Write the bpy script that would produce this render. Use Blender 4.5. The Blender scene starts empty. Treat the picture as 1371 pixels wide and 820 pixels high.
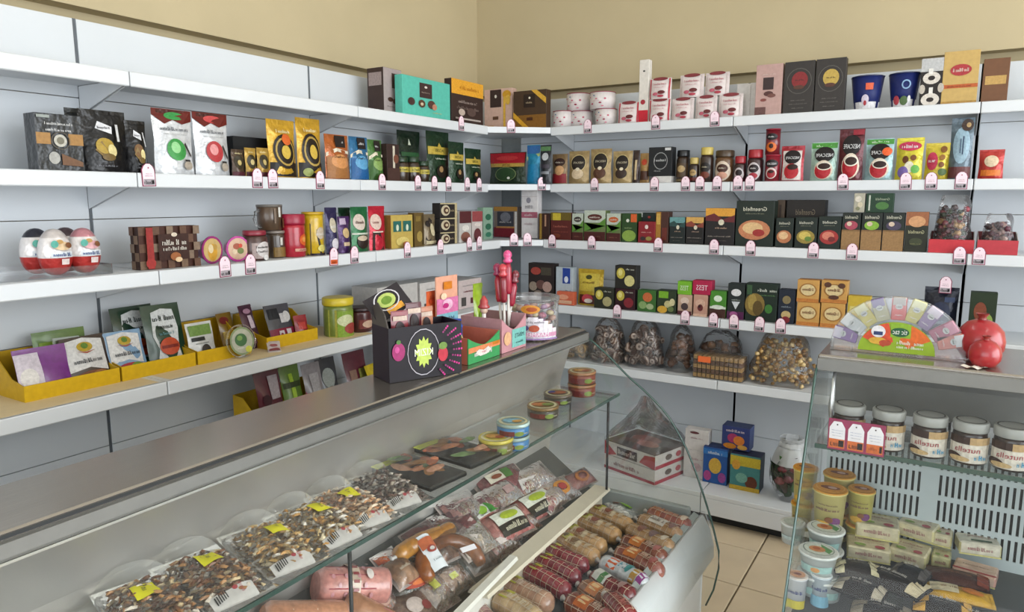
import bpy, bmesh, math, random
from mathutils import Vector, Matrix
R_ = random.Random(7)
PI = math.pi
scene = bpy.context.scene
COL = scene.collection

# ------------------------------------------------------------------ camera
F_PX, YAW, PITCH = 955.94, 0.5555, -0.1494
CAM = Vector((2.508, -3.838, 1.57))
cyw, syw, cpt, spt = math.cos(YAW), math.sin(YAW), math.cos(PITCH), math.sin(PITCH)
FW = Vector((-syw*cpt, cyw*cpt, spt)); RT = Vector((cyw, syw, 0)); UP = RT.cross(FW)
cam = bpy.data.cameras.new('camera'); camo = bpy.data.objects.new('camera', cam); COL.objects.link(camo)
cam.sensor_width = 36; cam.lens = 36*F_PX/1371; cam.clip_start = .02
m = Matrix((RT, UP, -FW)).transposed().to_4x4(); m.translation = CAM; camo.matrix_world = m
scene.camera = camo
# ------------------------------------------------------------------ view, world, lights
vs = scene.view_settings
vs.view_transform = 'Standard'; vs.look = 'None'; vs.gamma = 1; vs.exposure = 0.74
try: vs.use_curve_mapping = False
except Exception: pass
w = bpy.data.worlds.new('daylight'); scene.world = w; w.use_nodes = True
bg = w.node_tree.nodes['Background']; bg.inputs[0].default_value = (.86, .94, 1, 1); bg.inputs[1].default_value = .82

def area(name, loc, rot, sx, sy, power, col):
    l = bpy.data.lights.new(name, 'AREA'); l.shape = 'RECTANGLE'; l.size = sx; l.size_y = sy; l.energy = power; l.color = col
    o = bpy.data.objects.new(name, l); COL.objects.link(o); o.location = loc; o.rotation_euler = rot
    return o
# shop windows: one behind the camera, one on the far right side of the room
area('window_light_street', (2.6, -6.6, 1.7), (PI/2, 0, 0), 4.6, 2.2, 48, (.93, .97, 1))
area('window_light_side', (6.3, -2.6, 1.78), (PI/2, 0, PI/2), 4.8, 2.6, 150, (.93, .97, 1))

# ------------------------------------------------------------------ helpers
def at(u, v, **k):
    d = FW + RT*((u-685.5)/F_PX) - UP*((v-410)/F_PX)
    (a, val), = k.items(); i = 'xyz'.index(a)
    return CAM + d*((val-CAM[i])/d[i])
def lin(h):
    if isinstance(h, tuple): return h
    h = h.lstrip('#'); o = []
    for i in (0, 2, 4):
        c = int(h[i:i+2], 16)/255
        o.append(c/12.92 if c <= .04045 else ((c+.055)/1.055)**2.4)
    return tuple(o)
MATS = {}
def mat(name, rough=.5, metal=0, spec=.5, coat=0, col=None, noise=.06, nscale=40, bump=0, bscale=60, trans=0, stretch=None, gain=1.0):
    mt = bpy.data.materials.new(name); mt.use_nodes = True
    nt = mt.node_tree; N = nt.nodes; Lk = nt.links; b = N['Principled BSDF']
    b.inputs['Roughness'].default_value = rough; b.inputs['Metallic'].default_value = metal
    b.inputs['Specular IOR Level'].default_value = spec; b.inputs['Coat Weight'].default_value = coat
    b.inputs['Coat Roughness'].default_value = .08
    if col is None:
        a = N.new('ShaderNodeVertexColor'); a.layer_name = 'Col'; src = a.outputs[0]
    else:
        a = N.new('ShaderNodeRGB'); a.outputs[0].default_value = (*lin(col), 1); src = a.outputs[0]
    tc = N.new('ShaderNodeTexCoord'); mp = N.new('ShaderNodeMapping'); Lk.new(tc.outputs['Object'], mp.inputs[0])
    if stretch: mp.inputs['Scale'].default_value = stretch
    nz = N.new('ShaderNodeTexNoise'); nz.inputs['Scale'].default_value = nscale; nz.inputs['Detail'].default_value = 3
    Lk.new(mp.outputs[0], nz.inputs['Vector'])
    mr = N.new('ShaderNodeMapRange'); mr.inputs[1].default_value = .25; mr.inputs[2].default_value = .75; mr.inputs[3].default_value = gain*(1-noise); mr.inputs[4].default_value = gain*(1+noise)
    Lk.new(nz.outputs[0], mr.inputs[0])
    mx = N.new('ShaderNodeVectorMath'); mx.operation = 'SCALE'
    Lk.new(src, mx.inputs[0]); Lk.new(mr.outputs[0], mx.inputs['Scale']); Lk.new(mx.outputs[0], b.inputs['Base Color'])
    if bump:
        n2 = N.new('ShaderNodeTexNoise'); n2.inputs['Scale'].default_value = bscale; n2.inputs['Detail'].default_value = 2
        Lk.new(mp.outputs[0], n2.inputs['Vector'])
        bp = N.new('ShaderNodeBump'); bp.inputs['Strength'].default_value = bump; bp.inputs['Distance'].default_value = .01
        Lk.new(n2.outputs[0], bp.inputs['Height']); Lk.new(bp.outputs[0], b.inputs['Normal'])
    MATS[name] = mt; return mt
def thin(name, tint, gloss=.5, rough=.03, haze=0, bump=0, bscale=40, hazecol=(.9, .92, .93), hn=0):
    # thin clear sheet: transparent with a fresnel mirror and a faint milky haze
    mt = bpy.data.materials.new(name); mt.use_nodes = True
    nt = mt.node_tree; N = nt.nodes; Lk = nt.links; N.remove(N['Principled BSDF'])
    out = N['Material Output']
    tr = N.new('ShaderNodeBsdfTransparent'); tr.inputs[0].default_value = (*tint, 1)
    gl = N.new('ShaderNodeBsdfGlossy'); gl.inputs['Roughness'].default_value = rough; gl.inputs[0].default_value = (1, 1, 1, 1)
    fr = N.new('ShaderNodeFresnel'); fr.inputs[0].default_value = 1.45
    ml = N.new('ShaderNodeMath'); ml.operation = 'MULTIPLY'; ml.inputs[1].default_value = gloss; Lk.new(fr.outputs[0], ml.inputs[0])
    mx = N.new('ShaderNodeMixShader'); Lk.new(ml.outputs[0], mx.inputs[0]); Lk.new(tr.outputs[0], mx.inputs[1]); Lk.new(gl.outputs[0], mx.inputs[2])
    last = mx.outputs[0]
    if haze:
        df = N.new('ShaderNodeBsdfDiffuse'); df.inputs[0].default_value = (*hazecol, 1)
        m2 = N.new('ShaderNodeMixShader'); m2.inputs[0].default_value = haze
        if hn:
            nz = N.new('ShaderNodeTexNoise'); nz.inputs['Scale'].default_value = hn; nz.inputs['Detail'].default_value = 4
            tc0 = N.new('ShaderNodeTexCoord'); Lk.new(tc0.outputs['Object'], nz.inputs['Vector'])
            mr = N.new('ShaderNodeMapRange'); mr.inputs[1].default_value = .35; mr.inputs[2].default_value = .75; mr.inputs[3].default_value = haze*.3; mr.inputs[4].default_value = haze*1.8
            Lk.new(nz.outputs[0], mr.inputs[0]); Lk.new(mr.outputs[0], m2.inputs[0])
        Lk.new(last, m2.inputs[1]); Lk.new(df.outputs[0], m2.inputs[2]); last = m2.outputs[0]
    if bump:
        nz = N.new('ShaderNodeTexNoise'); nz.inputs['Scale'].default_value = bscale; nz.inputs['Detail'].default_value = 2
        tc = N.new('ShaderNodeTexCoord'); Lk.new(tc.outputs['Object'], nz.inputs['Vector'])
        bp = N.new('ShaderNodeBump'); bp.inputs['Strength'].default_value = bump; bp.inputs['Distance'].default_value = .01
        Lk.new(nz.outputs[0], bp.inputs['Height']); Lk.new(bp.outputs[0], gl.inputs['Normal']); Lk.new(bp.outputs[0], fr.inputs['Normal'])
    Lk.new(last, out.inputs[0]); MATS[name] = mt; return mt
def glow(name, col, s):
    mt = bpy.data.materials.new(name); mt.use_nodes = True
    b = mt.node_tree.nodes['Principled BSDF']; b.inputs['Emission Color'].default_value = (*col, 1); b.inputs['Emission Strength'].default_value = s
    MATS[name] = mt

mat('wrap', .42, spec=.25, noise=.2, nscale=50, bump=.4, bscale=40, gain=.8); mat('carton', .5, spec=.3, noise=.09, nscale=55, gain=.74); mat('gloss', .28, coat=.25, noise=.16, nscale=60, gain=.76); mat('foil', .3, metal=.25, noise=.22, nscale=40, bump=.6, bscale=32, gain=.78)
mat('plastic', .35, noise=.05, gain=.8); mat('paper', .7, noise=.03); mat('print', .42, spec=.3, noise=.18, nscale=120, gain=.74)
mat('food', .38, noise=.28, nscale=70, bump=.25, bscale=120, coat=.15, gain=.85); mat('meat', .25, noise=.25, nscale=75, coat=.4, bump=.15, bscale=60, gain=.9)
mat('shelf_white', .42, col='#cdd0d3', noise=.02, nscale=6); mat('panel_white', .5, col='#c6cace', noise=.025, nscale=3)
mat('upright_light', .5, col='#8e9496', noise=.05); mat('upright_grey', .5, col='#5f656b', noise=.05)
mat('wall_paint', .75, col='#b9aa88', noise=.05, nscale=2.5, bump=.05, bscale=30); mat('ceiling_paint', .8, col='#e8e6df', noise=.02)
mat('tile', .35, col='#cbb99d', noise=.09, nscale=5); mat('grout', .8, col='#8f806a')
mat('steel', .22, metal=.85, col='#a39c93', noise=.08, nscale=9, stretch=(30, .4, 30)); mat('steel_inner', .38, metal=.5, col='#b9b6b1', noise=.12, nscale=5, bump=.08, bscale=3)
mat('white_metal', .35, col='#e4e7e8', noise=.02); mat('grey_plastic', .45, col='#8d938f', noise=.05); mat('deck_grey', .5, col='#4a4c4b', noise=.1); mat('rail_steel', .4, metal=.3, col='#6f6f6c', noise=.06); mat('dark', .5, col='#1b1d1e', noise=.05)
mat('grille', .45, col='#a9b3b4', noise=.03); mat('glass_edge', .15, col='#2c4a43', noise=.05, coat=.5)
mat('aluminium', .3, metal=.9, col='#c9cac9', noise=.05)
thin('glass', (.968, .982, .975), .55, .015, .006, hazecol=(.85, .87, .86), hn=4)
thin('film', (.97, .97, .97), .8, .1, .022, bump=.6, bscale=50)
thin('clear_plastic', (.96, .965, .97), .9, .06, .035)
thin('milky_film', (.93, .93, .93), .7, .2, .4, bump=.3, bscale=30)
thin('dirty_film', (.92, .92, .9), .8, .12, .16, bump=.5, bscale=25, hn=12)
glow('added_tube_glow', (1, .97, .92), 6)

class MB:
    def __init__(s): s.v = []; s.f = []; s.c = []; s.s = []
    def face(s, idx, c, sm=False): s.f.append(idx); s.c.append(c); s.s.append(sm)
    def poly(s, pts, c):
        n = len(s.v); s.v += [tuple(p) for p in pts]; s.face(list(range(n, n+len(pts))), lin(c)); return s
    def box(s, lo, hi, c='#ffffff', top=None, side=None, bev=0):
        c = lin(c); tp = lin(top) if top else c; sd = lin(side) if side else c
        x0, y0, z0 = lo; x1, y1, z1 = hi
        if not bev:
            n = len(s.v)
            s.v += [(x0,y0,z0),(x1,y0,z0),(x1,y1,z0),(x0,y1,z0),(x0,y0,z1),(x1,y0,z1),(x1,y1,z1),(x0,y1,z1)]
            for f, k in (((0,1,5,4), c), ((2,3,7,6), c), ((1,2,6,5), sd), ((3,0,4,7), sd), ((4,5,6,7), tp), ((3,2,1,0), tp)): s.face([n+i for i in f], k)
            return s
        bm = bmesh.new(); bmesh.ops.create_cube(bm, size=1)
        for vv in bm.verts: vv.co = Vector(((x0+x1)/2+vv.co.x*(x1-x0), (y0+y1)/2+vv.co.y*(y1-y0), (z0+z1)/2+vv.co.z*(z1-z0)))
        b = min(bev, .3*(x1-x0), .3*(y1-y0), .3*(z1-z0))
        bmesh.ops.bevel(bm, geom=bm.edges[:], offset=b, segments=2 if bev > .004 else 1, affect='EDGES', profile=.6)
        bm.normal_update(); bm.verts.index_update(); n = len(s.v); s.v += [tuple(q.co) for q in bm.verts]
        for f in bm.faces:
            nn = f.normal; k = tp if abs(nn.z) > .7 else (sd if abs(nn.x) > .7 else c)
            s.face([n+q.index for q in f.verts], k, len(f.verts) > 0 and bev > .004)
        bm.free(); return s
    def lathe(s, prof, c, n=20, cen=(0, 0, 0), cap=True, sm=True):
        # prof: list of (r,z) or (r,z,col) ; colour of a ring is that of its lower point
        base = len(s.v); k = len(prof)
        for p in prof:
            for i in range(n):
                a = 2*PI*i/n; s.v.append((cen[0]+p[0]*math.cos(a), cen[1]+p[0]*math.sin(a), cen[2]+p[1]))
        for j in range(k-1):
            cc = lin(prof[j][2]) if len(prof[j]) > 2 else lin(c)
            for i in range(n):
                s.face([base+j*n+i, base+j*n+(i+1) % n, base+(j+1)*n+(i+1) % n, base+(j+1)*n+i], cc, sm)
        if cap:
            s.face([base+i for i in range(n)][::-1], lin(prof[0][2]) if len(prof[0]) > 2 else lin(c))
            s.face([base+(k-1)*n+i for i in range(n)], lin(prof[-1][2]) if len(prof[-1]) > 2 else lin(c))
        return s
    def grid(s, fn, nu, nv, c, sm=True):
        base = len(s.v)
        for j in range(nv+1):
            for i in range(nu+1): s.v.append(tuple(fn(i/nu, j/nv)))
        for j in range(nv):
            for i in range(nu):
                a = base+j*(nu+1)+i; cc = c((i+.5)/nu, (j+.5)/nv) if callable(c) else c
                s.face([a, a+1, a+nu+2, a+nu+1], lin(cc), sm)
        return s
    def tube(s, pts, r, c, n=8, sm=True, cap=True):
        pts = [Vector(p) for p in pts]; base = len(s.v); k = len(pts); up = Vector((0, 0, 1))
        for j, p in enumerate(pts):
            t = (pts[min(j+1, k-1)]-pts[max(j-1, 0)]).normalized()
            a = t.cross(up)
            if a.length < .05: a = t.cross(Vector((1, 0, 0)))
            a.normalize(); b = a.cross(t)
            rr = r(j/(k-1)) if callable(r) else r
            for i in range(n):
                q = 2*PI*i/n; s.v.append(tuple(p+a*(rr*math.cos(q))+b*(rr*math.sin(q))))
        for j in range(k-1):
            cc = lin(c(j/(k-1))) if callable(c) else lin(c)
            for i in range(n): s.face([base+j*n+i, base+j*n+(i+1) % n, base+(j+1)*n+(i+1) % n, base+(j+1)*n+i], cc, sm)
        if cap:
            s.face([base+i for i in range(n)][::-1], lin(c(0)) if callable(c) else lin(c)); s.face([base+(k-1)*n+i for i in range(n)], lin(c(1)) if callable(c) else lin(c))
        return s
    def prism(s, pts, axis, a, b, c, sm=False):
        # extrude a 2-D outline along an axis; pts in the two other axes, in order
        n = len(pts); base = len(s.v)
        def mk(p, t):
            if axis == 'y': return (p[0], t, p[1])
            if axis == 'x': return (t, p[0], p[1])
            return (p[0], p[1], t)
        s.v += [mk(p, a) for p in pts]+[mk(p, b) for p in pts]; c = lin(c)
        s.face([base+i for i in range(n)], c); s.face([base+n+i for i in range(n)][::-1], c)
        for i in range(n): s.face([base+i, base+n+i, base+n+(i+1) % n, base+(i+1) % n], c, sm)
        return s
    def mesh(s, name, mt):
        me = bpy.data.meshes.new(name); me.from_pydata(s.v, [], s.f)
        ca = me.color_attributes.new('Col', 'FLOAT_COLOR', 'CORNER'); arr = []
        for f, c in zip(s.f, s.c): arr += [c[0], c[1], c[2], 1.0]*len(f)
        ca.data.foreach_set('color', arr); me.polygons.foreach_set('use_smooth', s.s)
        me.materials.append(MATS[mt]); me.update(); return me
    def obj(s, name, mt, parent=None, loc=None, rz=None, recalc=True):
        me = s.mesh(name, mt)
        if recalc:
            bm = bmesh.new(); bm.from_mesh(me); bmesh.ops.recalc_face_normals(bm, faces=bm.faces[:]); bm.to_mesh(me); bm.free()
        o = bpy.data.objects.new(name, me); COL.objects.link(o)
        if parent: o.parent = parent
        if loc is not None: o.location = loc
        if rz is not None: o.rotation_euler = (0, 0, rz)
        return o
def mesh_obj(name, me, parent=None, loc=None, rot=None):
    o = bpy.data.objects.new(name, me); COL.objects.link(o)
    if parent: o.parent = parent
    if loc is not None: o.location = loc
    if rot is not None: o.rotation_euler = rot
    return o
def tag(o, label=None, cat=None, group=None, kind=None):
    if label: o['label'] = label
    if cat: o['category'] = cat
    if group: o['group'] = group
    if kind: o['kind'] = kind
    return o
def thing(name, label, cat, loc=(0, 0, 0), rz=0, group=None):
    o = bpy.data.objects.new(name, None); COL.objects.link(o); o.empty_display_size = .05
    o.location = loc; o.rotation_euler = (0, 0, rz)
    return tag(o, label, cat, group)
_txt = {}
def text_mesh(t):
    if t not in _txt:
        cu = bpy.data.curves.new('t', 'FONT'); cu.body = t; cu.resolution_u = 2; cu.align_x = 'CENTER'
        o = bpy.data.objects.new('t', cu); COL.objects.link(o)
        me = bpy.data.meshes.new_from_object(o)
        vs_ = [(v.co.x, v.co.y) for v in me.vertices]; fs = [list(p.vertices) for p in me.polygons]
        bpy.data.objects.remove(o); bpy.data.curves.remove(cu); bpy.data.meshes.remove(me)
        if vs_:
            xs = [v[0] for v in vs_]; ys = [v[1] for v in vs_]
            cx, cy, h = (min(xs)+max(xs))/2, (min(ys)+max(ys))/2, max(ys)-min(ys)
            vs_ = [(-(x-cx)/h, (y-cy)/h) for x, y in vs_]    # the photograph is mirrored, so is its lettering
            fs = [f[::-1] for f in fs]
        _txt[t] = (vs_, fs, max([abs(v[0]) for v in vs_] or [1])*2)
    return _txt[t]
# --- flat print, laid on a surface function S(u,v)->Vector with u,v in 0..1, outward offset along local -Y by default
def Rr(x0, y0, x1, y1, c): return ('r', x0, y0, x1, y1, c)
def El(x, y, rx, ry, c): return ('e', x, y, rx, ry, c)
def Tx(t, x, y, h, c, wmax=.86): return ('t', t, x, y, h, c, wmax)
def Pl(pts, c): return ('p', pts, c)
def Rg(x, y, rx, ry, k, c): return ('o', x, y, rx, ry, k, c)
def Gk(x, y, wd, h, c, seed=1): return ('g', x, y, wd, h, c, seed)     # a line of lettering too small to read
def printed(S, asp, decs, parent, name='printed_front', off=.0007, mt='print', outward=Vector((0, -1, 0)), nrm=None):
    mb = MB(); lay = 0
    def M(u, v): return S(u, v)+(nrm(u, v) if nrm else outward)*(off*(1+lay*.7))
    for d in decs:
        lay += 1; k = d[0]
        if k == 'r':
            _, x0, y0, x1, y1, c = d
            nu = max(1, min(8, int((x1-x0)*9))); nv = max(1, min(6, int((y1-y0)*7)))
            mb.grid(lambda a, b: M(x0+(x1-x0)*a, y0+(y1-y0)*b), nu, nv, c, False)
        elif k in 'eo':
            if k == 'e': _, x, y, rx, ry, c = d; inner = 0
            else: _, x, y, rx, ry, inner, c = d
            n = 18; base = len(mb.v); cc = lin(c); rings = (inner, (1+inner)/2, 1) if k == 'o' else (0, .55, 1)
            for r in rings:
                for i in range(n): mb.v.append(tuple(M(x+rx*r*math.cos(2*PI*i/n), y+ry*r*math.sin(2*PI*i/n))))
            for j in (0, 1):
                for i in range(n): mb.face([base+j*n+i, base+j*n+(i+1) % n, base+(j+1)*n+(i+1) % n, base+(j+1)*n+i], cc)
        elif k == 'p': mb.poly([M(*p) for p in d[1]], d[2])
        elif k == 'g':
            _, x, y, wd, h, c, seed = d; rr = random.Random(seed*31+int(x*97)); q = x-wd/2
            while q < x+wd/2-.01:
                l = rr.uniform(.32, .6)*h*asp; l = min(max(l, .008), x+wd/2-q); hh = h*rr.choice((.62, .62, .7, 1)); st = l*.3
                mb.poly([M(q, y-h/2), M(q+st, y-h/2), M(q+st, y-h/2+hh), M(q, y-h/2+hh)], c)
                if rr.random() < .75: mb.poly([M(q+l*.55, y-h/2), M(q+l*.55+st, y-h/2), M(q+l*.55+st, y-h/2+hh*.9), M(q+l*.55, y-h/2+hh*.9)], c)
                if rr.random() < .6: z0 = rr.choice((0, .38, .7)); mb.poly([M(q, y-h/2+hh*z0), M(q+l*.8, y-h/2+hh*z0), M(q+l*.8, y-h/2+hh*(z0+.2)), M(q, y-h/2+hh*(z0+.2))], c)
                q += l*(1.15 if rr.random() < .85 else 1.9)
        elif k == 't':
            _, t, x, y, h, c, wmax = d; vs_, fs, wd = text_mesh(t)
            sc = min(h, wmax/(wd*asp)) ; base = len(mb.v); cc = lin(c)
            for vx, vy in vs_: mb.v.append(tuple(M(x+vx*sc*asp, y+vy*h)))
            for f in fs: mb.face([base+i for i in f], cc)
    return mb.obj(name, mt, parent, recalc=False)

# ------------------------------------------------------------------ measures of the shop
SZ = {1: 1.961, 2: 1.651, 3: 1.344, 4: .983, 5: .670}
DL = {1: .292, 2: .292, 3: .371, 4: .371, 5: .371}; DR = {1: .280, 2: .280, 3: .355, 4: .355, 5: .355}
TOP = 2.154; LIP = .046; DECK = .16; DECKD = .56
JL = [-3.513, -2.513, -1.513, -.513]; XR = [.55, 1.55, 2.55, 3.55]
# ------------------------------------------------------------------ room shell
fl = tag(MB().box((-.3, -6.8, -.12), (6.5, .2, -.012)).obj('floor', 'grout'), kind='structure', label='beige tiled shop floor')
tme = MB().box((-.163, -.163, 0), (.163, .163, .012), bev=.0025).mesh('tile', 'tile')
for i in range(12):
    for j in range(17):
        x = 1.03+.333*i; y = -.2-.333*j
        mesh_obj('tile', tme, fl, (x, y, -.012))
wl = MB().box((-.36, -6.8, 0), (-.28, .3, 2.245)).box((-.36, -6.8, 2.245), (-.2, .2, 3.1)).obj('wall_left', 'wall_paint'); tag(wl, 'tan painted wall above the left shelving', kind='structure')
wb = MB().box((-.28, .18, 0), (6.5, .26, 2.222)).box((-.2, .1, 2.222), (6.5, .26, 3.1)).obj('wall_back', 'wall_paint'); tag(wb, 'tan painted wall above the far shelving', kind='structure')
tag(MB().box((-.3, -6.8, 3.1), (6.5, .2, 3.2)).obj('ceiling', 'ceiling_paint'), 'pale ceiling of the shop', kind='structure')

# ------------------------------------------------------------------ shelving bays (local frame: back panel on y=0, front towards -y, x to the right)
ROWS = [.15, .30, .70, 1.10, 1.50, 1.90, TOP]
def bay(name, label, width, depths, M, shelves=(1, 2, 3, 4, 5), base=True):
    t = thing(name, label, 'shelving', group='white wall shelving bays'); t.matrix_world = M
    for a, b in zip(ROWS, ROWS[1:]):
        MB().box((.006, 0, a+.0012), (width-.006, .016, b-.0012), bev=.0012).obj('back_panel', 'panel_white', t)
    for x in (0, width):
        MB().box((x-.0055, .004, .0), (x+.0055, .03, TOP)).obj('upright', 'upright_grey', t)
    for s in shelves:
        d = depths[s]; z = SZ[s]
        mb = MB(); mb.box((.002, -d+.004, z-.022), (width-.002, -.001, z))
        sh = mb.obj('shelf', 'shelf_white', t)
        MB().box((.0015, -d, z-LIP), (width-.0015, -d+.012, z), bev=.003).obj('lip', 'shelf_white', sh)
        for x in (.004, width-.0065):
            MB().prism([(-.002, z-.024), (-d+.03, z-.024), (-d+.03, z-.04), (-.002, z-.115)], 'x', x, x+.0025, '#ffffff').obj('bracket', 'shelf_white', sh)
    if base:
        dk = MB().box((.002, -DECKD, DECK-.022), (width-.002, -.001, DECK), bev=.002).obj('base_deck', 'shelf_white', t)
        MB().box((.002, -DECKD, .055), (width-.002, -DECKD+.012, DECK-.023), bev=.002).obj('base_front', 'shelf_white', t)
        MB().box((.02, -DECKD+.06, 0), (width-.02, -DECKD+.075, .06)).obj('kick_plate', 'dark', t)
    return t
def ML(y): return Matrix.Translation((0, y, 0)) @ Matrix.Rotation(PI/2, 4, 'Z')
for y, lab in ((-3.513, 'white shelving bay at the left edge, with the egg pack'), (-2.513, 'white shelving bay holding the yellow snack trays'), (-1.513, 'white shelving bay by the corner on the left wall')):
    bay('shelving_bay', lab, 1.0, DL, ML(y))
for x, lab in ((.55, 'white shelving bay beside the corner on the far wall'), (1.55, 'white shelving bay in the middle of the far wall'), (2.55, 'white shelving bay at the right edge of the far wall')):
    bay('shelving_bay', lab, 1.0, DR, Matrix.Translation((x, 0, 0)))
# corner unit with slanted shelves
t = thing('corner_shelving_bay', 'white corner shelving with slanted front shelves between both walls', 'shelving')
for a, b in zip(ROWS, ROWS[1:]):
    MB().box((-.016, -.507, a+.0012), (0, .078, b-.0012), bev=.0012).obj('back_panel', 'panel_white', t)
    MB().box((.19, 0, a+.0012), (.544, .016, b-.0012), bev=.0012).obj('back_panel', 'panel_white', t)
for s in (1, 2, 3, 4, 5):
    dl, dr, z = DL[s], DR[s], SZ[s]-.004
    pts = [(.001, -.001), (.001, -.511), (dl-.02, -.511), (.548, -dr+.01), (.548, -.001)]
    sh = MB().prism(pts, 'z', z-.02, z, '#ffffff').obj('shelf', 'shelf_white', t)
    a = Vector((dl-.012, -.509, 0)); b = Vector((.547, -dr+.004, 0)); n = Vector((b.y-a.y, a.x-b.x, 0)).normalized()*.01
    MB().prism([tuple((a)[:2]), tuple((b)[:2]), tuple((b+n)[:2]), tuple((a+n)[:2])], 'z', z-.03, z+.002, '#ffffff').obj('lip', 'shelf_white', sh)
sh = MB().prism([(.001, -.001), (.001, -.511), (DECKD, -.511), (.548, -DECKD), (.548, -.001)], 'z', DECK-.022, DECK, '#ffffff').obj('base_deck', 'shelf_white', t)

MB().box((-.02, .084, 0), (.2, .09, 2.1)).obj('corner_cover', 'upright_light', t)

# ------------------------------------------------------------------ unseen tube lamps added as extra light (their light is their own emission)
def lamp(x, y, lab):
    t = thing('added_tube_lamp', lab, 'ceiling lamp', (x, y, 3.0), group='tube lamps under the ceiling')
    MB().box((-.07, -.62, .02), (.07, .62, .1), bev=.008).obj('housing', 'white_metal', t)
    for dx in (-.035, .035): MB().tube([(dx, -.6, 0), (dx, .6, 0)], .018, '#ffffff', 10).obj('tube', 'added_tube_glow', t)
    return t
lamp(1.5, -2.0, 'twin tube ceiling lamp over the meat counter'); lamp(3.4, -2.6, 'twin tube ceiling lamp over the dairy counter'); lamp(4.9, -5.2, 'twin tube ceiling lamp behind the viewer')

# ------------------------------------------------------------------ meat counter along the left wall (runs along y)
YE, YN = -1.72, -4.7
mc = thing('refrigerated_counter', 'curved glass refrigerated counter filled with sausages and fish packs', 'display counter', (1.6, -3.2, 0))
def pc(mb, name, mt): 
    o = mb.obj(name, mt, mc); o.location = (-1.6, 3.2, 0); return o
worktop = pc(MB().box((1.305, YN, 1.115), (1.482, YE, 1.14), bev=.003), 'worktop', 'steel')
pc(MB().box((1.4825, YN, 1.1305), (1.4848, YE, 1.136)), 'rubber_seal', 'dark')
pc(MB().box((1.4825, YN, 1.1045), (1.494, YE, 1.1285)), 'glass_hinge_rail', 'rail_steel')
pc(MB().box((1.4825, YN, 1.1), (1.4955, YE, 1.104)), 'rail_lip', 'aluminium')
pc(MB().prism([(1.305, 1.1145), (1.44, 1.1145), (1.395, .97), (1.33, .60), (1.305, .60)], 'y', YN, YE-.003, '#ffffff'), 'inner_back_wall', 'steel_inner')
pc(MB().box((1.30, YN, .10), (1.304, YE, 1.114)), 'rear_panel', 'white_metal')
pc(MB().box((1.335, YN, .52), (1.884, YE-.012, .55)), 'deck', 'deck_grey')
SLP = .66
def slope_z(x): return .598+(1.535-x)*SLP
pc(MB().prism([(1.345, .5505), (1.535, .5505), (1.535, slope_z(1.535)), (1.345, slope_z(1.345))], 'y', YN, YE-.036, '#ffffff'), 'sloping_deck', 'deck_grey')
pc(MB().prism([(1.866, .5505), (1.884, .5505), (1.891, .588), (1.874, .596)], 'y', YN, YE-.012, '#ffffff'), 'tray_front_wall', 'grey_plastic')
pc(MB().box((1.335, YE-.035, .55), (1.865, YE-.012, .612), bev=.004), 'tray_end_wall', 'grey_plastic')
pc(MB().prism([(1.885, .50), (1.892, .588), (1.902, .592), (1.926, .55), (1.940, .50), (1.941, .46), (1.92, .42), (1.885, .42)], 'y', YN, YE-.008, '#ffffff', True), 'bumper', 'white_metal')
pc(MB().box((1.34, YN, .10), (1.905, YE-.008, .418)), 'lower_body', 'white_metal')
pc(MB().box((1.40, YN, 0), (1.83, YE-.05, .099)), 'plinth', 'dark')
prof = [(1.495, 1.108), (1.56, 1.062), (1.635, .999), (1.71, .945), (1.777, .883), (1.838, .79), (1.881, .694), (1.925, .575), (1.953, .478)]
def curve(pts, n):
    out = []
    P = [Vector((a, 0, b)) for a, b in pts]
    for i in range(len(P)-1):
        p0 = P[max(i-1, 0)]; p1 = P[i]; p2 = P[i+1]; p3 = P[min(i+2, len(P)-1)]
        for k in range(n):
            t = k/n; out.append(.5*((2*p1)+(p2-p0)*t+(2*p0-5*p1+4*p2-p3)*t*t+(3*p1-p0-3*p2+p3)*t**3))
    return out+[P[-1]]
cv = curve(prof, 3)
mb = MB(); mb.grid(lambda a, b: Vector((cv[int(round(b*(len(cv)-1)))].x, YN+(YE-.004-YN)*a, cv[int(round(b*(len(cv)-1)))].z)), 1, len(cv)-1, '#ffffff')
fg = pc(mb, 'curved_glass', 'glass')
end = [(p.x, p.z) for p in cv]+[(1.955, .42), (1.94, .34), (1.92, .285), (1.9075, .28), (1.9075, .42), (1.944, .45), (1.944, .5), (1.905, .595), (1.34, .595), (1.34, 1.114), (1.47, 1.114)]
pc(MB().prism(end, 'y', YE, YE+.006, '#ffffff'), 'end_glass', 'glass')
edge = [(p.x, YE+.003, p.z) for p in cv]+[(1.955, YE+.003, .42), (1.942, YE+.003, .345), (1.92, YE+.003, .285)]
pc(MB().tube(edge, .0032, '#ffffff', 6), 'end_glass_edge', 'glass_edge')
pc(MB().box((1.305, YE-.0078, .10), (1.9065, YE-.0005, .52)), 'end_panel', 'white_metal')
# inner glass shelf
SHZ = .945
isx = pc(MB().box((1.40, YN, SHZ-.007), (1.615, YE-.02, SHZ-.0005)), 'inner_glass_shelf', 'glass')
pc(MB().box((1.6152, YN, SHZ-.008), (1.619, YE-.02, SHZ)), 'shelf_edge', 'glass_edge')
for y in (-1.80, -2.95, -4.1):
    pc(MB().tube([(1.605, y, .62), (1.605, y, SHZ-.008)], .004, '#ffffff', 6), 'shelf_support', 'dark')
# row of drain holes under the hinge rail
mb = MB()
for k in range(46): mb.box((1.4475, -3.0+.011*k, 1.092), (1.4495, -2.994+.011*k, 1.097))
o = pc(mb, 'drain_holes', 'dark'); o['kind'] = 'stuff'

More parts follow.
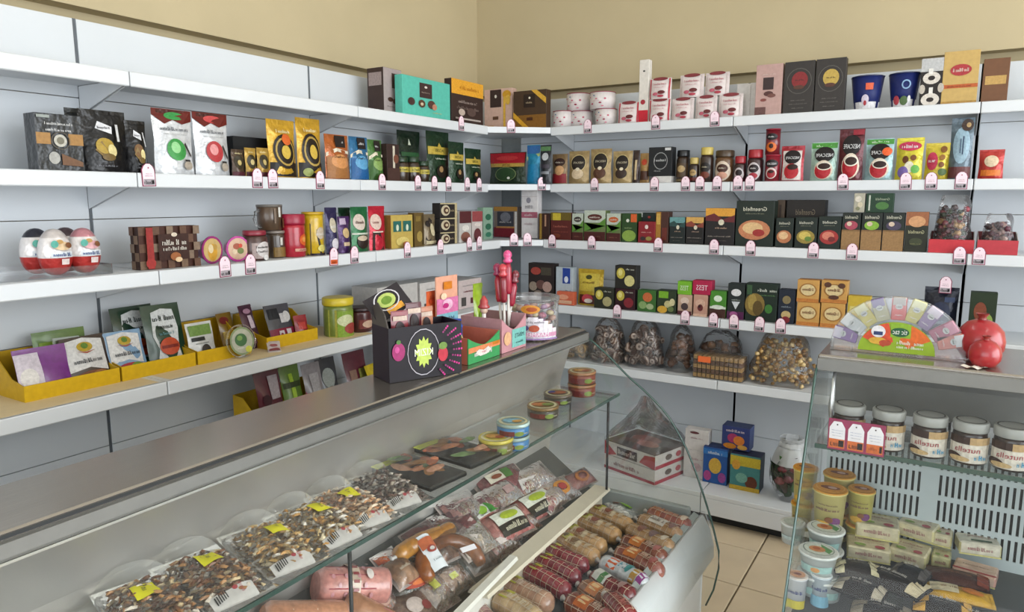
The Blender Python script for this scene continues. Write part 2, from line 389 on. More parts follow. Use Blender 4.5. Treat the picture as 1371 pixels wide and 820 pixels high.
# ------------------------------------------------------------------ dairy counter (runs along x, faces the camera)
XL, XE = 2.215, 4.3
dc = thing('dairy_counter', 'glass fronted dairy counter with jars above and butter packs below', 'display counter', (3.0, -1.7, 0))
def pd(mb, name, mt):
    o = mb.obj(name, mt, dc); o.location = (-3.0, 1.7, 0); return o
TZ = 1.155
V0 = Vector
pd(MB().box((XL, -1.80, TZ-.03), (XE, -1.44, TZ), bev=.004), 'top_board', 'steel')
pd(MB().box((XL, -1.812, TZ-.042), (XE, -1.801, TZ-.008), bev=.002), 'top_front_rail', 'rail_steel')
pd(MB().box((XL+.005, -1.8005, TZ-.036), (XE, -1.787, TZ-.0302)), 'rail_seal', 'dark')
gy = lambda z: -1.815-(1.118-z)*(2.088-1.815)/(1.118-.548)
pd(MB().grid(lambda a, b: V0((XL+.004+(XE-XL-.004)*a, gy(1.105-.605*b)-.003, 1.105-.605*b)), 1, 1, '#ffffff'), 'front_glass', 'glass')
pd(MB().prism([(-1.45, TZ-.031), (-1.80, TZ-.031), (gy(1.1), 1.1), (gy(.50), .50), (gy(.5), .42), (-1.45, .42)], 'x', XL-.002, XL+.003, '#ffffff'), 'end_glass', 'glass')
pd(MB().tube([(XL, -1.803, TZ-.03), (XL, gy(1.1)-.003, 1.1), (XL, gy(.5)-.003, .50), (XL, gy(.5)-.003, .42)], .0035, '#ffffff', 6), 'end_glass_edge', 'glass_edge')
pd(MB().tube([(XL+.045, -1.79, TZ-.035), (XL+.04, -1.80, 1.02), (XL+.045, -1.79, .915)], .006, '#dfe3e3', 8), 'shelf_hanger', 'aluminium')
pd(MB().box((XL+.01, -1.475, .93), (XE, -1.46, TZ-.031)), 'rear_sliding_door', 'rail_steel')
JZ = .918
pd(MB().box((XL+.012, -1.835, JZ-.008), (XE, -1.49, JZ-.0005)), 'jar_shelf', 'glass')
pd(MB().box((XL+.012, -1.839, JZ-.012), (XE, -1.8352, JZ)), 'jar_shelf_edge', 'glass_edge')
pd(MB().box((XL+.012, -1.60, JZ-.03), (XE, -1.585, JZ-.009)), 'shelf_bearer', 'dark')
# slotted back wall of the tub, real slots
gy0, gz0, gz1 = -1.575, .55, .905
mb = MB(); pitch = .0155; sw = .0068
x = XL+.012
rowsz = [(.815, .875), (.74, .80), (.665, .725), (.59, .65)]
zs = [gz0]+[q for r in sorted(rowsz) for q in r]+[gz1]
k = 0
while x < 3.1:
    gap = (k % 17 == 16)
    mb.box((x, gy0, gz0), (x+(pitch*2.4 if gap else pitch-sw), gy0+.004, gz1))
    nx = x+(pitch*2.4 if gap else pitch)
    if not gap:
        for a, b in zip(zs[0::2], zs[1::2]): mb.box((x+pitch-sw, gy0, a), (x+pitch, gy0+.004, b))
    x = nx; k += 1
mb.box((x, gy0, gz0), (XE, gy0+.004, gz1))
pd(mb, 'slotted_back_grille', 'grille')
pd(MB().box((XL+.012, gy0+.03, gz0), (XE, gy0+.034, gz1)), 'dark_air_duct', 'dark')
TUBZ = .56
pd(MB().prism([(-1.572, TUBZ-.02), (-1.572, TUBZ), (gy(.5)+.012, TUBZ-.055), (gy(.5)+.012, TUBZ-.075)], 'x', XL+.006, XE, '#ffffff'), 'tub_floor', 'deck_grey')
pd(MB().box((XL, gy(.5)-.02, .10), (XE, -1.45, .42)), 'lower_body', 'white_metal')
pd(MB().box((XL+.05, gy(.5)+.04, 0), (XE, -1.5, .099)), 'plinth', 'dark')
pd(MB().box((XL+.006, gy(.5)-.03, .421), (XE, gy(.5)-.007, .52), bev=.008), 'bumper', 'white_metal')
# ------------------------------------------------------------------ product builders (local frame: front on -y, x to the right, base z=0, origin at front centre)
REG = {}
def V(x, y, z): return Vector((x, y, z))
def b_box(t, w_, h, d, c, side=None, top=None, dec=(), mt='carton', sdec=(), flap=True):
    MB().box((-w_/2, 0, 0), (w_/2, d, h), c, top or c, side or c, bev=.0012).obj('body', mt, t)
    if dec: printed(lambda u, v: V((u-.5)*w_, 0, v*h), h/w_, dec, t)
    if sdec: printed(lambda u, v: V(-w_/2, (1-u)*d, v*h), h/d, sdec, t, 'printed_side', outward=Vector((-1, 0, 0)))
    if flap:
        MB().box((-w_/2+.003, d*.18, h), (w_/2-.003, d*.2, h+.0006), side or c).obj('tuck_flap', mt, t)
def pouch_fn(w_, h, d, nar=.06, seal=.1, seed=0):
    rr = random.Random(seed); ph = rr.uniform(0, 6)
    def th(v):
        if v > 1-seal: return .0025
        q = v/(1-seal); return d*max(.06, (1-q**2.2))*(.55+.45*min(1, q*5+.4))
    def S(u, v):
        s = 2*u-1; ww = w_*(1-nar*math.sin(PI*min(1, v*1.05))**2)
        y = -th(v)*.5*max(0, 1-abs(s)**2.4)+.0015*math.sin(9*v+ph+3*s)*(1 if .05 < v < .9 else 0)
        lean = d*.25*v
        return V(s*ww/2, y+d*.5-d*.0+lean*.3, v*h)
    return S, th
def b_pouch(t, w_, h, d, c, dec=(), mt='foil', side=None, seal=.09, seed=1, nar=.05):
    S, th = pouch_fn(w_, h, d, nar, seal, seed)
    mb = MB(); mb.grid(S, 8, 10, c)
    def B(u, v): p = S(u, v); q = S(0, v); return V(-p.x, 2*q.y-p.y, p.z)
    mb.grid(B, 8, 10, side or c)
    bt = [S(i/8, 0) for i in range(9)]+[B(i/8, 0) for i in range(1, 8)]
    mb.poly(bt, side or c)
    mb.obj('body', mt, t)
    MB().grid(lambda u, v: S(.01+.98*u, 1-seal*(.75-.6*v))+V(0, -.002, 0), 8, 1, side or c).obj('top_seal', mt, t)
    if dec: printed(S, h/w_, dec, t, off=.0015)
def b_jar(t, r, h, c, lid, dec=(), lidh=.2, mt='gloss', shoulder=.12, neck=.85, n=22, lidr=None, lmt='plastic', waist=0):
    hb = h*(1-lidh); nk = r*neck; lr = lidr or nk*1.06
    p = [(r*.92, 0), (r, .004), (r*(1-waist), hb*.4), (r, hb*(1-shoulder)), (nk, hb)]
    MB().lathe(p, c, n, (0, r, 0)).obj('body', mt, t)
    MB().lathe([(lr, 0), (lr*1.02, h*lidh*.15), (lr*1.02, h*lidh*.9), (lr*.95, h*lidh)], lid, n, (0, r, hb)).obj('lid', lmt, t)
    if dec: printed(lambda u, v: V(r*math.sin(.98*math.asin(max(-1, min(1, (2*u-1))))), r-r*math.cos(.98*math.asin(max(-1, min(1, 2*u-1)))), v*hb*(1-shoulder)), hb*(1-shoulder)/(2*r), dec, t, off=.0012)
def b_can(t, r, h, c, lid, dec=(), mt='gloss', taper=0, n=22, topdec=()):
    MB().lathe([(r*(1-taper), 0), (r, h*.96)], c, n, (0, r, 0)).obj('body', mt, t)
    MB().lathe([(r*1.025, 0), (r*1.03, h*.035), (r*.96, h*.045), (r*.93, h*.03)], lid, n, (0, r, h*.955)).obj('lid', 'plastic', t)
    if dec: printed(lambda u, v: V(r*(1-taper*(1-v))*math.sin(.97*math.asin(max(-1, min(1, 2*u-1)))), r-r*(1-taper*(1-v))*math.cos(.97*math.asin(max(-1, min(1, 2*u-1)))), v*h*.95), h/(2*r), dec, t, off=.0012)
    if topdec: printed(lambda u, v: V((u-.5)*2*r*.95, r+(v-.5)*2*r*.95, h*.985), 1, topdec, t, 'printed_lid', outward=Vector((0, 0, 1)))
BUILD = {'box': b_box, 'pouch': b_pouch, 'jar': b_jar, 'can': b_can}
GROUPS = {}
def pos(W, S, u0, u1, vt, vb, inset):
    if W == 'L': ax, pl = 'x', DL[S]-inset
    elif W == 'C': ax, pl = 'y', -.33-inset+.03
    else: ax, pl = 'y', -(DR[S]-inset)
    um = (u0+u1)/2; z = SZ[S]+.0006 if S else DECK+.0006
    if vb is not None: z = at(um, vb, **{ax: pl}).z
    vb2 = vb if vb is not None else vt+40
    vm = (vt+vb2)/2
    a = at(u0, vm, **{ax: pl}); b = at(u1, vm, **{ax: pl}); h = at(um, vt, **{ax: pl}).z-z
    c = (a+b)/2
    return Vector((c.x, c.y, z)), (b-a).length, h, (PI/2 if W == 'L' else 0)
def it(name, cat, label, short, W, S, u0, u1, vt, kind, c, dec=(), vb=None, inset=.03, d=None, yaw=0, group=None, z=None, **kw):
    loc, w_, h, rz = pos(W, S, u0, u1, vt, vb, inset)
    if z is not None: h = h+loc.z-z; loc.z = z
    g = group or (cat+'s on the wall shelves')
    t = thing(name, label, cat, loc, rz+math.radians(yaw), g)
    w_ *= .975
    if kind == 'box': b_box(t, w_, h, d or .05, c, dec=dec, **kw)
    elif kind == 'pouch': b_pouch(t, w_, h, d or min(.07, w_*.55), c, dec=dec, seed=int(u0), **kw)
    elif kind == 'jar': b_jar(t, w_/2, h, c, dec=dec, **kw)
    elif kind == 'can': b_can(t, w_/2, h, c, dec=dec, **kw)
    REG.setdefault((W, S), []).append(((u0+u1)/2, short))
    t['_top'] = loc.z+h
    return t
def top_of(t):
    z = t['_top']; return z+.0008
# ------------------------------------------------------------------ designs
def d_cup(top='#1c1416', cup='#b3202c', txt='NESCAFE', sky=None):
    return [*( [Rr(.02, .78, .98, .99, sky)] if sky else []), El(.52, .68, .38, .20, top), Tx(txt, .52, .66, .085, '#f2f2f2', .66), El(.52, .28, .36, .25, '#e8d9c4'), El(.5, .27, .31, .22, cup), El(.55, .38, .29, .11, '#f1e6d6'), El(.55, .375, .24, .08, '#2c120c')]
def d_gold(ring='#241a12', core='#d8b64c', low='#1d1512'):
    return [Rr(.02, .02, .98, .26, low), El(.5, .45, .40, .30, ring), Rg(.5, .45, .34, .25, .86, '#b99a4c'), El(.5, .44, .16, .12, core), Gk(.5, .8, .5, .06, '#f5e7b6', 2)]
def d_tea(photo, glowc, txt='Greenfield', ph2=None):
    return [Tx(txt, .5, .82, .085, '#e9e6d2', .62), Gk(.5, .72, .5, .025, '#9a9a80', 3), El(.5, .36, .42, .22, photo), El(.46, .4, .27, .13, glowc), *( [El(.62, .3, .16, .08, ph2)] if ph2 else [])]
def d_green(band='#c9ae4a', cup=True):
    return [Rr(.03, .55, .97, .70, band), Tx('JACOBS', .5, .62, .08, '#1c3a1e', .8), Pl([(.42, .70), (.5, .78), (.58, .70)], band), Gk(.5, .47, .5, .035, '#dfe6d0', 5), *( [El(.5, .22, .22, .13, '#24190f'), El(.45, .26, .08, .06, '#a9875a')] if cup else [])]
def d_yolk(l1): return [El(.5, .8, .42, .11, '#c8365a'), Gk(.5, .8, .6, .09, '#fff3f3', 6), El(.36, .48, .12, .09, '#6a3b1c'), El(.66, .52, .12, .07, '#7a4a20'), El(.52, .3, .18, .14, l1), El(.3, .18, .2, .14, '#7f6ab0'), El(.75, .25, .16, .1, '#66b04a')]

# ================================================================== LEFT WALL, shelf 1 (gift boxes)
GB = 'gift boxes on the top shelf'
it('chocolate_box', 'chocolate box', 'narrow mauve chocolate box with dark brown side, leftmost on top shelf', 'narrow mauve box', 'L', 1, 513, 538, 92, 'box', '#b3a4a2', [Rr(.45, .58, .85, .9, '#4b3a36'), El(.35, .33, .14, .05, '#4a2f26'), El(.62, .3, .16, .06, '#6b4a3c'), Gk(.4, .18, .5, .03, '#6d5e5c')], inset=.10, d=.1, side='#41302c', top='#8d7c79', group=GB, sdec=[Rr(.1, .62, .9, .9, '#a59492')])
it('chocolate_box', 'chocolate box', 'wide turquoise chocolate box with a dark square label', 'turquoise box', 'L', 1, 538, 603, 106, 'box', '#5fc5b2', [Rr(.34, .5, .6, .88, '#43302f'), El(.47, .78, .03, .03, '#f0e6dc'), Gk(.47, .64, .18, .03, '#cdb8a8'), El(.17, .36, .07, .1, '#4b3230'), El(.38, .34, .07, .1, '#5a3c2c'), El(.38, .33, .03, .04, '#d9c7a8'), El(.58, .35, .08, .11, '#5b3a34'), El(.64, .3, .05, .08, '#c58a72'), Gk(.7, .15, .2, .03, '#d9b96a')], inset=.03, d=.045, group=GB)
it('chocolate_box', 'chocolate box', 'yellow topped chocolate box with dark brown patterned lower half', 'yellow topped box', 'L', 1, 604, 647, 109, 'box', '#3c2a26', [Rr(0, .66, 1, 1, '#f0ac35'), Gk(.55, .83, .6, .1, '#c47a1c'), Gk(.5, .5, .6, .07, '#b9a59c', 3), Gk(.5, .36, .7, .07, '#8d7a72', 4), El(.3, .25, .1, .08, '#c9b6a8'), El(.6, .28, .14, .1, '#5e4a44'), Rr(.1, .08, .9, .12, '#bfb2aa')], inset=.03, d=.045, group=GB)
it('chocolate_box', 'chocolate box', 'pale pink chocolate box tied with a yellow ribbon and bow', 'pink box with ribbon', 'C', 1, 648, 686, 119, 'box', '#e5bfae', [Rr(.22, .56, .62, .98, '#43322f'), El(.42, .82, .04, .04, '#f4ece0'), Rr(.0, .0, .35, .12, '#e0a845'), Rr(.32, .26, .52, .34, '#6b4a33'), El(.82, .85, .15, .1, '#dba32e'), El(.86, .72, .09, .12, '#e8bb4e'), Rr(.7, .0, .78, .8, '#e7b84a')], inset=-.03, d=.05, group=GB)
it('chocolate_box', 'chocolate box', 'dark brown chocolate box crossed by a golden ribbon', 'brown box with gold ribbon', 'C', 1, 687, 732, 121, 'box', '#4a3626', [Rr(0, .0, 1, .35, '#8a5f26'), Rr(.32, .55, .66, .9, '#2d211c'), Gk(.5, .68, .22, .05, '#c9b291'), El(.5, .8, .03, .03, '#f0e6d0'), Pl([(0, .45), (.5, 0), (.34, 0), (0, .3)], '#e0a832'), Pl([(.55, 1), (1, .62), (1, .78), (.72, 1)], '#dfae3f'), Rr(.42, .2, .6, .28, '#4c2a17')], inset=.0, d=.05, group=GB)
# ---- shelf 1 right wall: white-pink cups, paper packs, dark boxes
CU = 'white and pink round tubs on the top shelf'
def round_tub(label, u0, u1, vt, vb, inset, lid, zz=None):
    t = it('round_tub', 'sweet tub', label, label, 'R', 1, u0, u1, vt, 'can', '#efe6e4', [El(.25, .3, .05, .05, '#c8496a'), El(.45, .6, .05, .05, '#d77f92'), El(.62, .35, .06, .05, '#9c2f4a'), El(.8, .6, .04, .05, '#c8496a'), El(.35, .8, .04, .04, '#6f8fb0'), Gk(.5, .48, .4, .06, '#c89aa4'), El(.72, .15, .05, .04, '#d77f92'), El(.15, .7, .04, .05, '#d77f92')], vb=vb, inset=inset, lid='#9c2a44', group=CU, mt='carton', z=zz)
    r = t.children[0].dimensions.x/2 if False else None
    return t
a = round_tub('small white speckled tub in front left of the stack', 735, 760, 148, None, .02, 0)
b = round_tub('white speckled tub under the two tall tubs', 758, 786, 148, None, .055, 0)
c_ = round_tub('wide white tub right beneath the largest tub', 792, 819, 145, None, .03, 0)
round_tub('white speckled tub with red bow stacked on the left', 753, 782, 124, 147, .06, 0, top_of(b))
round_tub('largest white speckled tub stacked on the right', 784, 816, 122, 144, .03, 0, top_of(c_))
PP = 'white and pink cone packs on the top shelf'
def cone_pack(label, u0, u1, vt, vb, inset, rim, zz=None):
    dec = [Rr(.04, .0, .10, .97, rim), Rr(.9, 0, .96, .97, rim), El(.5, .97, .34, .08, '#8a3a3f'), Gk(.5, .72, .6, .1, '#c06a78', 2), Gk(.5, .56, .5, .06, '#d79aa3', 5), El(.62, .3, .16, .09, '#6b2a2c'), El(.36, .22, .12, .08, '#c9677a'), El(.6, .12, .14, .06, '#b5404f')]
    return it('cone_pack', 'sweet pack', label, label, 'R', 1, u0, u1, vt, 'pouch', '#f0e3e0', dec, vb=vb, inset=inset, d=.05, mt='carton', group=PP, z=zz, nar=.0, seal=.05)
cone_pack('red rimmed white pack standing left of the white strip', 825, 854, 136, None, .03, '#c22a3f')
e = cone_pack('lower red rimmed white pack beside the white strip', 866, 896, 132, None, .02, '#c22a3f')
cone_pack('upper red rimmed white pack stacked beside the white strip', 867, 897, 104, 131, .03, '#c22a3f', top_of(e))
g1 = cone_pack('lower white pack left of three', 897, 927, 131, None, .02, '#e4d3d0')
g2 = cone_pack('lower white pack middle of three', 929, 958, 128, None, .02, '#e4d3d0')
g3 = cone_pack('lower white pack right of three', 960, 993, 125, None, .02, '#e4d3d0')
cone_pack('upper white pack stacked on the left pair', 908, 941, 99, 127, .04, '#e4d3d0', top_of(g2))
cone_pack('upper white pack stacked on the right pair', 942, 975, 96, 126, .04, '#e4d3d0', top_of(g2))
it('bottle_carton', 'gift box', 'tall narrow white carton with a red foot', 'white strip box', 'R', 1, 856, 869, 80, 'box', '#efe8df', [Rr(0, 0, 1, .2, '#d2263a'), El(.5, .82, .12, .015, '#4a4a4a'), El(.45, .33, .25, .04, '#b3323f')], inset=.05, d=.04, group=GB)
it('milk_carton', 'gift box', 'plain white carton standing behind the cone packs', 'plain white carton', 'R', 1, 986, 1012, 112, 'box', '#e4dfda', [Rr(.7, .1, .75, .95, '#c9c1ba')], inset=.10, d=.06, group=GB)
it('chocolate_box', 'chocolate box', 'dusty pink chocolate box with dark square and chocolates', 'dusty pink box', 'R', 1, 1012, 1048, 86, 'box', '#c9a49c', [Rr(.28, .5, .68, .74, '#3d2c2c'), El(.5, .42, .18, .05, '#5a3530'), El(.62, .38, .16, .04, '#7d5048'), El(.32, .3, .12, .03, '#8a4a44'), Rr(0, 0, .42, .16, '#6b4844'), Gk(.5, .8, .5, .03, '#e8cfc6')], inset=.03, d=.05, group=GB)
def dark_choc(label, u0, u1, vt, disc):
    it('chocolate_box', 'chocolate box', label, label, 'R', 1, u0, u1, vt, 'box', '#3b3633', [Rg(.5, .62, .42, .25, .94, '#5f5a55'), El(.52, .64, .27, .16, disc), Gk(.52, .64, .3, .03, '#3b2a22'), El(.5, .5, .18, .04, '#5f3a2c'), Gk(.5, .25, .5, .02, '#7d7772'), Gk(.5, .18, .6, .02, '#7d7772'), Gk(.5, .1, .4, .02, '#7d7772')], inset=.03, d=.05, group=GB)
dark_choc('charcoal chocolate box with a dull red disc', 1050, 1091, 82, '#8d2a2c')
dark_choc('charcoal chocolate box with a golden disc', 1092, 1133, 78, '#c9aa52')
def blue_cup(label, u0, u1, vt, x):
    t = it('blue_carton', 'sweet box', label, label, 'R', 1, u0, u1, vt, 'can', '#1d2a6b', [Rr(.0, 0, 1, .24, '#e8e6ea'), *x], inset=.03, lid='#1c2757', taper=.28, group='blue flared cartons on the top shelf', n=12, mt='carton')
blue_cup('dark blue flared carton with orange tag and cartoon print', 1136, 1182, 100, [Rr(.5, .6, .75, .8, '#e0603c'), El(.5, .3, .14, .16, '#d9cfe0'), El(.5, .2, .06, .08, '#b0303a'), Rr(.28, .1, .38, .2, '#f0f0f0')])
blue_cup('dark blue flared carton with a pale round emblem', 1187, 1232, 96, [Rg(.6, .68, .16, .14, .7, '#8fb2d9'), El(.25, .22, .12, .14, '#c04a55'), El(.55, .2, .16, .14, '#4f6a3a'), El(.75, .25, .06, .1, '#f0f0f0')])
it('sweet_box', 'sweet box', 'black and white box printed with ring biscuits, silver top', 'ring biscuit box', 'R', 1, 1233, 1263, 78, 'box', '#2b2422', [Rr(0, .72, 1, 1, '#c9c9c9'), El(.5, .58, .4, .13, '#e6ddd2'), El(.5, .58, .16, .05, '#2b201c'), El(.5, .12, .42, .14, '#e6ddd2'), El(.5, .12, .17, .05, '#2b201c'), El(.1, .35, .14, .1, '#c9bfb2'), El(.95, .36, .14, .1, '#c9bfb2'), Rr(.35, .66, .55, .78, '#f3efe8'), Rr(.42, .25, .6, .38, '#f3efe8')], inset=.03, d=.05, group=GB)
it('sweet_box', 'sweet box', 'golden beige box with a red oval logo and orange band', 'golden box', 'R', 1, 1263, 1312, 68, 'box', '#d3b06a', [Rr(0, .3, 1, .37, '#c5612c'), El(.5, .64, .3, .11, '#b5373c'), Gk(.5, .64, .44, .07, '#f3dccb', 5), Gk(.5, .335, .7, .03, '#8b3a1c'), Rr(0, .0, 1, .05, '#b98f45')], inset=.03, d=.06, group=GB)
it('sweet_box', 'sweet box', 'plain brown sweet box past the golden box', 'brown end box', 'R', 1, 1316, 1352, 78, 'box', '#7a5236', [Rr(.1, .4, .9, .6, '#caa25c')], inset=.03, d=.06, group=GB)

# ================================================================== LEFT WALL, shelf 2 (coffee)
CP = 'coffee packs on the left wall'
it('coffee_pouch', 'coffee pack', 'dark grey coffee brick with gold bars and silver ring, left edge', 'grey gold coffee brick', 'L', 2, 46, 110, 153, 'box', '#35373a', [Gk(.5, .83, .6, .05, '#e8e8e8', 2), Gk(.5, .72, .58, .05, '#f0f0f0', 3), Rr(.0, .46, .3, .66, '#b0834a'), Rr(.68, .46, 1, .66, '#b0834a'), El(.5, .53, .14, .11, '#c9c5b8'), El(.5, .53, .08, .065, '#85806f'), El(.34, .22, .12, .11, '#b5b3ad'), Pl([(.5, .3), (.95, .16), (.95, .08), (.5, .1)], '#7a563c'), Rr(.03, .92, .3, .97, '#a3aaa5'), Rg(.5, .53, .2, .16, .9, '#5b5347')], inset=.03, d=.06, group=CP, mt='foil')
it('coffee_pouch', 'coffee pack', 'plain black coffee pack tucked behind the grey brick', 'black coffee pack', 'L', 2, 93, 116, 144, 'pouch', '#15191a', [], inset=.15, d=.05, group=CP)
def lion(label, u0, u1, vt, gold):
    it('coffee_pouch', 'coffee pack', label, label, 'L', 2, u0, u1, vt, 'pouch', '#131214', [Pl([(.28, .70), (.62, .62), (.64, .74), (.36, .82)], '#e9e9ec'), Gk(.46, .72, .26, .04, '#4a4a55', 2), El(.42, .42, .2, .13, gold), Pl([(.2, .35), (.35, .5), (.5, .3), (.4, .2)], '#8a6f3c'), El(.55, .35, .1, .1, '#e7d79a'), El(.45, .24, .14, .06, '#6f5728'), Rr(.7, .5, .76, .78, '#d8d8d8'), Gk(.4, .1, .4, .03, '#8d8d93')], inset=.03, d=.06, group=CP)
lion('large black coffee pouch with tilted white label and gold crest', 112, 176, 147, '#b5973f')
lion('small black coffee pouch with tilted white label', 174, 203, 161, '#7d5a34')
def whitep(label, u0, u1, vt, c1, c2, cap):
    it('coffee_pouch', 'coffee pack', label, label, 'L', 2, u0, u1, vt, 'pouch', '#dfe1e4', [Pl([(0, 1), (1, 1), (1, .84), (.72, .78), (.5, .84), (.28, .77), (0, .9)], '#6b2018'), El(.55, .9, .26, .06, cap), Gk(.5, .7, .7, .06, '#5d636b', 3), Gk(.5, .62, .6, .02, '#a7abb0'), El(.45, .38, .24, .17, c1), El(.42, .41, .12, .09, c2), Pl([(.7, .5), (.85, .3), (.82, .26), (.66, .46)], '#35302d'), El(.7, .14, .13, .07, '#b7ab9c'), Rr(.6, .2, .76, .23, '#33302f')], inset=.03, d=.06, group=CP, side='#4a1c18')
whitep('white coffee pouch with red top and green swirl print', 210, 264, 146, '#3f9a4a', '#9fdc9a', '#3c9a4c')
whitep('white coffee pouch with red top and red berry print', 265, 312, 151, '#b83a3e', '#e79a9a', '#d05050')
it('coffee_box', 'coffee pack', 'low black coffee box standing at the back of the shelf', 'black back box', 'L', 2, 312, 362, 184, 'box', '#17181a', [Rr(.05, .1, .95, .2, '#3b2c22')], inset=.13, d=.06, group=CP)
def smallgold(label, u0, u1, vt, c):
    it('coffee_sachet', 'coffee pack', label, label, 'L', 2, u0, u1, vt, 'pouch', c, [El(.5, .52, .4, .25, '#38301c'), El(.5, .5, .16, .1, '#c9b476'), Rr(0, 0, 1, .16, '#54222c'), Gk(.5, .85, .6, .06, '#e9dba6')], inset=.03, d=.025, group=CP)
smallgold('small dark brown coffee sachet left of two gold sachets', 313, 330, 200, '#4d3a2a')
smallgold('left small gold coffee sachet with dark circle', 331, 346, 198, '#b48f3a')
smallgold('right small gold coffee sachet with dark circle', 347, 363, 198, '#b48f3a')
it('coffee_pouch', 'coffee pack', 'tall golden coffee pouch with dark seal and orange spot', 'left gold pouch', 'L', 2, 364, 402, 160, 'pouch', '#d0a12c', d_gold()+[El(.55, .66, .16, .1, '#e06a2c')], inset=.03, d=.06, group=CP)
it('coffee_pouch', 'coffee pack', 'tall golden coffee pouch with dark seal and green dot', 'right gold pouch', 'L', 2, 403, 436, 158, 'pouch', '#d0a12c', d_gold()+[El(.25, .1, .16, .07, '#9aa35a')], inset=.03, d=.06, group=CP)
def band(label, short, u0, u1, vt, c, c2, blob, ins=.03):
    it('coffee_pouch', 'coffee pack', label, short, 'L', 2, u0, u1, vt, 'pouch', c, [Rr(.4, .72, .85, .98, '#241c1c'), Gk(.6, .85, .3, .07, '#d9d9d9'), Pl([(0, .58), (.4, .7), (1, .64), (1, .58), (.4, .62), (0, .5)], '#e8dcc4'), Rr(.02, .02, .98, .5, c2), El(.5, .4, .36, .16, blob), Gk(.5, .5, .5, .05, '#2c2422', 4)], inset=ins, d=.05, group=CP)
band('orange and brown coffee pouch beside the golden ones', 'orange pouch', 440, 472, 180, '#b5622c', '#a8703c', '#d8955a')
band('bright blue coffee pouch with pale ribbon', 'blue pouch', 473, 498, 183, '#2f6f9c', '#1f5f9a', '#5fa3cf')
band('small olive green coffee pouch with pale ribbon', 'olive pouch', 498, 517, 187, '#4d7a3c', '#3f6a2c', '#86a65a')
it('coffee_box', 'coffee pack', 'narrow dark brown coffee box with a vertical white strip', 'striped brown box', 'L', 2, 518, 535, 193, 'box', '#3a2722', [Rr(.45, .05, .62, .95, '#d8cdb9'), El(.7, .6, .2, .12, '#7a4a36'), Rr(0, 0, 1, .35, '#4b322c')], inset=.03, d=.05, group=CP)
def greenp(label, short, u0, u1, vt, ins=.03, dd=None):
    it('coffee_pouch', 'coffee pack', label, short, 'L', 2, u0, u1, vt, 'pouch', '#1d3a22', d_green(), inset=ins, d=dd or .045, group=CP)
it('coffee_pouch', 'coffee pack', 'tallest dark green coffee pouch at the back, plain top', 'tall green back pouch', 'L', 2, 537, 568, 175, 'pouch', '#14281a', [Rr(.1, .5, .9, .58, '#2c5a34'), Pl([(.38, .72), (.45, .85), (.5, .72)], '#cfd6c0'), Rr(.1, .3, .9, .42, '#8a7f52')], inset=.10, d=.05, group=CP)
for lab, a0, a1 in (('left low green coffee jar with yellow band', 537, 552), ('middle low green coffee jar with yellow band', 553, 566), ('right low green coffee jar with yellow band', 567, 579)):
    it('coffee_jar', 'coffee jar', lab, lab, 'L', 2, a0, a1, 210 if a0 < 560 else 216, 'jar', '#3a2a1c', [Rr(.02, .55, .98, .85, '#c5b24a'), Gk(.5, .7, .8, .12, '#2f4a20', 4)], inset=.03, lid='#1c3a22', lidh=.22, group='coffee jars on the wall shelves')
greenp('large dark green coffee pouch with gold band', 'large green pouch', 575, 606, 176, .075)
greenp('medium dark green coffee pouch with gold band', 'medium green pouch', 605, 626, 190, .03)
greenp('small dark green coffee pouch with gold band by the corner', 'small green pouch', 627, 649, 199, .03)
it('coffee_pouch', 'coffee pack', 'wide red topped green coffee pouch in the corner', 'red and green corner pouch', 'C', 2, 652, 702, 204, 'pouch', '#1f3320', [Rr(.02, .66, .98, .98, '#b5202c'), Rr(.02, .55, .98, .66, '#c5a04a'), Tx('JACOBS', .5, .6, .08, '#5a1a1c', .6), El(.5, .82, .3, .08, '#c93a3c'), El(.5, .32, .3, .2, '#2f4a2a'), Rg(.5, .32, .3, .22, .93, '#7a8a5a'), El(.6, .2, .04, .04, '#e8e8dc')], inset=-.02, d=.05, group=CP)
it('coffee_pouch', 'coffee pack', 'slim sky blue coffee pouch in the corner', 'sky blue corner pouch', 'C', 2, 703, 721, 194, 'pouch', '#2a93bb', [Rr(.02, .78, .98, .98, '#3a6fae'), Pl([(0, .7), (1, .8), (1, .72), (0, .6)], '#c9d98a'), Rr(.1, .05, .9, .5, '#1f86b5')], inset=.0, d=.04, group=CP)
it('coffee_pouch', 'coffee pack', 'slim dark coffee pouch with silver top in the corner', 'dark silver corner pouch', 'C', 2, 721, 736, 194, 'pouch', '#2a2b30', [Rr(.05, .85, .95, .96, '#5f8a5a'), El(.5, .7, .3, .1, '#c5c8cc'), Rr(.1, .25, .9, .32, '#8d9096'), Rr(.1, .4, .9, .5, '#3f3a45')], inset=.02, d=.04, group=CP)
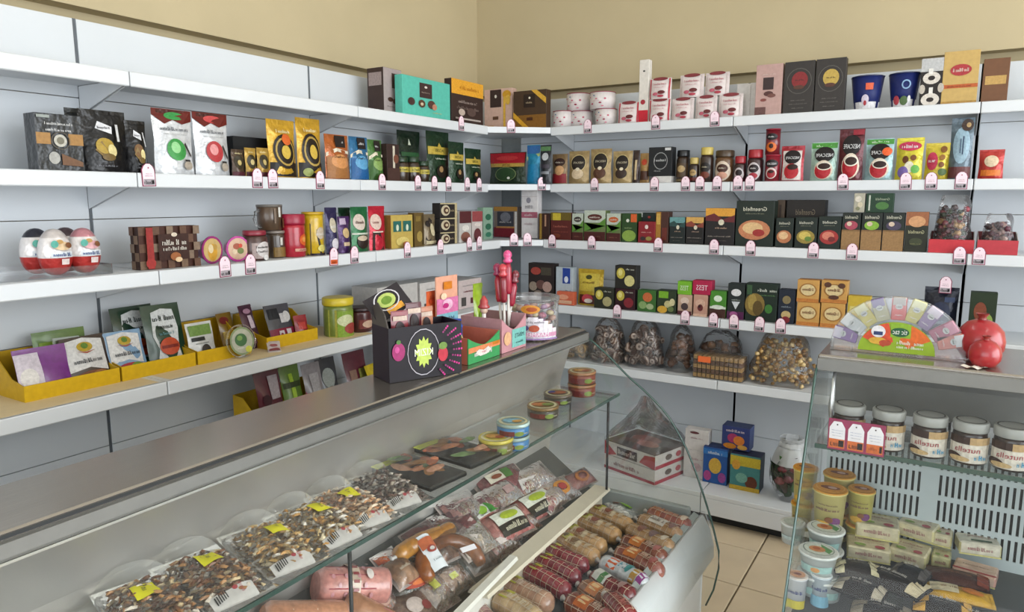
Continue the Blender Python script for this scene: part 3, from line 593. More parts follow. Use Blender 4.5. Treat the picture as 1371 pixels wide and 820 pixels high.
# ---- right wall shelf 2
RC = 'coffee packs on the far wall'
def rc(label, short, u0, u1, vt, c, dec, kind='pouch', ins=.03, **k):
    return it('coffee_pouch' if kind != 'jar' else 'coffee_jar', 'coffee pack' if kind != 'jar' else 'coffee jar', label, short, 'R', 2, u0, u1, vt, kind, c, dec, inset=ins, group=RC if kind != 'jar' else 'coffee jars on the wall shelves', **k)
rc('brown coffee pouch with red base, first on the far wall', 'brown red pouch', 737, 758, 206, '#8d7250', [El(.5, .72, .36, .14, '#3a2420'), Gk(.5, .72, .5, .05, '#e0d5c5'), Rr(.03, .03, .97, .34, '#8a2028'), El(.55, .45, .3, .16, '#d0a070')], d=.04)
def goldp(label, u0, u1, vt, low, c='#a88f62'):
    rc(label, label, u0, u1, vt, c, [El(.5, .62, .36, .25, '#2c2522'), Tx('NESCAFE', .5, .64, .06, '#d8ccb0', .55), Rg(.5, .62, .38, .27, .92, '#d2bd88'), El(.5, .3, .3, .16, low), El(.52, .44, .1, .05, '#e8dcc0')], d=.045)
goldp('matt gold coffee pouch with a cream cup print', 759, 787, 202, '#e0c9a8')
goldp('matt gold coffee pouch with dark beans, left of a pair', 788, 817, 199, '#5a3a2a')
goldp('matt gold coffee pouch with dark seal, right of a pair', 818, 845, 202, '#3c2c24', '#b39a6a')
rc('very slim dark coffee sachet between gold packs', 'slim dark sachet', 846, 855, 201, '#3a2824', [Rr(.4, .1, .7, .7, '#c9b088')], d=.03)
rc('small gold and red coffee pouch beside the black box', 'gold red pouch', 855, 868, 205, '#a5814c', [El(.5, .7, .3, .1, '#c0482c'), Rr(.05, .1, .95, .4, '#4a2a1c')], d=.035)
rs = it('paper_riser', 'riser', 'low white paper riser under the black coffee box', 'white riser', 'R', 2, 874, 898, 236, 'box', '#e6e2de', [], inset=.03, d=.07, group='shelf risers')
t = rc('square black coffee box with a pale ring, on the riser', 'black ring box', 868, 900, 197, '#1c1d20', [Rg(.52, .52, .3, .3, .9, '#9c9c9c'), Gk(.5, .55, .5, .09, '#d5d5d5', 2), Rr(.7, .88, .95, .97, '#d9d9d9'), Gk(.4, .18, .3, .05, '#b0b0b0')], 'box', .028, d=.06, z=top_of(rs))
rc('dark coffee jar with a wide black lid', 'black lid jar', 903, 921, 201, '#3a2a20', [Rr(.05, .25, .95, .85, '#5a4530'), El(.5, .6, .3, .15, '#c5a878'), Rr(.05, .05, .95, .15, '#7a6a4a')], 'jar', .05, lid='#15161a', lidh=.2)
rc('small square coffee jar with a gold cap', 'small gold cap jar', 921, 934, 211, '#33231c', [El(.5, .6, .36, .2, '#c0a06a'), Gk(.5, .62, .5, .08, '#2a1a14'), Rr(.1, .1, .9, .3, '#6a2a22')], 'jar', .03, lid='#c9b268', lidh=.26)
rc('tall square coffee jar with a gold cap', 'tall gold cap jar', 935, 953, 197, '#3a2820', [El(.5, .62, .4, .2, '#1f1814'), Gk(.5, .64, .5, .06, '#d8ccb0'), El(.5, .3, .36, .14, '#7a3a28'), Rr(.04, .0, .1, 1, '#d8b868')], 'jar', .03, lid='#d2bb62', lidh=.22)
rc('round belly coffee jar with brown lid and cream oval', 'round belly jar', 954, 980, 201, '#6a4a30', [El(.5, .5, .42, .46, '#e0cdb8'), El(.5, .62, .3, .2, '#4a2a20'), Gk(.5, .64, .4, .07, '#e8dcc8'), El(.5, .3, .28, .16, '#d6a088')], 'jar', .03, lid='#4a3826', lidh=.22, neck=.9)
rc('small coffee jar with red lid and silver oval', 'small red lid jar', 981, 997, 209, '#3a1f20', [El(.5, .45, .42, .42, '#cfc4c4'), El(.5, .55, .3, .2, '#2a1c1e'), El(.5, .25, .26, .14, '#b53442')], 'jar', .03, lid='#a8222e', lidh=.28)
rc('larger coffee jar with red lid and silver oval', 'larger red lid jar', 998, 1020, 200, '#3a1f20', [El(.5, .48, .42, .44, '#d3c8c8'), El(.5, .62, .32, .2, '#2a1c1e'), Gk(.5, .64, .4, .07, '#f0e8e8'), El(.5, .28, .28, .14, '#b53442')], 'jar', .03, lid='#a8222e', lidh=.26)
nes = [El(.5, .7, .42, .16, '#1d1518'), Tx('NESCAFE', .5, .69, .08, '#f0f0f0', .6), El(.5, .32, .36, .22, '#e2d2cc'), El(.5, .3, .28, .17, '#a82a34'), El(.5, .38, .2, .06, '#2a1412')]
n1 = rc('red coffee tin in the lower half of a stack', 'lower red tin', 1022, 1043, 207, '#8d1f2e', nes, 'can', .03, lid='#a8243a')
it('coffee_tin', 'coffee jar', 'red coffee tin stacked on another, with orange print', 'upper red tin', 'R', 2, 1023, 1043, 172, 'can', '#7a1d28', [El(.5, .72, .4, .14, '#1d1518'), Gk(.5, .72, .5, .06, '#e8e8e8'), El(.5, .3, .36, .2, '#e0702c'), El(.5, .34, .16, .1, '#33130e')], vb=206, inset=.03, lid='#a8243a', z=top_of(n1), group='coffee jars on the wall shelves')
rc('red coffee pouch with black arch and red cup', 'red arch pouch', 1044, 1076, 195, '#a3202e', [Rr(.08, .03, .9, .86, '#e6dcd6'), El(.5, .68, .36, .2, '#1d1518'), Tx('NESCAFE', .5, .66, .075, '#f0f0f0', .6), El(.5, .28, .32, .22, '#b5222c'), El(.55, .4, .24, .08, '#2c120c')], d=.05)
rc('green topped coffee pouch with red cup, left of the red pack', 'left green topped pouch', 1084, 1121, 190, '#a9c4b8', [Rr(.02, .84, .98, .98, '#4f9a3c'), Gk(.5, .91, .6, .06, '#e0f0d8')]+d_cup(), d=.05)
rc('taller dark red coffee pouch with a big red cup', 'dark red pouch', 1122, 1157, 172, '#5a1a24', d_cup('#171214')+[Rr(.55, .88, .98, .98, '#9a2030')], d=.055, ins=.02)
rc('green topped coffee pouch with red cup and orange sticker', 'right green topped pouch', 1158, 1197, 185, '#9dbcc0', [Rr(.02, .86, .98, .98, '#4f9a3c'), Gk(.5, .92, .6, .06, '#e0f0d8')]+d_cup()+[El(.78, .68, .18, .1, '#e8622c')], d=.05)
rc('larger yellow cocoa pouch with a pink oval logo', 'larger yellow pouch', 1199, 1237, 184, '#d6c93a', d_yolk('#f0e8d0'), d=.05)
rc('smaller yellow cocoa pouch with a tilted pink logo', 'smaller yellow pouch', 1238, 1272, 191, '#d3bd3a', [El(.3, .5, .24, .25, '#c83a58'), Gk(.3, .52, .34, .1, '#fff0f0', 5), El(.75, .82, .14, .09, '#8a5a28'), El(.72, .6, .12, .08, '#9a6a30'), El(.7, .4, .12, .08, '#7a4a20'), El(.75, .2, .18, .1, '#4f6a3a')], d=.05)
rc('tall grey blue pouch with sideways lettering in an oval', 'grey blue pouch', 1273, 1305, 157, '#5f6f7a', [El(.5, .55, .38, .3, '#9db9c9'), Rr(.55, .4, .6, .7, '#243a5a'), Rr(.44, .42, .48, .66, '#3a5270'), El(.7, .88, .26, .1, '#4a3830'), El(.75, .88, .1, .04, '#c9a878'), Rr(.02, .02, .98, .2, '#6a3a3a')], d=.05)
it('snack_pack', 'snack pack', 'red snack pack at the right end of the coffee shelf', 'red end pack', 'R', 2, 1310, 1345, 200, 'pouch', '#b8322c', [Rr(.1, .1, .9, .3, '#e07a2c'), El(.5, .6, .3, .2, '#e8d0b0')], inset=.03, d=.05, group='snack packs on the wall shelves')
# ================================================================== LEFT WALL, shelf 3
def egg_blister(y0):
    pass
ez = SZ[3]+.0008
eb = thing('egg_tray', 'clear plastic tray holding the surprise eggs', 'plastic tray', (DL[3]-.115, -2.80, ez), PI/2)
MB().box((-.16, -.075, 0), (.16, .075, .004)).obj('base', 'clear_plastic', eb)
MB().box((-.16, -.077, .0), (.16, -.0755, .03)).obj('front_wall', 'clear_plastic', eb)
MB().box((-.16, .0755, .0), (.16, .077, .03)).obj('rear_wall', 'clear_plastic', eb)
for s in (-1, 1): MB().box((s*.1608-.0007, -.077, 0), (s*.1608+.0007, .077, .03)).obj('side_wall', 'clear_plastic', eb)
def egg(label, u, inset, top, art):
    p = at(u, 345, x=DL[3]-inset)
    t = thing('surprise_egg', label, 'chocolate egg', (p.x, p.y, ez+.0045), PI/2, 'surprise eggs in the plastic tray')
    r, h = .045, .135; pr = []; n = 14
    for i in range(n+1):
        a = PI*i/n; z = h*(1-math.cos(a))/2; rad = r*math.sin(a)**.85*(1.06-.16*z/h)
        c = '#c23a36' if z < h*.36 else ('#eee8e6' if z < h*.78 else top)
        pr.append((max(rad, .0008), z, c))
    MB().lathe(pr, '#ffffff', 20, (0, 0, 0), sm=True).obj('shell', 'foil', t)
    def S(u_, v_):
        z = h*(.15+.75*v_); a = math.acos(1-2*z/h); rad = r*math.sin(a)**.85*(1.06-.16*z/h)
        s = 2*u_-1; return V(rad*math.sin(s*1.2), -rad*math.cos(s*1.2), z)
    printed(S, 1.2, [Rr(.2, .34, .8, .5, '#e9eef2'), Gk(.5, .42, .5, .1, '#3a5a94', 3), El(.5, .66, .24, .12, art), El(.42, .78, .1, .06, '#caa060'), El(.66, .68, .1, .08, '#8a5a3a'), Rr(.4, .14, .6, .3, '#e9d8d4'), El(.25, .72, .1, .1, '#5fb0a0')], t, off=.003)
egg('surprise egg with white top at the left edge, front row', 74, .075, '#d9d0cc', '#e8c9a0')
egg('surprise egg with pink top, front row right', 113, .075, '#c98a92', '#e6b0b4')
egg('surprise egg with black and blue top, back row left', 50, .16, '#3a3a44', '#4a6ab0')
egg('surprise egg with dark speckled top, back row middle', 90, .16, '#5a4a4e', '#8a7a70')
SN = 'sweets on the left wall'
dec = []
rr = random.Random(3)
for i in range(9):
    for j in range(5):
        if (i+j) % 2 == 0: dec.append(Rr(i/9, j/5, (i+1)/9, (j+1)/5, rr.choice(('#7d6450', '#8a7462', '#6a4c3c'))))
dec += [Rr(.28, .2, .8, .82, '#3d211a'), Rr(.09, .02, .2, .98, '#9c2f2c'), El(.14, .15, .08, .12, '#a83430'), El(.55, .8, .05, .05, '#e9d9c4'), Gk(.55, .62, .42, .13, '#efe6da', 3), Gk(.55, .47, .4, .09, '#efe6da', 7), El(.55, .28, .09, .1, '#a5643a'), El(.6, .2, .06, .06, '#e9c9a0')]
it('chocolate_box', 'chocolate box', 'brown chequered chocolate box with red ribbon print', 'chequered chocolate box', 'L', 3, 185, 266, 303, 'box', '#4a2a20', dec, vb=361, z=SZ[3]+.0008, inset=.05, d=.045, side='#3a221b', group=SN, sdec=[Rr(0, .0, .5, .2, '#7d6450'), Rr(.5, .2, 1, .4, '#7d6450'), Rr(0, .4, .5, .6, '#8a7462'), Rr(.5, .6, 1, .8, '#7d6450'), Rr(0, .8, .5, 1, '#6a4c3c')])
def bowl(label, u0, u1, vt, rim, labc, blobs, tilt):
    loc, w_, h, rz = pos('L', 3, u0, u1, vt, None, .06)
    t = thing('sweet_bowl', label, 'sweet tub', loc, rz+math.radians(tilt), 'plastic sweet bowls standing on edge')
    r = min(w_, h)/2*1.0
    # a shallow bowl standing on its rim, its sealed lid towards the aisle
    mb = MB(); n = 24
    prof_ = [(0, .05), (r*.55, .05), (r*.85, .01), (r, 0)]
    for j, (q, y) in enumerate(prof_):
        for i in range(n): mb.v.append((q*math.cos(2*PI*i/n), y, r+q*math.sin(2*PI*i/n)))
    for j in range(3):
        for i in range(n): mb.face([j*n+i, j*n+(i+1) % n, (j+1)*n+(i+1) % n, (j+1)*n+i], lin(rim), True)
    mb.obj('bowl', 'plastic', t)
    printed(lambda u, v: V((u-.5)*2*r, -.001, v*2*r), 1, [El(.5, .5, .5, .5, rim), El(.5, .5, .42, .42, labc)]+blobs, t, 'sealed_lid', mt='gloss')
    REG.setdefault(('L', 3), []).append(((u0+u1)/2, label))
bowl('purple rimmed bowl of sweets with cream lid', 267, 300, 315, '#a3307a', '#d8b878', [El(.5, .42, .22, .3, '#e0a83c'), El(.42, .55, .12, .16, '#f0dcae'), El(.62, .6, .1, .1, '#caa050')], 10)
bowl('pink rimmed bowl of sweets with speckled lid', 300, 336, 316, '#c43a9a', '#d9b49a', [El(.45, .6, .16, .12, '#a8503a'), El(.6, .42, .14, .12, '#6a7a3c'), El(.35, .4, .1, .1, '#e8d0b0'), El(.6, .62, .08, .08, '#d8402c')], -6)
it('jam_jar', 'jar', 'small brown jar with red lid and white label', 'small brown jar', 'L', 3, 338, 366, 309, 'jar', '#4a2c26', [Rr(.0, .1, 1, .8, '#b9a6a2'), El(.55, .5, .34, .36, '#d9d2d0'), Gk(.5, .62, .6, .1, '#2a2224', 2), Gk(.5, .42, .6, .1, '#2a2224', 4), El(.6, .14, .14, .12, '#f2f0ee')], inset=.02, lid='#8a2436', lidh=.16, group='jars on the wall shelves')
mj = it('coffee_jar', 'jar', 'glass jar of ground coffee with tan label, under the mug', 'tan label jar', 'L', 3, 367, 387, 309, 'jar', '#4a3c30', [Rr(0, .05, 1, .5, '#8a6c3a'), Rr(.4, .6, .55, .95, '#d8d4cc')], inset=.06, lid='#857a72', lidh=.1, neck=.96, group='jars on the wall shelves')
loc, w_, h, rz = pos('L', 3, 356, 388, 276, 309, .06); loc.z = top_of(mj)
mg = thing('coffee_mug', 'glass mug of brown coffee stacked on a jar', 'mug', loc, rz)
MB().lathe([(w_*.36, 0), (w_*.4, .004), (w_*.42, h*.95), (w_*.38, h)], '#54402f', 20, (0, w_*.42, 0)).obj('body', 'gloss', mg)
MB().lathe([(w_*.43, 0), (w_*.43, .008), (w_*.4, .009)], '#6b6660', 20, (0, w_*.42, h-.004)).obj('lid', 'plastic', mg)
MB().tube([(-w_*.4, w_*.4, h*.85), (-w_*.62, w_*.38, h*.75), (-w_*.68, w_*.38, h*.5), (-w_*.6, w_*.38, h*.25), (-w_*.4, w_*.4, h*.15)], .005, '#c9cdd0', 8).obj('handle', 'clear_plastic', mg)
printed(lambda u, v: V((u-.5)*w_*.8, w_*.42-w_*.42*math.cos(math.asin((2*u-1)*.93)), v*h), h/w_, [Rr(.5, .55, .62, .95, '#e0ddd6'), Rr(.3, .3, .36, .9, '#7a6452'), Rr(.7, .1, .95, .5, '#6b4c30')], mg, off=.002)
it('cocoa_tin', 'tin', 'bright red tin with crimson screw lid', 'red tin', 'L', 3, 390, 415, 287, 'jar', '#b32034', [El(.68, .6, .28, .2, '#e0642c'), El(.66, .62, .12, .1, '#f0a050'), Rr(.2, .2, .95, .3, '#d9a08a'), Gk(.6, .25, .5, .05, '#7a1420')], inset=.03, lid='#9c1838', lidh=.24, neck=.98, group='jars on the wall shelves')
it('cocoa_tin', 'tin', 'yellow tin with black diagonal and oval portrait', 'yellow tin', 'L', 3, 418, 439, 284, 'jar', '#d3ae1c', [Pl([(.05, .9), (.35, .7), (.55, .1), (.5, 0), (.05, 0)], '#2a2420'), El(.5, .62, .24, .17, '#c9b8a0'), Gk(.5, .6, .5, .08, '#f2ece0'), El(.55, .2, .26, .1, '#d9cc70'), Rr(0, 0, 1, .06, '#2a1c2c')], inset=.03, lid='#c49c18', lidh=.06, neck=1, group='jars on the wall shelves')
def snack(label, short, u0, u1, vt, c, dec, kind='pouch', ins=.03, d=.04, name='coffee_pouch', **k):
    return it(name, 'coffee pack', label, short, 'L', 3, u0, u1, vt, kind, c, dec, inset=ins, d=d, group='packs on the third left shelf', **k)
port = [El(.5, .62, .3, .16, '#c9bfa8'), Gk(.5, .6, .5, .08, '#f0ece2', 3)]
snack('dark indigo pack with oval portrait beside the yellow tin', 'indigo pack', 440, 456, 278, '#2b2550', port+[El(.5, .22, .26, .12, '#d5d0d8')])
snack('purple pack with a small golden oval', 'purple pack', 457, 473, 290, '#46235c', [El(.5, .55, .26, .14, '#c5a878'), Rr(.1, .78, .6, .95, '#bba8c0'), Rr(.2, .2, .7, .3, '#c9b090')], ins=.02)
snack('dark green pack showing behind the purple one', 'dark green pack', 458, 474, 278, '#173a26', [Rr(.2, .7, .8, .8, '#c5a0b0')], ins=.09)
snack('emerald green pack with pale oval and cup', 'emerald pack', 474, 497, 277, '#1f6a3c', [El(.42, .66, .36, .18, '#d9c9bc'), Gk(.42, .66, .5, .07, '#6a4a44', 2), Rr(0, .38, 1, .42, '#c9d0c0'), El(.5, .22, .32, .16, '#2a1a14'), El(.45, .3, .26, .06, '#c9b8a0')])
snack('red pack with pale oval and dark cup', 'red pack', 498, 520, 276, '#c41f36', [El(.35, .64, .32, .18, '#e0c5b8'), Gk(.35, .64, .4, .07, '#8a4a44', 2), Pl([(.1, .0), (.1, .42), (.5, .42), (.75, .0)], '#37201c'), Rr(.1, .4, .7, .43, '#e0d0c0')])
tb = dict(kind='box', name='tea_box')
snack('yellow tea box with teal panels', 'yellow tea box', 523, 553, 288, '#c9ae5a', [Rr(.1, .5, .46, .82, '#2f6b62'), Rr(.54, .5, .92, .82, '#2f6b62'), El(.28, .62, .06, .1, '#d8e0c8'), El(.72, .62, .06, .1, '#d8e0c8'), El(.5, .2, .3, .14, '#e2cd7a'), El(.65, .12, .16, .08, '#c98a4c')], side='#8a6428', **tb)
snack('olive brown tea box with yellow flecks', 'olive tea box', 555, 568, 285, '#6a5428', [El(.5, .3, .3, .16, '#a88f4c'), Rr(.75, .05, .95, .95, '#4a3a1c'), Rr(.1, .75, .6, .9, '#8a7238')], **tb)
snack('gold and black patterned tea pouch', 'patterned tea pouch', 570, 587, 287, '#7a6a50', [Pl([(.1, .2), (.5, .9), (.7, .8), (.4, .1)], '#2c2624'), El(.6, .5, .2, .2, '#d3c6a2'), El(.3, .7, .16, .1, '#2a2220'), Rr(.1, .05, .9, .15, '#c9bc98')])
zz = None
for k, (v0, v1, lab) in enumerate(((311, 328, 'bottom black and gold mini box of a stack of three'), (292, 310, 'middle black and gold mini box of a stack of three'), (272, 291, 'topmost black and gold mini box of a stack of three'))):
    t = snack(lab, lab, 589, 612, v0, '#2a2422', [Rr(.86, 0, 1, 1, '#c5b48c'), Rr(0, .92, 1, 1, '#cdbf96'), El(.3, .5, .26, .36, '#d3c6a8'), El(.34, .5, .16, .24, '#55382c'), El(.36, .5, .08, .1, '#d8c8a4'), Gk(.68, .5, .26, .16, '#a8987a')], 'box', .035, .05, 'tea_box', vb=v1, z=zz)
    zz = top_of(t)
snack('white tea box with dark red top, left of two', 'left white red box', 615, 631, 283, '#c9c5c0', [Rr(0, .62, 1, 1, '#5a2a2c'), El(.5, .18, .4, .16, '#8a5a4c'), El(.5, .46, .3, .1, '#e8e4dc')], **tb)
snack('white tea box with red top, right of two', 'right white red box', 632, 646, 283, '#cfc5c0', [Rr(0, .66, 1, 1, '#9c4a4c'), El(.5, .22, .36, .22, '#6a3438'), El(.5, .56, .3, .06, '#e8dcd4')], **tb)
it('tea_box', 'tea box', 'pale green tea box next to the golden photo pack', 'pale green box', 'L', 3, 647, 660, 278, 'box', '#8fae98', [El(.5, .7, .3, .1, '#2f6a50'), El(.5, .4, .3, .1, '#2f6a50'), El(.5, .15, .3, .08, '#3a7a60')], inset=.09, d=.04, group='tea boxes on the wall shelves')
it('tea_pack', 'tea box', 'golden topped pack with dark portrait and crimson base, in the corner', 'golden photo pack', 'C', 3, 661, 693, 277, 'box', '#8a7a70', [Rr(0, .86, 1, 1, '#b8863a'), Rr(.15, .36, .85, .84, '#3f3f48'), El(.5, .66, .22, .16, '#7a7a82'), Gk(.5, .5, .5, .06, '#c9c5c0'), Rr(0, 0, 1, .32, '#7a1f2c'), Rr(.1, .3, .9, .35, '#c08a4c'), Rr(.9, .1, 1, .84, '#d9d5d0')], inset=-.05, d=.05, group='tea boxes on the wall shelves')
wt = it('tea_box', 'tea box', 'tall white box with pink band standing in the corner', 'white pink corner box', 'C', 3, 698, 720, 254, 'box', '#e9e4e4', [Rr(0, .42, 1, .54, '#b56478'), Gk(.5, .66, .5, .1, '#a8a4a8', 3), El(.45, .78, .14, .06, '#9a96a0'), Gk(.5, .48, .6, .05, '#e8d0d4'), Gk(.5, .3, .6, .05, '#d0b8bc'), Rr(0, .85, 1, .86, '#cfc5c5')], inset=-.02, d=.05, group='tea boxes on the wall shelves')
# ---- right wall shelf 3
def tea(label, short, u0, u1, vt, c, dec, ins=.03, d=.06, **k):
    return it('tea_box', 'tea box', label, short, 'R', 3, u0, u1, vt, 'box', c, dec, inset=ins, d=d, group='tea boxes on the wall shelves', **k)
tea('brown and gold striped tea box at the corner', 'brown gold stripe box', 721, 736, 286, '#3a2018', [Rr(.1, 0, .3, 1, '#9a7a34'), Rr(.55, .5, .7, .95, '#b58a70')])
tea('red brown tea box with golden top, first pair', 'red brown golden box', 737, 765, 285, '#5a1f1a', [Rr(0, .72, 1, 1, '#6a5a20'), Rr(.1, .72, .5, .98, '#c9b43a'), Gk(.5, .5, .7, .08, '#b86a5a', 2), Gk(.5, .3, .7, .06, '#9a4a40', 3), El(.3, .15, .2, .08, '#7a3a28')])
leaf = lambda logo: [Rr(0, .6, 1, 1, '#c2cbbc'), Pl([(0, .6), (0, .3), (.4, .42), (1, .75), (1, .5), (.5, .3)], '#5a8a34'), Rr(0, 0, 1, .3, '#4a1c18'), El(.5, .78, .34, .1, logo), Gk(.5, .78, .5, .06, '#efe6da', 3), Gk(.5, .15, .6, .05, '#8a5a4c')]
tea('narrow white and green tea box with leaf print', 'narrow leaf box', 766, 781, 286, '#6a7a4a', leaf('#3a3430'))
tea('wide white and green tea box with brown logo', 'wide leaf box', 782, 811, 282, '#6a7a4a', leaf('#5a2a24'))
tea('green leaf tea box with orange logo', 'orange logo leaf box', 812, 831, 286, '#6a7a4a', leaf('#c9602c'))
tea('dark green tea box with an orange sticker', 'orange sticker box', 832, 853, 286, '#2c4a22', [Rr(.6, .7, .98, .98, '#d8602c'), El(.4, .75, .1, .06, '#e8e8d8'), El(.5, .22, .45, .2, '#8aa84a'), Gk(.45, .5, .5, .06, '#9ab078')])
tea('short red tea box with small white crest', 'short red box', 854, 877, 297, '#8a1f28', [El(.5, .75, .1, .1, '#e8d8d0'), Gk(.5, .5, .6, .06, '#d8a8a0'), El(.3, .2, .16, .1, '#3a2a2a'), El(.65, .2, .18, .1, '#9a8a4a')], .02, .05)
tea('dark tea box peeping above the short red box', 'dark back box', 857, 877, 285, '#23302c', [Rr(0, .85, .15, 1, '#c9d0c8'), El(.6, .85, .1, .04, '#b03a30')], .1, .05)
tea('dark brown tea box with a golden side strip', 'golden strip box', 878, 895, 284, '#4a2a20', [Rr(0, 0, .4, 1, '#a8772c'), Rr(.5, .1, .9, .5, '#6a2a20'), Rr(.05, .6, .35, .95, '#d0a850')])
sun = lambda a, b: [Rr(0, .78, 1, 1, a), Pl([(0, .78), (.3, .86), (.6, .7), (1, .82), (1, .62), (0, .66)], b), El(.55, .62, .1, .08, '#e0d8c0'), Gk(.55, .47, .4, .05, '#c9a890'), Gk(.5, .24, .8, .035, '#b0a498'), Gk(.5, .12, .5, .02, '#7a7068')]
tea('black tea box with teal sky print', 'teal sky box', 896, 917, 291, '#1d2523', sun('#6a9a9a', '#2a4a48'))
tea('small black tea box with orange sunset print', 'small sunset box', 918, 942, 291, '#1f1c1c', sun('#d8a85a', '#8a4030'))
tea('large black tea box with orange sunset print', 'large sunset box', 944, 984, 279, '#231f20', sun('#e0a03a', '#6a2428'), .03, .07)
tea('largest dark green tea box with a big cup print', 'largest green tea box', 985, 1037, 269, '#1f2a22', d_tea('#c9825a', '#e6bf8a', ph2='#a5302c'), .03, .08)
tea('small dark green tea box with amber cup, left of three', 'left small green tea box', 1038, 1062, 292, '#1d2822', d_tea('#c07a50', '#e8c090'))
tea('small dark green tea box with golden flowers, middle of three', 'middle small green tea box', 1064, 1094, 291, '#1d2822', d_tea('#a08a3c', '#d8c060', ph2='#6a8a3a'))
tea('small dark green tea box with red berries, right of three', 'right small green tea box', 1095, 1126, 290, '#1d2822', d_tea('#a8302c', '#d8806a', ph2='#7a2020'))
tea('wide black tea box lying back behind the small green boxes', 'wide black back box', 1052, 1105, 268, '#2a2420', [Tx('Greenfield', .5, .74, .12, '#8a7a64', .5)], .15, .08)
tea('slim brown box standing behind the largest green box', 'slim brown back box', 1040, 1050, 268, '#5a4a3c', [Rr(.3, .1, .6, .9, '#3a2c24')], .14, .06)
kr = []
def kraft(label, short, u0, u1, fr):
    t = tea(label, short, u0, u1, 285, '#232a24', [Rr(0, 0, 1, .52, '#a07a4c'), Rr(0, .5, 1, .54, '#866238'), Tx('Greenfield', .5, .88, .085, '#e0ddc8', .7), El(.5, .66, .36, .12, fr), El(.4, .7, .14, .06, '#e0c8b0')])
    return t
k1 = kraft('tea box with red berry print in a kraft sleeve', 'berry kraft tea', 1127, 1152, '#b0485a')
k2 = kraft('tea box with green apple print in a kraft sleeve', 'apple kraft tea', 1153, 1181, '#8ab83a')
k3 = kraft('tea box with dark currant print in a kraft sleeve', 'currant kraft tea', 1182, 1211, '#4a4058')
tea('pale floral tea box stacked above the kraft sleeves', 'pale floral box', 1143, 1158, 259, '#b9b4a2', [El(.4, .7, .3, .16, '#e0d8c8'), El(.6, .4, .24, .14, '#d8cdb0'), El(.4, .2, .2, .1, '#8a8a6a')], .04, .05, vb=284, z=top_of(k2))
tea('green tea box stacked above the kraft sleeves', 'upper green box', 1159, 1197, 259, '#23402c', [Rr(.1, .1, .16, .9, '#c9d0c0'), Tx('Greenfield', .6, .7, .12, '#b9c4a8', .5), El(.6, .35, .24, .2, '#4a7a3a')], .04, .05, vb=284, z=top_of(k2))
tea('dark olive tea box with an amber cup at the top', 'amber cup box', 1212, 1243, 284, '#2b2c1f', [Rr(0, .66, 1, 1, '#a0623c'), El(.5, .76, .38, .14, '#d8a070'), Tx('Greenfield', .5, .5, .085, '#c9c49a', .7), El(.5, .25, .3, .1, '#3f4428'), Gk(.5, .2, .5, .03, '#8a8a5a')])
def candy_tray(label, u0, u1, vtf, c):
    loc, w_, h, rz = pos('R', 3, u0, u1, vtf, None, .02); loc.z += .0
    t = thing('candy_tray', label, 'candy tray', loc, rz, 'red candy trays on the tea shelf')
    MB().box((-w_/2, 0, 0), (w_/2, .003, h), c).obj('front_panel', 'carton', t)
    MB().box((-w_/2, .004, 0), (w_/2, .18, .003), c).obj('base', 'carton', t)
    for s in (-1, 1): MB().prism([(.004, .0035), (.18, .0035), (.18, h*1.5), (.12, h*1.4), (.004, h)], 'x', s*w_/2-(.003 if s > 0 else 0), s*w_/2+(.003 if s < 0 else 0), '#d8cfc8').obj('side_panel', 'carton', t)
    MB().box((-w_/2, .181, .0035), (w_/2, .184, h*1.5), '#7a3a3c').obj('back_panel', 'carton', t)
    REG.setdefault(('R', 3), []).append(((u0+u1)/2, 'red candy tray'))
    return t, loc, w_, h
def filled_bag(name, label, cat, loc, rz, w_, h, d, cols, n, size, lumpy=True, group=None, film='film', piece='candy', pcs=None, neck=True, tp_=.38):
    t = thing(name, label, cat, loc, rz, group); rr = random.Random(int(w_*9000)+n)
    ms = []
    for c in cols:
        mb = MB(); bm = bmesh.new(); bmesh.ops.create_icosphere(bm, subdivisions=1, radius=size)
        for v in bm.verts: v.co *= rr.uniform(.75, 1.15)
        bm.verts.index_update(); mb.v = [tuple(v.co) for v in bm.verts]
        for f in bm.faces: mb.face([v.index for v in f.verts], lin(c), True)
        bm.free(); ms.append((pcs or mb).mesh(piece, 'food'))
    for i in range(n):
        zq = rr.random()**1.15; fill = .84
        z = size+zq*(h*fill-size*2); wf = (1-tp_*.9*zq**2)
        x = rr.uniform(-.5, .5)*(w_-size*2.4)*wf; y = d*.5+rr.uniform(-.5, .5)*(d-size*2.4)*wf
        o = mesh_obj(piece, ms[i % len(ms)], t, (x, y, z), (rr.uniform(0, 6), rr.uniform(0, 6), rr.uniform(0, 6)))
        o.scale = (rr.uniform(.8, 1.2),)*3
    def S(a, b):
        th = 2*PI*a; k = (.9+.1*math.sin(PI*min(1, b*2.2)))*(1-tp_*b**2.2) if b < .86 else ((.9-.65*tp_)-(b-.86)*(2.4 if neck else 1.2)); q = .5*k*(1+.06*math.sin(5*th+9*b)+.03*math.sin(11*th))
        e = lambda c: math.copysign(abs(c)**.75, c)
        return V(w_*q*e(math.cos(th)), d*.5+d*q*e(math.sin(th)), .001+b*h)
    mb = MB(); mb.grid(S, 20, 10, '#ffffff'); mb.obj('clear_bag', film, t)
    return t
ct, cl, cw, ch = candy_tray('red card tray with a bag of dark red sweets', 1242, 1303, 321, '#d23a44')
filled_bag('sweets_bag', 'clear bag of dark red wrapped sweets in the red tray', 'sweets', cl+V(0, .012, .0045), 0, cw*.86, .235, .13, ['#6a2430', '#3a1c22', '#8a3a44', '#4a2a2c', '#b08a5a', '#2c3a24'], 150, .014, piece='sweet', tp_=.12, neck=False)
ct2, cl2, cw2, ch2 = candy_tray('red card tray cut by the right edge', 1307, 1362, 322, '#c8404a')
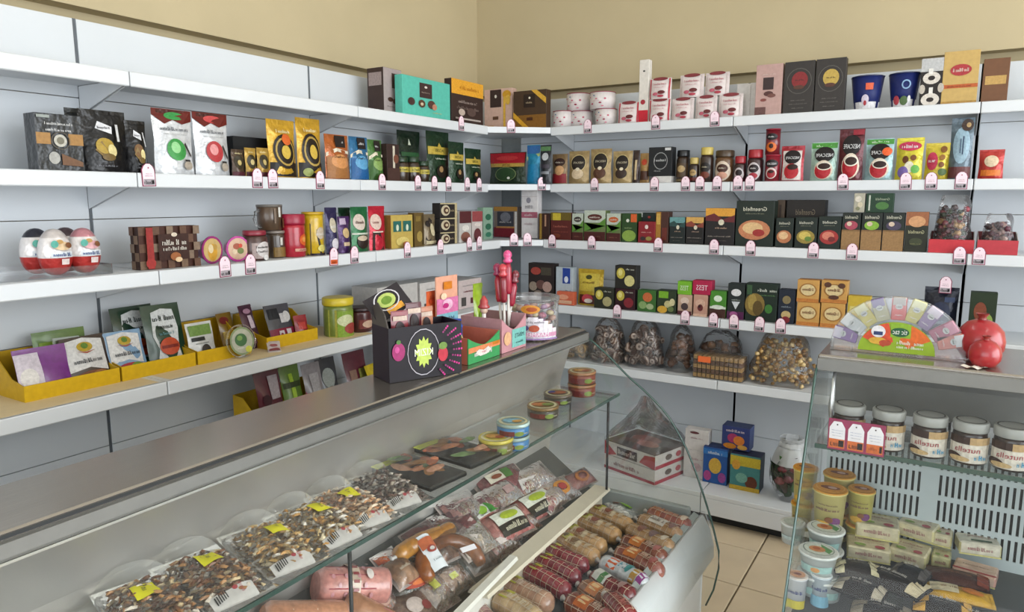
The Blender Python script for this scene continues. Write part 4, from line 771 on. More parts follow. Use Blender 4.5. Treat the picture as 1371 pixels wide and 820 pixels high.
filled_bag('sweets_bag', 'clear bag of sweets in the tray at the right edge', 'sweets', cl2+V(0, .012, .0045), 0, cw2*.84, .16, .12, ['#5a2a3a', '#a07a70', '#3a1c22'], 80, .014, piece='sweet', tp_=.12, neck=False)

# ================================================================== LEFT WALL, shelf 4: yellow trays with snack packs
def ytray(label, u0, u1, front_in, S=4, cutl=True, hf=.048, hb=.125, dep=.20):
    x = DL[S]-front_in; v0 = 500; a = at(u0, v0-(u0-57)*.17, x=x); b = at(u1, v0-(u1-57)*.17, x=x)
    wy = b.y-a.y; t = thing('yellow_tray', label, 'display tray', (x, (a.y+b.y)/2, SZ[S]+.0006), PI/2, 'yellow card display trays')
    y_ = '#e0b414'
    MB().box((-wy/2, 0, 0), (wy/2, .003, hf), y_).obj('front_panel', 'carton', t)
    MB().box((-wy/2+.0032, .0035, 0), (wy/2-.0032, dep-.0005, .003), y_).obj('base', 'carton', t)
    MB().box((-wy/2+.0032, dep-.003, .0035), (wy/2-.0032, dep, hb), '#c9a018').obj('back_panel', 'carton', t)
    for s in (-1, 1):
        x0 = s*wy/2-(.003 if s > 0 else 0)
        MB().prism([(.0035, 0), (dep, 0), (dep, hb), (dep*.75, hb*.95), (dep*.35, hf*1.25), (.0035, hf)], 'x', x0, x0+.003, '#d3a81a').obj('side_panel', 'carton', t)
    return t, x, (a.y+b.y)/2, wy
YT = [ytray('yellow card tray with nut packs at the left edge', 30, 159, .12), ytray('yellow card tray with dark green snack pouches', 162, 261, .12), ytray('yellow card tray with the white seed pack', 264, 336, .12), ytray('yellow card tray nearest the corner with purple packs', 357, 425, .12)]
for yy_, lb_ in ((-3.0, 'beige paper liner under the leftmost yellow trays'), (-2.0, 'beige paper liner under the yellow trays by the jar')):
    q = thing('shelf_liner', lb_, 'shelf liner', (DL[4]-.19, yy_-.013, SZ[4]+.0003)); MB().box((-.175, -.48, 0), (.175, .48, .0003), '#d2bd94').obj('sheet', 'paper', q)
def tp(label, u, vb, w_, h, tray, back, c, dec, lean=14, yaw=0, d=.025, cat='snack pack'):
    t0, x, yc, wy = YT[tray]
    xx = x-.016-back; p = at(u, vb, x=xx)
    t = thing('snack_pouch', label, cat, (xx, p.y, SZ[4]+.0045), PI/2+math.radians(yaw), 'snack pouches in the yellow trays')
    t.rotation_euler = (math.radians(-lean), 0, PI/2+math.radians(yaw))
    b_pouch(t, w_*1.06, h*1.14, d, c, dec=dec, seed=int(u*3), mt='gloss', seal=.07, nar=.02)
    return t
wh = lambda c1, c2: [Pl([(.05, .3), (.08, .92), (.5, .97), (.92, .9), (.9, .25), (.5, .36)], '#e6e3df'), El(.5, .78, .18, .1, '#c9a83c'), El(.5, .8, .08, .06, '#6a8a3a'), Pl([(.28, .7), (.5, .64), (.72, .7), (.5, .67)], '#b5562c'), Gk(.5, .5, .66, .09, '#2c3038', 3), El(.5, .16, .4, .13, c1), El(.66, .2, .16, .08, c2)]
tp('purple and white snack pouch at the left edge of the trays', 66, 505, .14, .13, 0, .0, '#7a2f86', [Rr(0, .02, .45, .9, '#d9cdd6'), El(.2, .4, .16, .2, '#e9e2da')])
tp('green snack pouch standing behind in the leftmost tray', 88, 470, .15, .15, 0, .11, '#5a7a2c', [Rr(.1, .6, .9, .8, '#8fae3c'), Rr(.0, .3, 1, .4, '#3a5a24')], 8)
tp('olive snack pouch tilted beside the purple one', 98, 500, .07, .14, 0, .03, '#4f5a34', [Rr(.2, .1, .5, .9, '#8a8a5a'), Rr(.6, .2, .9, .9, '#5a2a22')], 12, -12)
tp('white nut pouch with brown base and yellow flower crest', 126, 492, .135, .14, 0, .01, '#3a2a24', wh('#7a4a30', '#a06a40'), 16, 4)
tp('white and sky blue nut pouch with crest beside green pouches', 176, 480, .12, .135, 1, .02, '#7fa3c4', wh('#b0303c', '#7a9a3a'), 14)
tp('yellow snack pouch edge between two white nut pouches', 152, 480, .05, .13, 1, .05, '#c9b83a', [Rr(.1, .2, .9, .5, '#5a7a3a')], 12)
gp = [Pl([(.2, .12), (.26, .3), (.16, .5), (.24, .88), (.5, .93), (.8, .9), (.86, .6), (.78, .3), (.82, .1), (.5, .06)], '#e2e4e2'), Gk(.52, .78, .56, .09, '#24322a', 3), Gk(.52, .64, .4, .07, '#24322a', 6), Gk(.52, .53, .4, .05, '#6a9aa0', 2), El(.52, .32, .26, .14, '#c9502c'), Rr(.3, .29, .74, .34, '#8a2a1c'), El(.5, .1, .26, .05, '#2f6a40')]
tp('dark green snack pouch behind, its white shape half hidden', 190, 452, .15, .19, 1, .11, '#1c3a28', gp, 10, 5)
tp('large dark green snack pouch in front with red oval', 230, 470, .135, .195, 1, .035, '#1c3f2a', gp, 12)
tp('white seed pouch with green field picture', 276, 462, .10, .125, 2, .01, '#dcdbd6', [Rr(.08, .66, .92, .93, '#7a9a4c'), Rr(.1, .52, .6, .62, '#2a2c2a'), El(.55, .26, .18, .16, '#3a332c'), Rr(.2, .44, .7, .47, '#9a9a94')], 12)
tp('brown striped snack pouch in the half empty tray', 312, 440, .07, .13, 2, .09, '#8a6a24', [El(.4, .8, .3, .1, '#7a2a24'), Rr(.1, .3, .9, .5, '#c9a83c')], 14, 8)
tp('purple snack pouch tipped over the tray side', 345, 440, .07, .155, 3, .04, '#4a2238', [Rr(.4, .45, .7, .75, '#d9c5d0'), El(.5, .85, .3, .06, '#b58aa0'), Rr(.1, .1, .9, .2, '#7a4a5a')], 16, 12)
tp('dark grey snack pouch with white labels and red base', 382, 432, .12, .14, 3, .04, '#4a4a52', [Rr(.1, .62, .5, .9, '#23242a'), Rr(.5, .5, .8, .75, '#dcd8d8'), El(.78, .66, .16, .14, '#e6e2e0'), Rr(.0, .02, 1, .36, '#8a1f3a'), Rr(.3, .1, .5, .3, '#d9cfd2'), Rr(.6, .14, .8, .32, '#e0d6d8')], 16)
tp('small red snack pouch at the corner end of the trays', 408, 428, .06, .09, 3, .02, '#9c2230', [Rr(.2, .4, .8, .7, '#c94a44')], 14, -6)
# clear round tub leaning against the tray
p = at(318, 478, z=SZ[4]); 
t = thing('clear_tub', 'round clear plastic tub with green label leaning on the tray', 'plastic tub', (DL[4]-.085, p.y, SZ[4]+.001), PI/2)
t.rotation_euler = (math.radians(-10), 0, PI/2)
mb = MB(); n = 24; r = .06
for q, y in ((r*.85, .035), (r, .0), (r*1.04, 0), (r*1.04, -.006), (r*.98, -.007)):
    for i in range(n): mb.v.append((q*math.cos(2*PI*i/n), y, r*1.04+q*math.sin(2*PI*i/n)))
for j in range(4):
    for i in range(n): mb.face([j*n+i, j*n+(i+1) % n, (j+1)*n+(i+1) % n, (j+1)*n+i], lin('#ffffff'), True)
mb.obj('tub', 'clear_plastic', t)
printed(lambda u, v: V((u-.5)*2*r, -.0075, r*.04+v*2*r), 1, [El(.5, .5, .44, .44, '#b9b8a4'), Rg(.5, .5, .44, .44, .86, '#8a9a6a'), El(.46, .54, .22, .2, '#3a6a34'), El(.42, .6, .1, .08, '#7aa04a'), Gk(.5, .3, .4, .06, '#e8e6d8'), El(.68, .22, .12, .1, '#d3d24a')], t, 'lid_label', mt='gloss')
t = thing('small_sachet', 'small pink and white sachet lying in front of the trays', 'sachet', at(346, 468, z=SZ[4]+.002), PI/2-.5)
t.rotation_euler = (math.radians(-60), 0, PI/2-.6); t.location.x = DL[4]-.06
b_pouch(t, .05, .07, .012, '#d8c9c5', dec=[El(.5, .6, .3, .16, '#b56a6a'), Rr(.1, .1, .9, .3, '#8a4a4c')], mt='gloss')
it('spice_jar', 'jar', 'green printed jar with yellow lid at the tray end', 'yellow lid jar', 'L', 4, 452, 481, 399, 'jar', '#7a8a3a', [Rr(0, 0, 1, .95, '#8aa83c'), El(.4, .6, .3, .22, '#d8dcae'), El(.6, .3, .3, .2, '#a8443c'), Rr(0, 0, .1, 1, '#b5b04a')], inset=.05, lid='#d8c02c', lidh=.2, neck=.98, group='jars on the wall shelves')
it('spice_jar', 'jar', 'dark red jar half hidden beside the yellow lidded one', 'dark red jar', 'L', 4, 482, 505, 412, 'jar', '#4a1f20', [Rr(0, .2, 1, .7, '#7a3a34'), El(.5, .45, .3, .2, '#c9a890')], inset=.05, lid='#2a1518', lidh=.15, neck=.98, group='jars on the wall shelves')
# film-wrapped cartons further along shelf 4
def wrapped(label, u0, u1, vt, ins, c, d=.16):
    t = it('wrapped_carton', 'carton', label, label, 'L', 4, u0, u1, vt, 'box', c, [Gk(.5, .6, .6, .07, '#8a3a44', 2), Rr(.1, .1, .3, .4, '#55504e'), Rr(.5, .15, .62, .35, '#6a3438'), Gk(.4, .8, .5, .05, '#a5a0a0')], inset=ins, d=d, group='film wrapped cartons on the fourth left shelf', top='#c5c4c2')
    return t
wrapped('grey white carton in film, nearest of the wrapped cartons', 505, 560, 382, .08, '#c9c5c2')
wrapped('white carton in film, middle of the wrapped cartons', 562, 612, 376, .08, '#d8d2ce')
wrapped('pinkish white carton in film, last of the wrapped cartons', 614, 645, 374, .08, '#d9c8c6')
# ---- left shelf 5 (seen below shelf 4)
t5 = thing('yellow_tray', 'yellow card tray on the lower left shelf', 'display tray', (DL[5]-.05, -1.90, SZ[5]+.0006), PI/2, 'yellow card display trays')
MB().box((-.19, 0, 0), (.25, .003, .04), '#e0b414').obj('front_panel', 'carton', t5); MB().box((-.19, .0035, 0), (.25, .2, .003), '#e0b414').obj('base', 'carton', t5)
for x0 in (-.19, .247): MB().prism([(.0035, .0035), (.2, .0035), (.2, .13), (.14, .125), (.07, .06), (.0035, .04)], 'x', x0, x0+.003, '#d3a81a').obj('side_panel', 'carton', t5)
MB().box((-.186, .197, .0035), (.246, .2, .13), '#c9a018').obj('back_panel', 'carton', t5)
def low(label, u, y, w_, h, back, c, dec, yaw=0, lean=12):
    t = thing('snack_pouch', label, 'snack pack', (DL[5]-.07-back, y, SZ[5]+.0045), PI/2, 'snack pouches on the lower left shelf')
    t.rotation_euler = (math.radians(-lean), 0, PI/2+math.radians(yaw)); b_pouch(t, w_, h, .025, c, dec=dec, mt='gloss', seal=.07, seed=u)
low('maroon snack pouch with white panels, lowest left shelf', 1, -2.025, .12, .235, .0, '#5a1024', [Rr(.5, .05, .95, .4, '#c9c2c4'), Rr(.5, .5, .9, .9, '#b5aab0'), El(.3, .5, .16, .1, '#3a0c1c')])
low('bright green snack pouch on the lowest left shelf', 2, -1.905, .10, .23, .01, '#5a7a24', [Rr(.4, .05, .6, .85, '#a3c43a'), Rr(.05, .6, .95, .7, '#33401c')])
low('grey snack pouch with pink corner on the lowest left shelf', 3, -1.80, .10, .22, .0, '#8a8488', [Pl([(0, 0), (0, .5), (.5, 0)], '#a83a54'), Rr(.3, .4, .8, .8, '#a8a4a6')])
low('dark snack pouch with pale picture on the lowest left shelf', 4, -1.70, .11, .22, .02, '#33343a', [El(.5, .6, .34, .2, '#9aa09c'), El(.5, .3, .3, .14, '#7a7468'), Rr(0, 0, .3, .3, '#5a2030')])
for k, (yy, c, lb) in enumerate(((-1.50, '#5a1c2c', 'maroon snack pouch leaning beyond the lower yellow tray'), (-1.40, '#c9b01c', 'yellow snack pouch with green labels, lower left shelf'), (-1.20, '#1f3324', 'dark green snack box at the dark end of the lower shelf'))):
    low(lb, 5+k, yy, .14, .15 if k == 1 else .21, .0 if k == 1 else .05, c, [Rr(.15, .3, .45, .6, '#4a8a3a' if k == 1 else '#8a6a5a'), Rr(.55, .3, .9, .6, '#c9602c' if k == 1 else '#7a7a3a')], yaw=(10 if k == 1 else 0), lean=22 if k == 1 else 12)

# ================================================================== RIGHT WALL, shelf 4
def t4(label, short, u0, u1, vt, c, dec, ins=.03, d=.06, kind='box', **k):
    return it('tea_box' if kind == 'box' else 'spice_pouch', 'tea box' if kind == 'box' else 'spice pack', label, short, k.pop('W', 'R'), 4, u0, u1, vt, kind, c, dec, inset=ins, d=d, group='boxes on the fourth far shelf', **k)
t4('black tea box with red and white collage print in the corner', 'black collage box', 707, 742, 353, '#2a201e', [El(.3, .8, .2, .1, '#a8463c'), Rr(.5, .7, .9, .9, '#4a4438'), El(.2, .4, .16, .12, '#9a8a7a'), El(.5, .45, .18, .12, '#6a4a44'), El(.75, .4, .18, .14, '#b5958a'), El(.4, .2, .18, .1, '#8a7a70'), El(.75, .15, .18, .1, '#7a3a3a')], .0, .06, W='C')
t4('white and grey pack with a blue shield', 'blue shield pack', 744, 767, 358, '#b9c4cc', [Rr(.4, .6, .85, .98, '#23429a'), El(.62, .7, .12, .08, '#e0e6f0'), Gk(.5, .38, .8, .12, '#23383a', 3), Rr(.1, .05, .9, .2, '#d9dde0')], .05, .05, vb=412)
t4('orange and red sweet pack lying under the blue shield pack', 'orange red pack', 745, 768, 391, '#d86a4a', [El(.4, .6, .3, .2, '#e8a080'), Rr(.1, .1, .9, .35, '#e0b090')], .015, .04)
t4('yellow spice pouch with dark emblem and red corner', 'yellow spice pouch', 771, 806, 361, '#c9a82c', [Rr(.08, .4, .86, .88, '#d8c04a'), El(.45, .78, .12, .06, '#4a4a20'), Gk(.45, .64, .5, .06, '#7a5a20', 3), Rr(.1, .05, .9, .3, '#5a2a24'), El(.45, .2, .22, .12, '#c94a54'), El(.5, .14, .16, .06, '#e6dcd0')], .06, .05, 'pouch')
dg = lambda a: [El(.28, .66, .2, .24, '#c9b84a'), El(.26, .7, .1, .14, '#e6dc8a'), Gk(.72, .85, .4, .08, '#d8d8c8', 3), El(.7, .35, .24, .24, a)]
t4('dark green tea box with lemon print, left of the stack', 'lemon print box', 795, 821, 386, '#2a2c20', dg('#b0a878'), .015)
s0 = t4('maroon tea box with lemon print under another box', 'maroon lemon box', 823, 850, 387, '#33141c', dg('#8a2a34'))
t4('black tea box with pale flower stacked on the maroon box', 'pale flower box', 823, 852, 356, '#26241f', dg('#d8cf8a'), .03, .06, vb=386, z=top_of(s0))
t4('green tea box with orange flower print', 'orange flower box', 853, 878, 389, '#3a6a2c', [El(.55, .68, .26, .22, '#c96a3c'), El(.3, .3, .22, .18, '#8aa86a'), El(.7, .25, .2, .14, '#a8b88a')])
t4('dark green tea box with lemon slices and lime panel', 'lemon slices box', 879, 905, 389, '#2c3a24', [Rr(.1, .66, .6, .95, '#7ab02c'), El(.3, .16, .26, .16, '#d8a83a'), El(.6, .4, .2, .16, '#c9c08a'), El(.82, .5, .14, .16, '#d8cfa0'), El(.75, .2, .16, .12, '#6a7a4a')])
p1 = t4('small pink beige tea box beneath the lime box', 'beige box below lime', 907, 926, 395, '#c9a890', [El(.5, .7, .3, .18, '#e0c8b8'), El(.5, .42, .26, .18, '#4a3a3c'), Rr(0, 0, 1, .2, '#5a2a34')])
p2 = t4('small rose beige tea box beneath the magenta box', 'beige box below magenta', 928, 947, 395, '#c99a86', [El(.5, .6, .36, .2, '#d8b09a'), El(.5, .4, .2, .16, '#6a2a2c'), El(.45, .45, .08, .06, '#2a1418'), Rr(0, .0, 1, .12, '#e0b8a0')])
t4('lime green tea box lying on the beige boxes', 'lime box', 907, 926, 377, '#7ab82c', [Tx('TESS', .5, .5, .36, '#e8f4d8', .6)], vb=394, z=top_of(p1))
t4('magenta tea box lying on the beige boxes', 'magenta box', 927, 953, 376, '#b51f4a', [Tx('TESS', .5, .5, .36, '#f6dce4', .6)], vb=394, z=top_of(p2))
t4('green and white tea box with a cloud emblem', 'green cloud box', 950, 972, 390, '#4a8a2c', [El(.5, .72, .26, .12, '#e0eed8'), Rr(0, .34, 1, .42, '#dfe6d8'), Rr(0, 0, 1, .34, '#4a2c24'), El(.5, .4, .4, .08, '#dfe6d8')])
t4('black tea box with white mountain and purple base', 'white mountain box', 974, 997, 380, '#222a28', [El(.5, .75, .3, .1, '#e6e6e6'), Gk(.5, .55, .5, .04, '#b0b8b0', 3), Pl([(.25, .5), (.75, .5), (.5, .28)], '#d8dce0'), Rr(0, 0, 1, .22, '#5a2450'), El(.4, .14, .24, .08, '#a85a90')])
t4('large black green tea box with a golden leaf picture', 'golden leaf box', 998, 1041, 380, '#1a2a20', [El(.3, .44, .32, .3, '#8a7238'), El(.22, .5, .14, .22, '#a8904a'), El(.4, .35, .16, .2, '#5f4c24'), Gk(.68, .83, .6, .08, '#d8dcd0', 3), Gk(.7, .7, .5, .03, '#6a9a5a'), El(.75, .35, .12, .12, '#3f7a34'), Rr(.04, .7, .2, .95, '#3a5a3a')])
t4('dark navy tea box with a gold castle emblem', 'navy box', 1042, 1064, 388, '#1c2434', [El(.5, .7, .26, .12, '#8a7a54'), Gk(.5, .5, .6, .05, '#9aa4b0', 3), El(.5, .26, .3, .12, '#c9b078'), El(.5, .12, .26, .1, '#8a2c34')])
cr = [El(.5, .55, .4, .28, '#e6cf9a'), Rg(.5, .55, .4, .3, .84, '#a8763a'), Gk(.5, .58, .5, .14, '#7a3f24', 3), Rr(0, 0, 1, .16, '#c9803a')]
def cream(label, u0, u1, vt, vb, dark, zz=None):
    return it('biscuit_box', 'biscuit box', label, label, 'R', 4, u0, u1, vt, 'box', '#d8a458', cr+([El(.25, .8, .14, .12, '#5a3420'), El(.78, .78, .14, .12, '#5a3420'), El(.5, .25, .2, .1, '#5a3420')] if dark else []), vb=vb, inset=.03, d=.07, group='orange biscuit boxes', z=zz, top='#c98a48')
q1 = cream('orange biscuit box, lower left of four', 1066, 1097, 405, None, False)
q2 = cream('orange biscuit box, lower right of four', 1098, 1131, 406, None, False)
cream('orange biscuit box, upper left of four', 1067, 1097, 375, 404, False, top_of(q1))
cream('orange biscuit box with brown blots, upper right of four', 1099, 1135, 376, 404, True, top_of(q2))
t4('yellow box behind the fan display', 'yellow box', 1134, 1165, 397, '#d3b43a', [Rr(.1, .5, .9, .7, '#e0cf7a')])
t4('black sweet bag with crumpled top beyond the fan display', 'black sweet bag', 1236, 1284, 386, '#1b1f30', [El(.5, .5, .3, .2, '#2c3450'), Gk(.5, .3, .5, .08, '#8a94a8'), Rr(.6, .7, .9, .8, '#3a4a70')], .05, .08, 'pouch')
t4('dark green spice box at the right end of the fourth shelf', 'green end box', 1298, 1335, 392, '#2c3a26', [El(.4, .6, .24, .2, '#8a4a34'), El(.7, .4, .2, .16, '#9ab05a')])
# ================================================================== RIGHT WALL, shelf 5: bagged biscuits and nuts
z5 = SZ[5]+.001
def ring_mesh(name, c, c2, r, k):
    mb = MB(); n = 12; mm = 6
    for i in range(n):
        for j in range(mm):
            a = 2*PI*i/n; b = 2*PI*j/mm; q = r+k*math.cos(b)
            mb.v.append((q*math.cos(a), q*math.sin(a), k*math.sin(b)))
    for i in range(n):
        for j in range(mm): mb.face([i*mm+j, ((i+1) % n)*mm+j, ((i+1) % n)*mm+(j+1) % mm, i*mm+(j+1) % mm], lin(c if j % 2 else c2), True)
    return mb
def puck(c, c2, r, h):
    mb = MB(); mb.lathe([(r*.8, 0, c2), (r, h*.3, c), (r, h*.7, c2), (r*.75, h, c), (r*.3, h*1.06, c2), (.001, h*.98, c)], c, 12); return mb
def bag_at(name, label, cat, u0, u1, vt, ins, d, cols, n, size, piece, pcs=None, film='film', neck=True):
    loc, w_, h, rz = pos('R', 5, u0, u1, vt, None, ins)
    return filled_bag(name, label, cat, loc, 0, w_, h, d, cols, n, size, group='clear bags of biscuits and nuts', film=film, piece=piece, pcs=pcs, neck=neck)
bag_at('biscuit_bag', 'clear bag of golden ring biscuits beside the counter end', 'biscuits', 738, 784, 442, .03, .16, ['#8a6a3c'], 90, .016, 'biscuit', ring_mesh('ring', '#a8844c', '#8a6636', .016, .007))
bag_at('zephyr_bag', 'clear bag of swirled brown and white marshmallows, left', 'marshmallows', 785, 830, 428, .03, .16, ['#a8968a'], 78, .02, 'marshmallow', puck('#b5a598', '#6a4c3c', .022, .024))
bag_at('zephyr_bag', 'clear bag of swirled brown and white marshmallows, right', 'marshmallows', 832, 882, 430, .03, .16, ['#9a887c'], 90, .02, 'marshmallow', puck('#a8988c', '#5f4436', .022, .024))
bag_at('gingerbread_bag', 'clear bag of dark brown gingerbread beside the wafers', 'gingerbread', 886, 924, 440, .05, .18, ['#6a4226', '#7a4e2c', '#553520'], 40, .026, 'gingerbread')
bag_at('gingerbread_bag', 'clear bag of glazed gingerbread behind the wafers', 'gingerbread', 926, 996, 446, .14, .14, ['#6f4a30', '#8a5f3c', '#4a3022'], 46, .026, 'gingerbread')
bag_at('nut_bag', 'big clear bag of golden puffed nuts at the right', 'nuts', 999, 1088, 446, .02, .24, ['#b58a4c', '#c9a468', '#9a6f38', '#d8bc86'], 290, .0125, 'nut')
loc, w_, h, rz = pos('R', 5, 928, 994, 474, None, .015)
t = thing('wafer_pack', 'clear pack of striped wafers with an orange tag', 'wafers', loc, 0)
wm = MB()
for k in range(5): wm.box((0, 0, k*h*.17), (w_/11*.8, .10, k*h*.17+h*.15), '#c0985a' if k % 2 == 0 else '#6a4426')
wme = wm.mesh('wafer', 'food')
for k in range(11): mesh_obj('wafer', wme, t, (-w_/2+k*w_/11, .006, .004))
MB().box((-w_/2-.004, 0, .001), (w_/2+.004, .112, h*.95), bev=.008).obj('clear_wrap', 'film', t)
MB().box((-w_*.4, -.0025, h*.62), (-w_*.14, -.001, h*.84), '#d8642c').obj('tag', 'paper', t)

# ================================================================== base deck of the far wall
def deck_box(name, label, cat, u0, u1, vt, vb, yp, d, c, dec, side=None, zz=None, top=None, sdec=(), yaw=0):
    um = (u0+u1)/2; a = at(u0, (vt+vb)/2, y=yp); b = at(u1, (vt+vb)/2, y=yp)
    z = DECK+.0008 if zz is None else zz; h = at(um, vt, y=yp).z-z
    t = thing(name, label, cat, ((a.x+b.x)/2, yp, z), math.radians(yaw), 'boxes on the base deck')
    b_box(t, (b-a).length*.97, h, d, c, side, top, dec, sdec=sdec); t['_top'] = z+h; return t
# two cake boxes, one on the other
CB = []
for k, lab in enumerate(('lower red and white cake box on the base deck', 'upper red and white cake box under a clear bag')):
    z = DECK+.0008+k*.0775
    c0 = at(842, 640, z=DECK+.0)
    t = thing('cake_box', lab, 'cake box', (c0.x-.01, c0.y+.02, z), math.radians(-17), 'cake boxes on the base deck')
    W_, D_, H_ = .33, .27, .075
    MB().box((-W_/2, 0, 0), (W_/2, D_, H_), '#d9d4d0', '#5a4640' if k else '#d9d4d0', '#cfc8c4', bev=.0015).obj('body', 'carton', t)
    dec = [Rr(0, 0, 1, .2, '#a8283c'), Gk(.45, .55, .5, .28, '#8a3a44', 3)] if k == 0 else [Pl([(0, 0), (0, 1), (.25, .2), (.1, 0)], '#b0323c'), Pl([(1, 0), (1, .9), (.8, .8), (.7, .2)], '#b0323c'), Rr(.26, .15, .66, .8, '#3a2c2a'), Gk(.46, .5, .36, .36, '#d8d0c8', 2)]
    printed(lambda u, v: V((u-.5)*W_, 0, v*H_), H_/W_, dec, t)
    printed(lambda u, v: V(W_/2, u*D_, v*H_), H_/D_, [Rr(0, 0, 1, .25, '#a8283c'), El(.4, .6, .1, .2, '#5a4a44'), El(.7, .6, .08, .2, '#b0505a')], t, 'printed_side', outward=Vector((1, 0, 0)))
    if k:
        printed(lambda u, v: V((u-.5)*W_, v*D_, H_), D_/W_, [Rr(.08, .1, .92, .92, '#4a3630'), El(.45, .6, .26, .22, '#8a4a3c'), El(.6, .4, .2, .16, '#a8685a'), El(.3, .35, .14, .1, '#6a3a30')], t, 'printed_top', outward=Vector((0, 0, 1)))
    CB.append(t)
bg_ = thing('reflection_film', 'clear plastic bag with a peaked top over the cake boxes', 'plastic bag', (CB[1].location.x, CB[1].location.y, DECK+.0008+.156), math.radians(-17))  # film peak added in the shape of a reflection on the end glass
mb = MB(); rng = [(-.168, -.004), (.168, -.004), (.168, .275), (-.168, .275)]
levels = [(1, 0), (.98, .015), (.8, .06), (.5, .12), (.22, .19), (.08, .24)]
for s, z in levels:
    for i in range(4):
        for q in range(5):
            a = rng[i]; b = rng[(i+1) % 4]; f = q/5
            x = a[0]+(b[0]-a[0])*f; y = a[1]+(b[1]-a[1])*f
            mb.v.append(((x)*s+.01*math.sin(7*q+i)*(z > .02), .12+(y-.12)*s+.008*math.sin(5*q+3*i)*(z > .02), z))
for j in range(len(levels)-1):
    for i in range(20): mb.face([j*20+i, j*20+(i+1) % 20, (j+1)*20+(i+1) % 20, (j+1)*20+i], lin('#ffffff'), True)
mb.obj('film_skin', 'film', bg_)
w1 = deck_box('paper_cup_box', 'lower small white carton on the base deck', 'carton', 915, 950, 604, 634, -.40, .06, '#d8d4d2', [Gk(.5, .7, .5, .08, '#b08a90'), El(.5, .4, .2, .16, '#c9b0b4')])
deck_box('paper_cup_box', 'upper small white carton stacked on the other', 'carton', 917, 949, 576, 603, -.40, .055, '#dad6d4', [El(.4, .85, .2, .06, '#6a3a40'), Gk(.5, .6, .5, .08, '#b08a90')], zz=top_of(w1))
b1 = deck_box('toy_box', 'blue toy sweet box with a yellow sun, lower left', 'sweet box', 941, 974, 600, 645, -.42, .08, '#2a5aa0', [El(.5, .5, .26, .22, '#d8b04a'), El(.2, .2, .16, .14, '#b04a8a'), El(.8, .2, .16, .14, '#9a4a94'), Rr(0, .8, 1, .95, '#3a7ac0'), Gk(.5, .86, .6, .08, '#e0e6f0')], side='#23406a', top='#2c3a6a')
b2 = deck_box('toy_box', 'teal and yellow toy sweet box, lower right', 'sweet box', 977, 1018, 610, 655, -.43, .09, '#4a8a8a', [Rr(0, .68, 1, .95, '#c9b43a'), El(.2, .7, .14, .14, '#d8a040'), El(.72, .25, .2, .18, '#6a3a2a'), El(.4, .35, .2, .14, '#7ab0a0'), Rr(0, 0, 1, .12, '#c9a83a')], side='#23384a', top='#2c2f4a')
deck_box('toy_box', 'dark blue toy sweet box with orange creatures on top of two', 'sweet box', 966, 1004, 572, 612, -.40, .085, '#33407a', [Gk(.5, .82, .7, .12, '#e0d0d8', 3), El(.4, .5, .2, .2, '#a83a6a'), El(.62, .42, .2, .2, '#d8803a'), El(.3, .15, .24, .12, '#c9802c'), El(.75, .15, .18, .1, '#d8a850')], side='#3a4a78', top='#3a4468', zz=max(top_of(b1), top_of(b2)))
# wrapped bouquet of greens
c0 = at(1046, 690, z=DECK+.02)
t = thing('salad_vase', 'tall clear sleeve with green leaves and red flowers', 'wrapped bouquet', (c0.x-.015, -.42, DECK+.001), 0)
hh = at(1046, 584, y=-.42).z-DECK
def slv(a, b):
    th = 2*PI*a; r = (.052+.038*math.sin(PI*min(1, b*1.05+.05)))*(.72+.28*min(1, b*4))
    return V(r*math.cos(th)*(1+.04*math.sin(6*th)), r*math.sin(th), b*hh)
mb = MB(); mb.grid(slv, 20, 12, '#ffffff'); mb.obj('clear_sleeve', 'film', t)
mb = MB(); mb.grid(lambda a, b: slv(a, .6+.4*b)*1.0+V(0, 0, .001), 20, 6, '#e9e9ea'); mb.obj('white_collar', 'milky_film', t)
lm = MB(); lm.grid(lambda a, b: V((a-.5)*.05*math.sin(PI*min(1, b+.08)), .012*math.sin(PI*b), b*.09), 4, 5, '#2f5a24')
lme = [lm.mesh('leaf', 'food')]
for c in ('#1f4020', '#3f6a2c', '#46341f'):
    q = MB(); q.grid(lambda a, b: V((a-.5)*.05*math.sin(PI*min(1, b+.08)), .012*math.sin(PI*b), b*.09), 4, 5, c); lme.append(q.mesh('leaf', 'food'))
rr = random.Random(5)
for i in range(120):
    a = rr.uniform(0, 6.28); z = rr.uniform(.02, hh*.55); rad = rr.uniform(.01, .062)
    o = mesh_obj('leaf', lme[i % 4], t, (rad*math.cos(a), rad*math.sin(a), z), (rr.uniform(-.6, .6), rr.uniform(-.6, .6), rr.uniform(0, 6.28)))
for i, (fx, fz, c) in enumerate(((-.025, .5, '#8a2430'), (.03, .52, '#9c2c30'), (.0, .35, '#7a3038'), (-.035, .3, '#a85a5a'))):
    m_ = MB().lathe([(.004, -.01), (.022, 0), (.026, .012), (.015, .02), (.018, .026), (.006, .028)], c, 10); m_.obj('flower', 'food', t).location = (fx, -.05, hh*fz)

# ================================================================== things on the meat counter worktop
WZ = 1.1408
def on_top(u, v, z=WZ): return at(u, v, z=z)
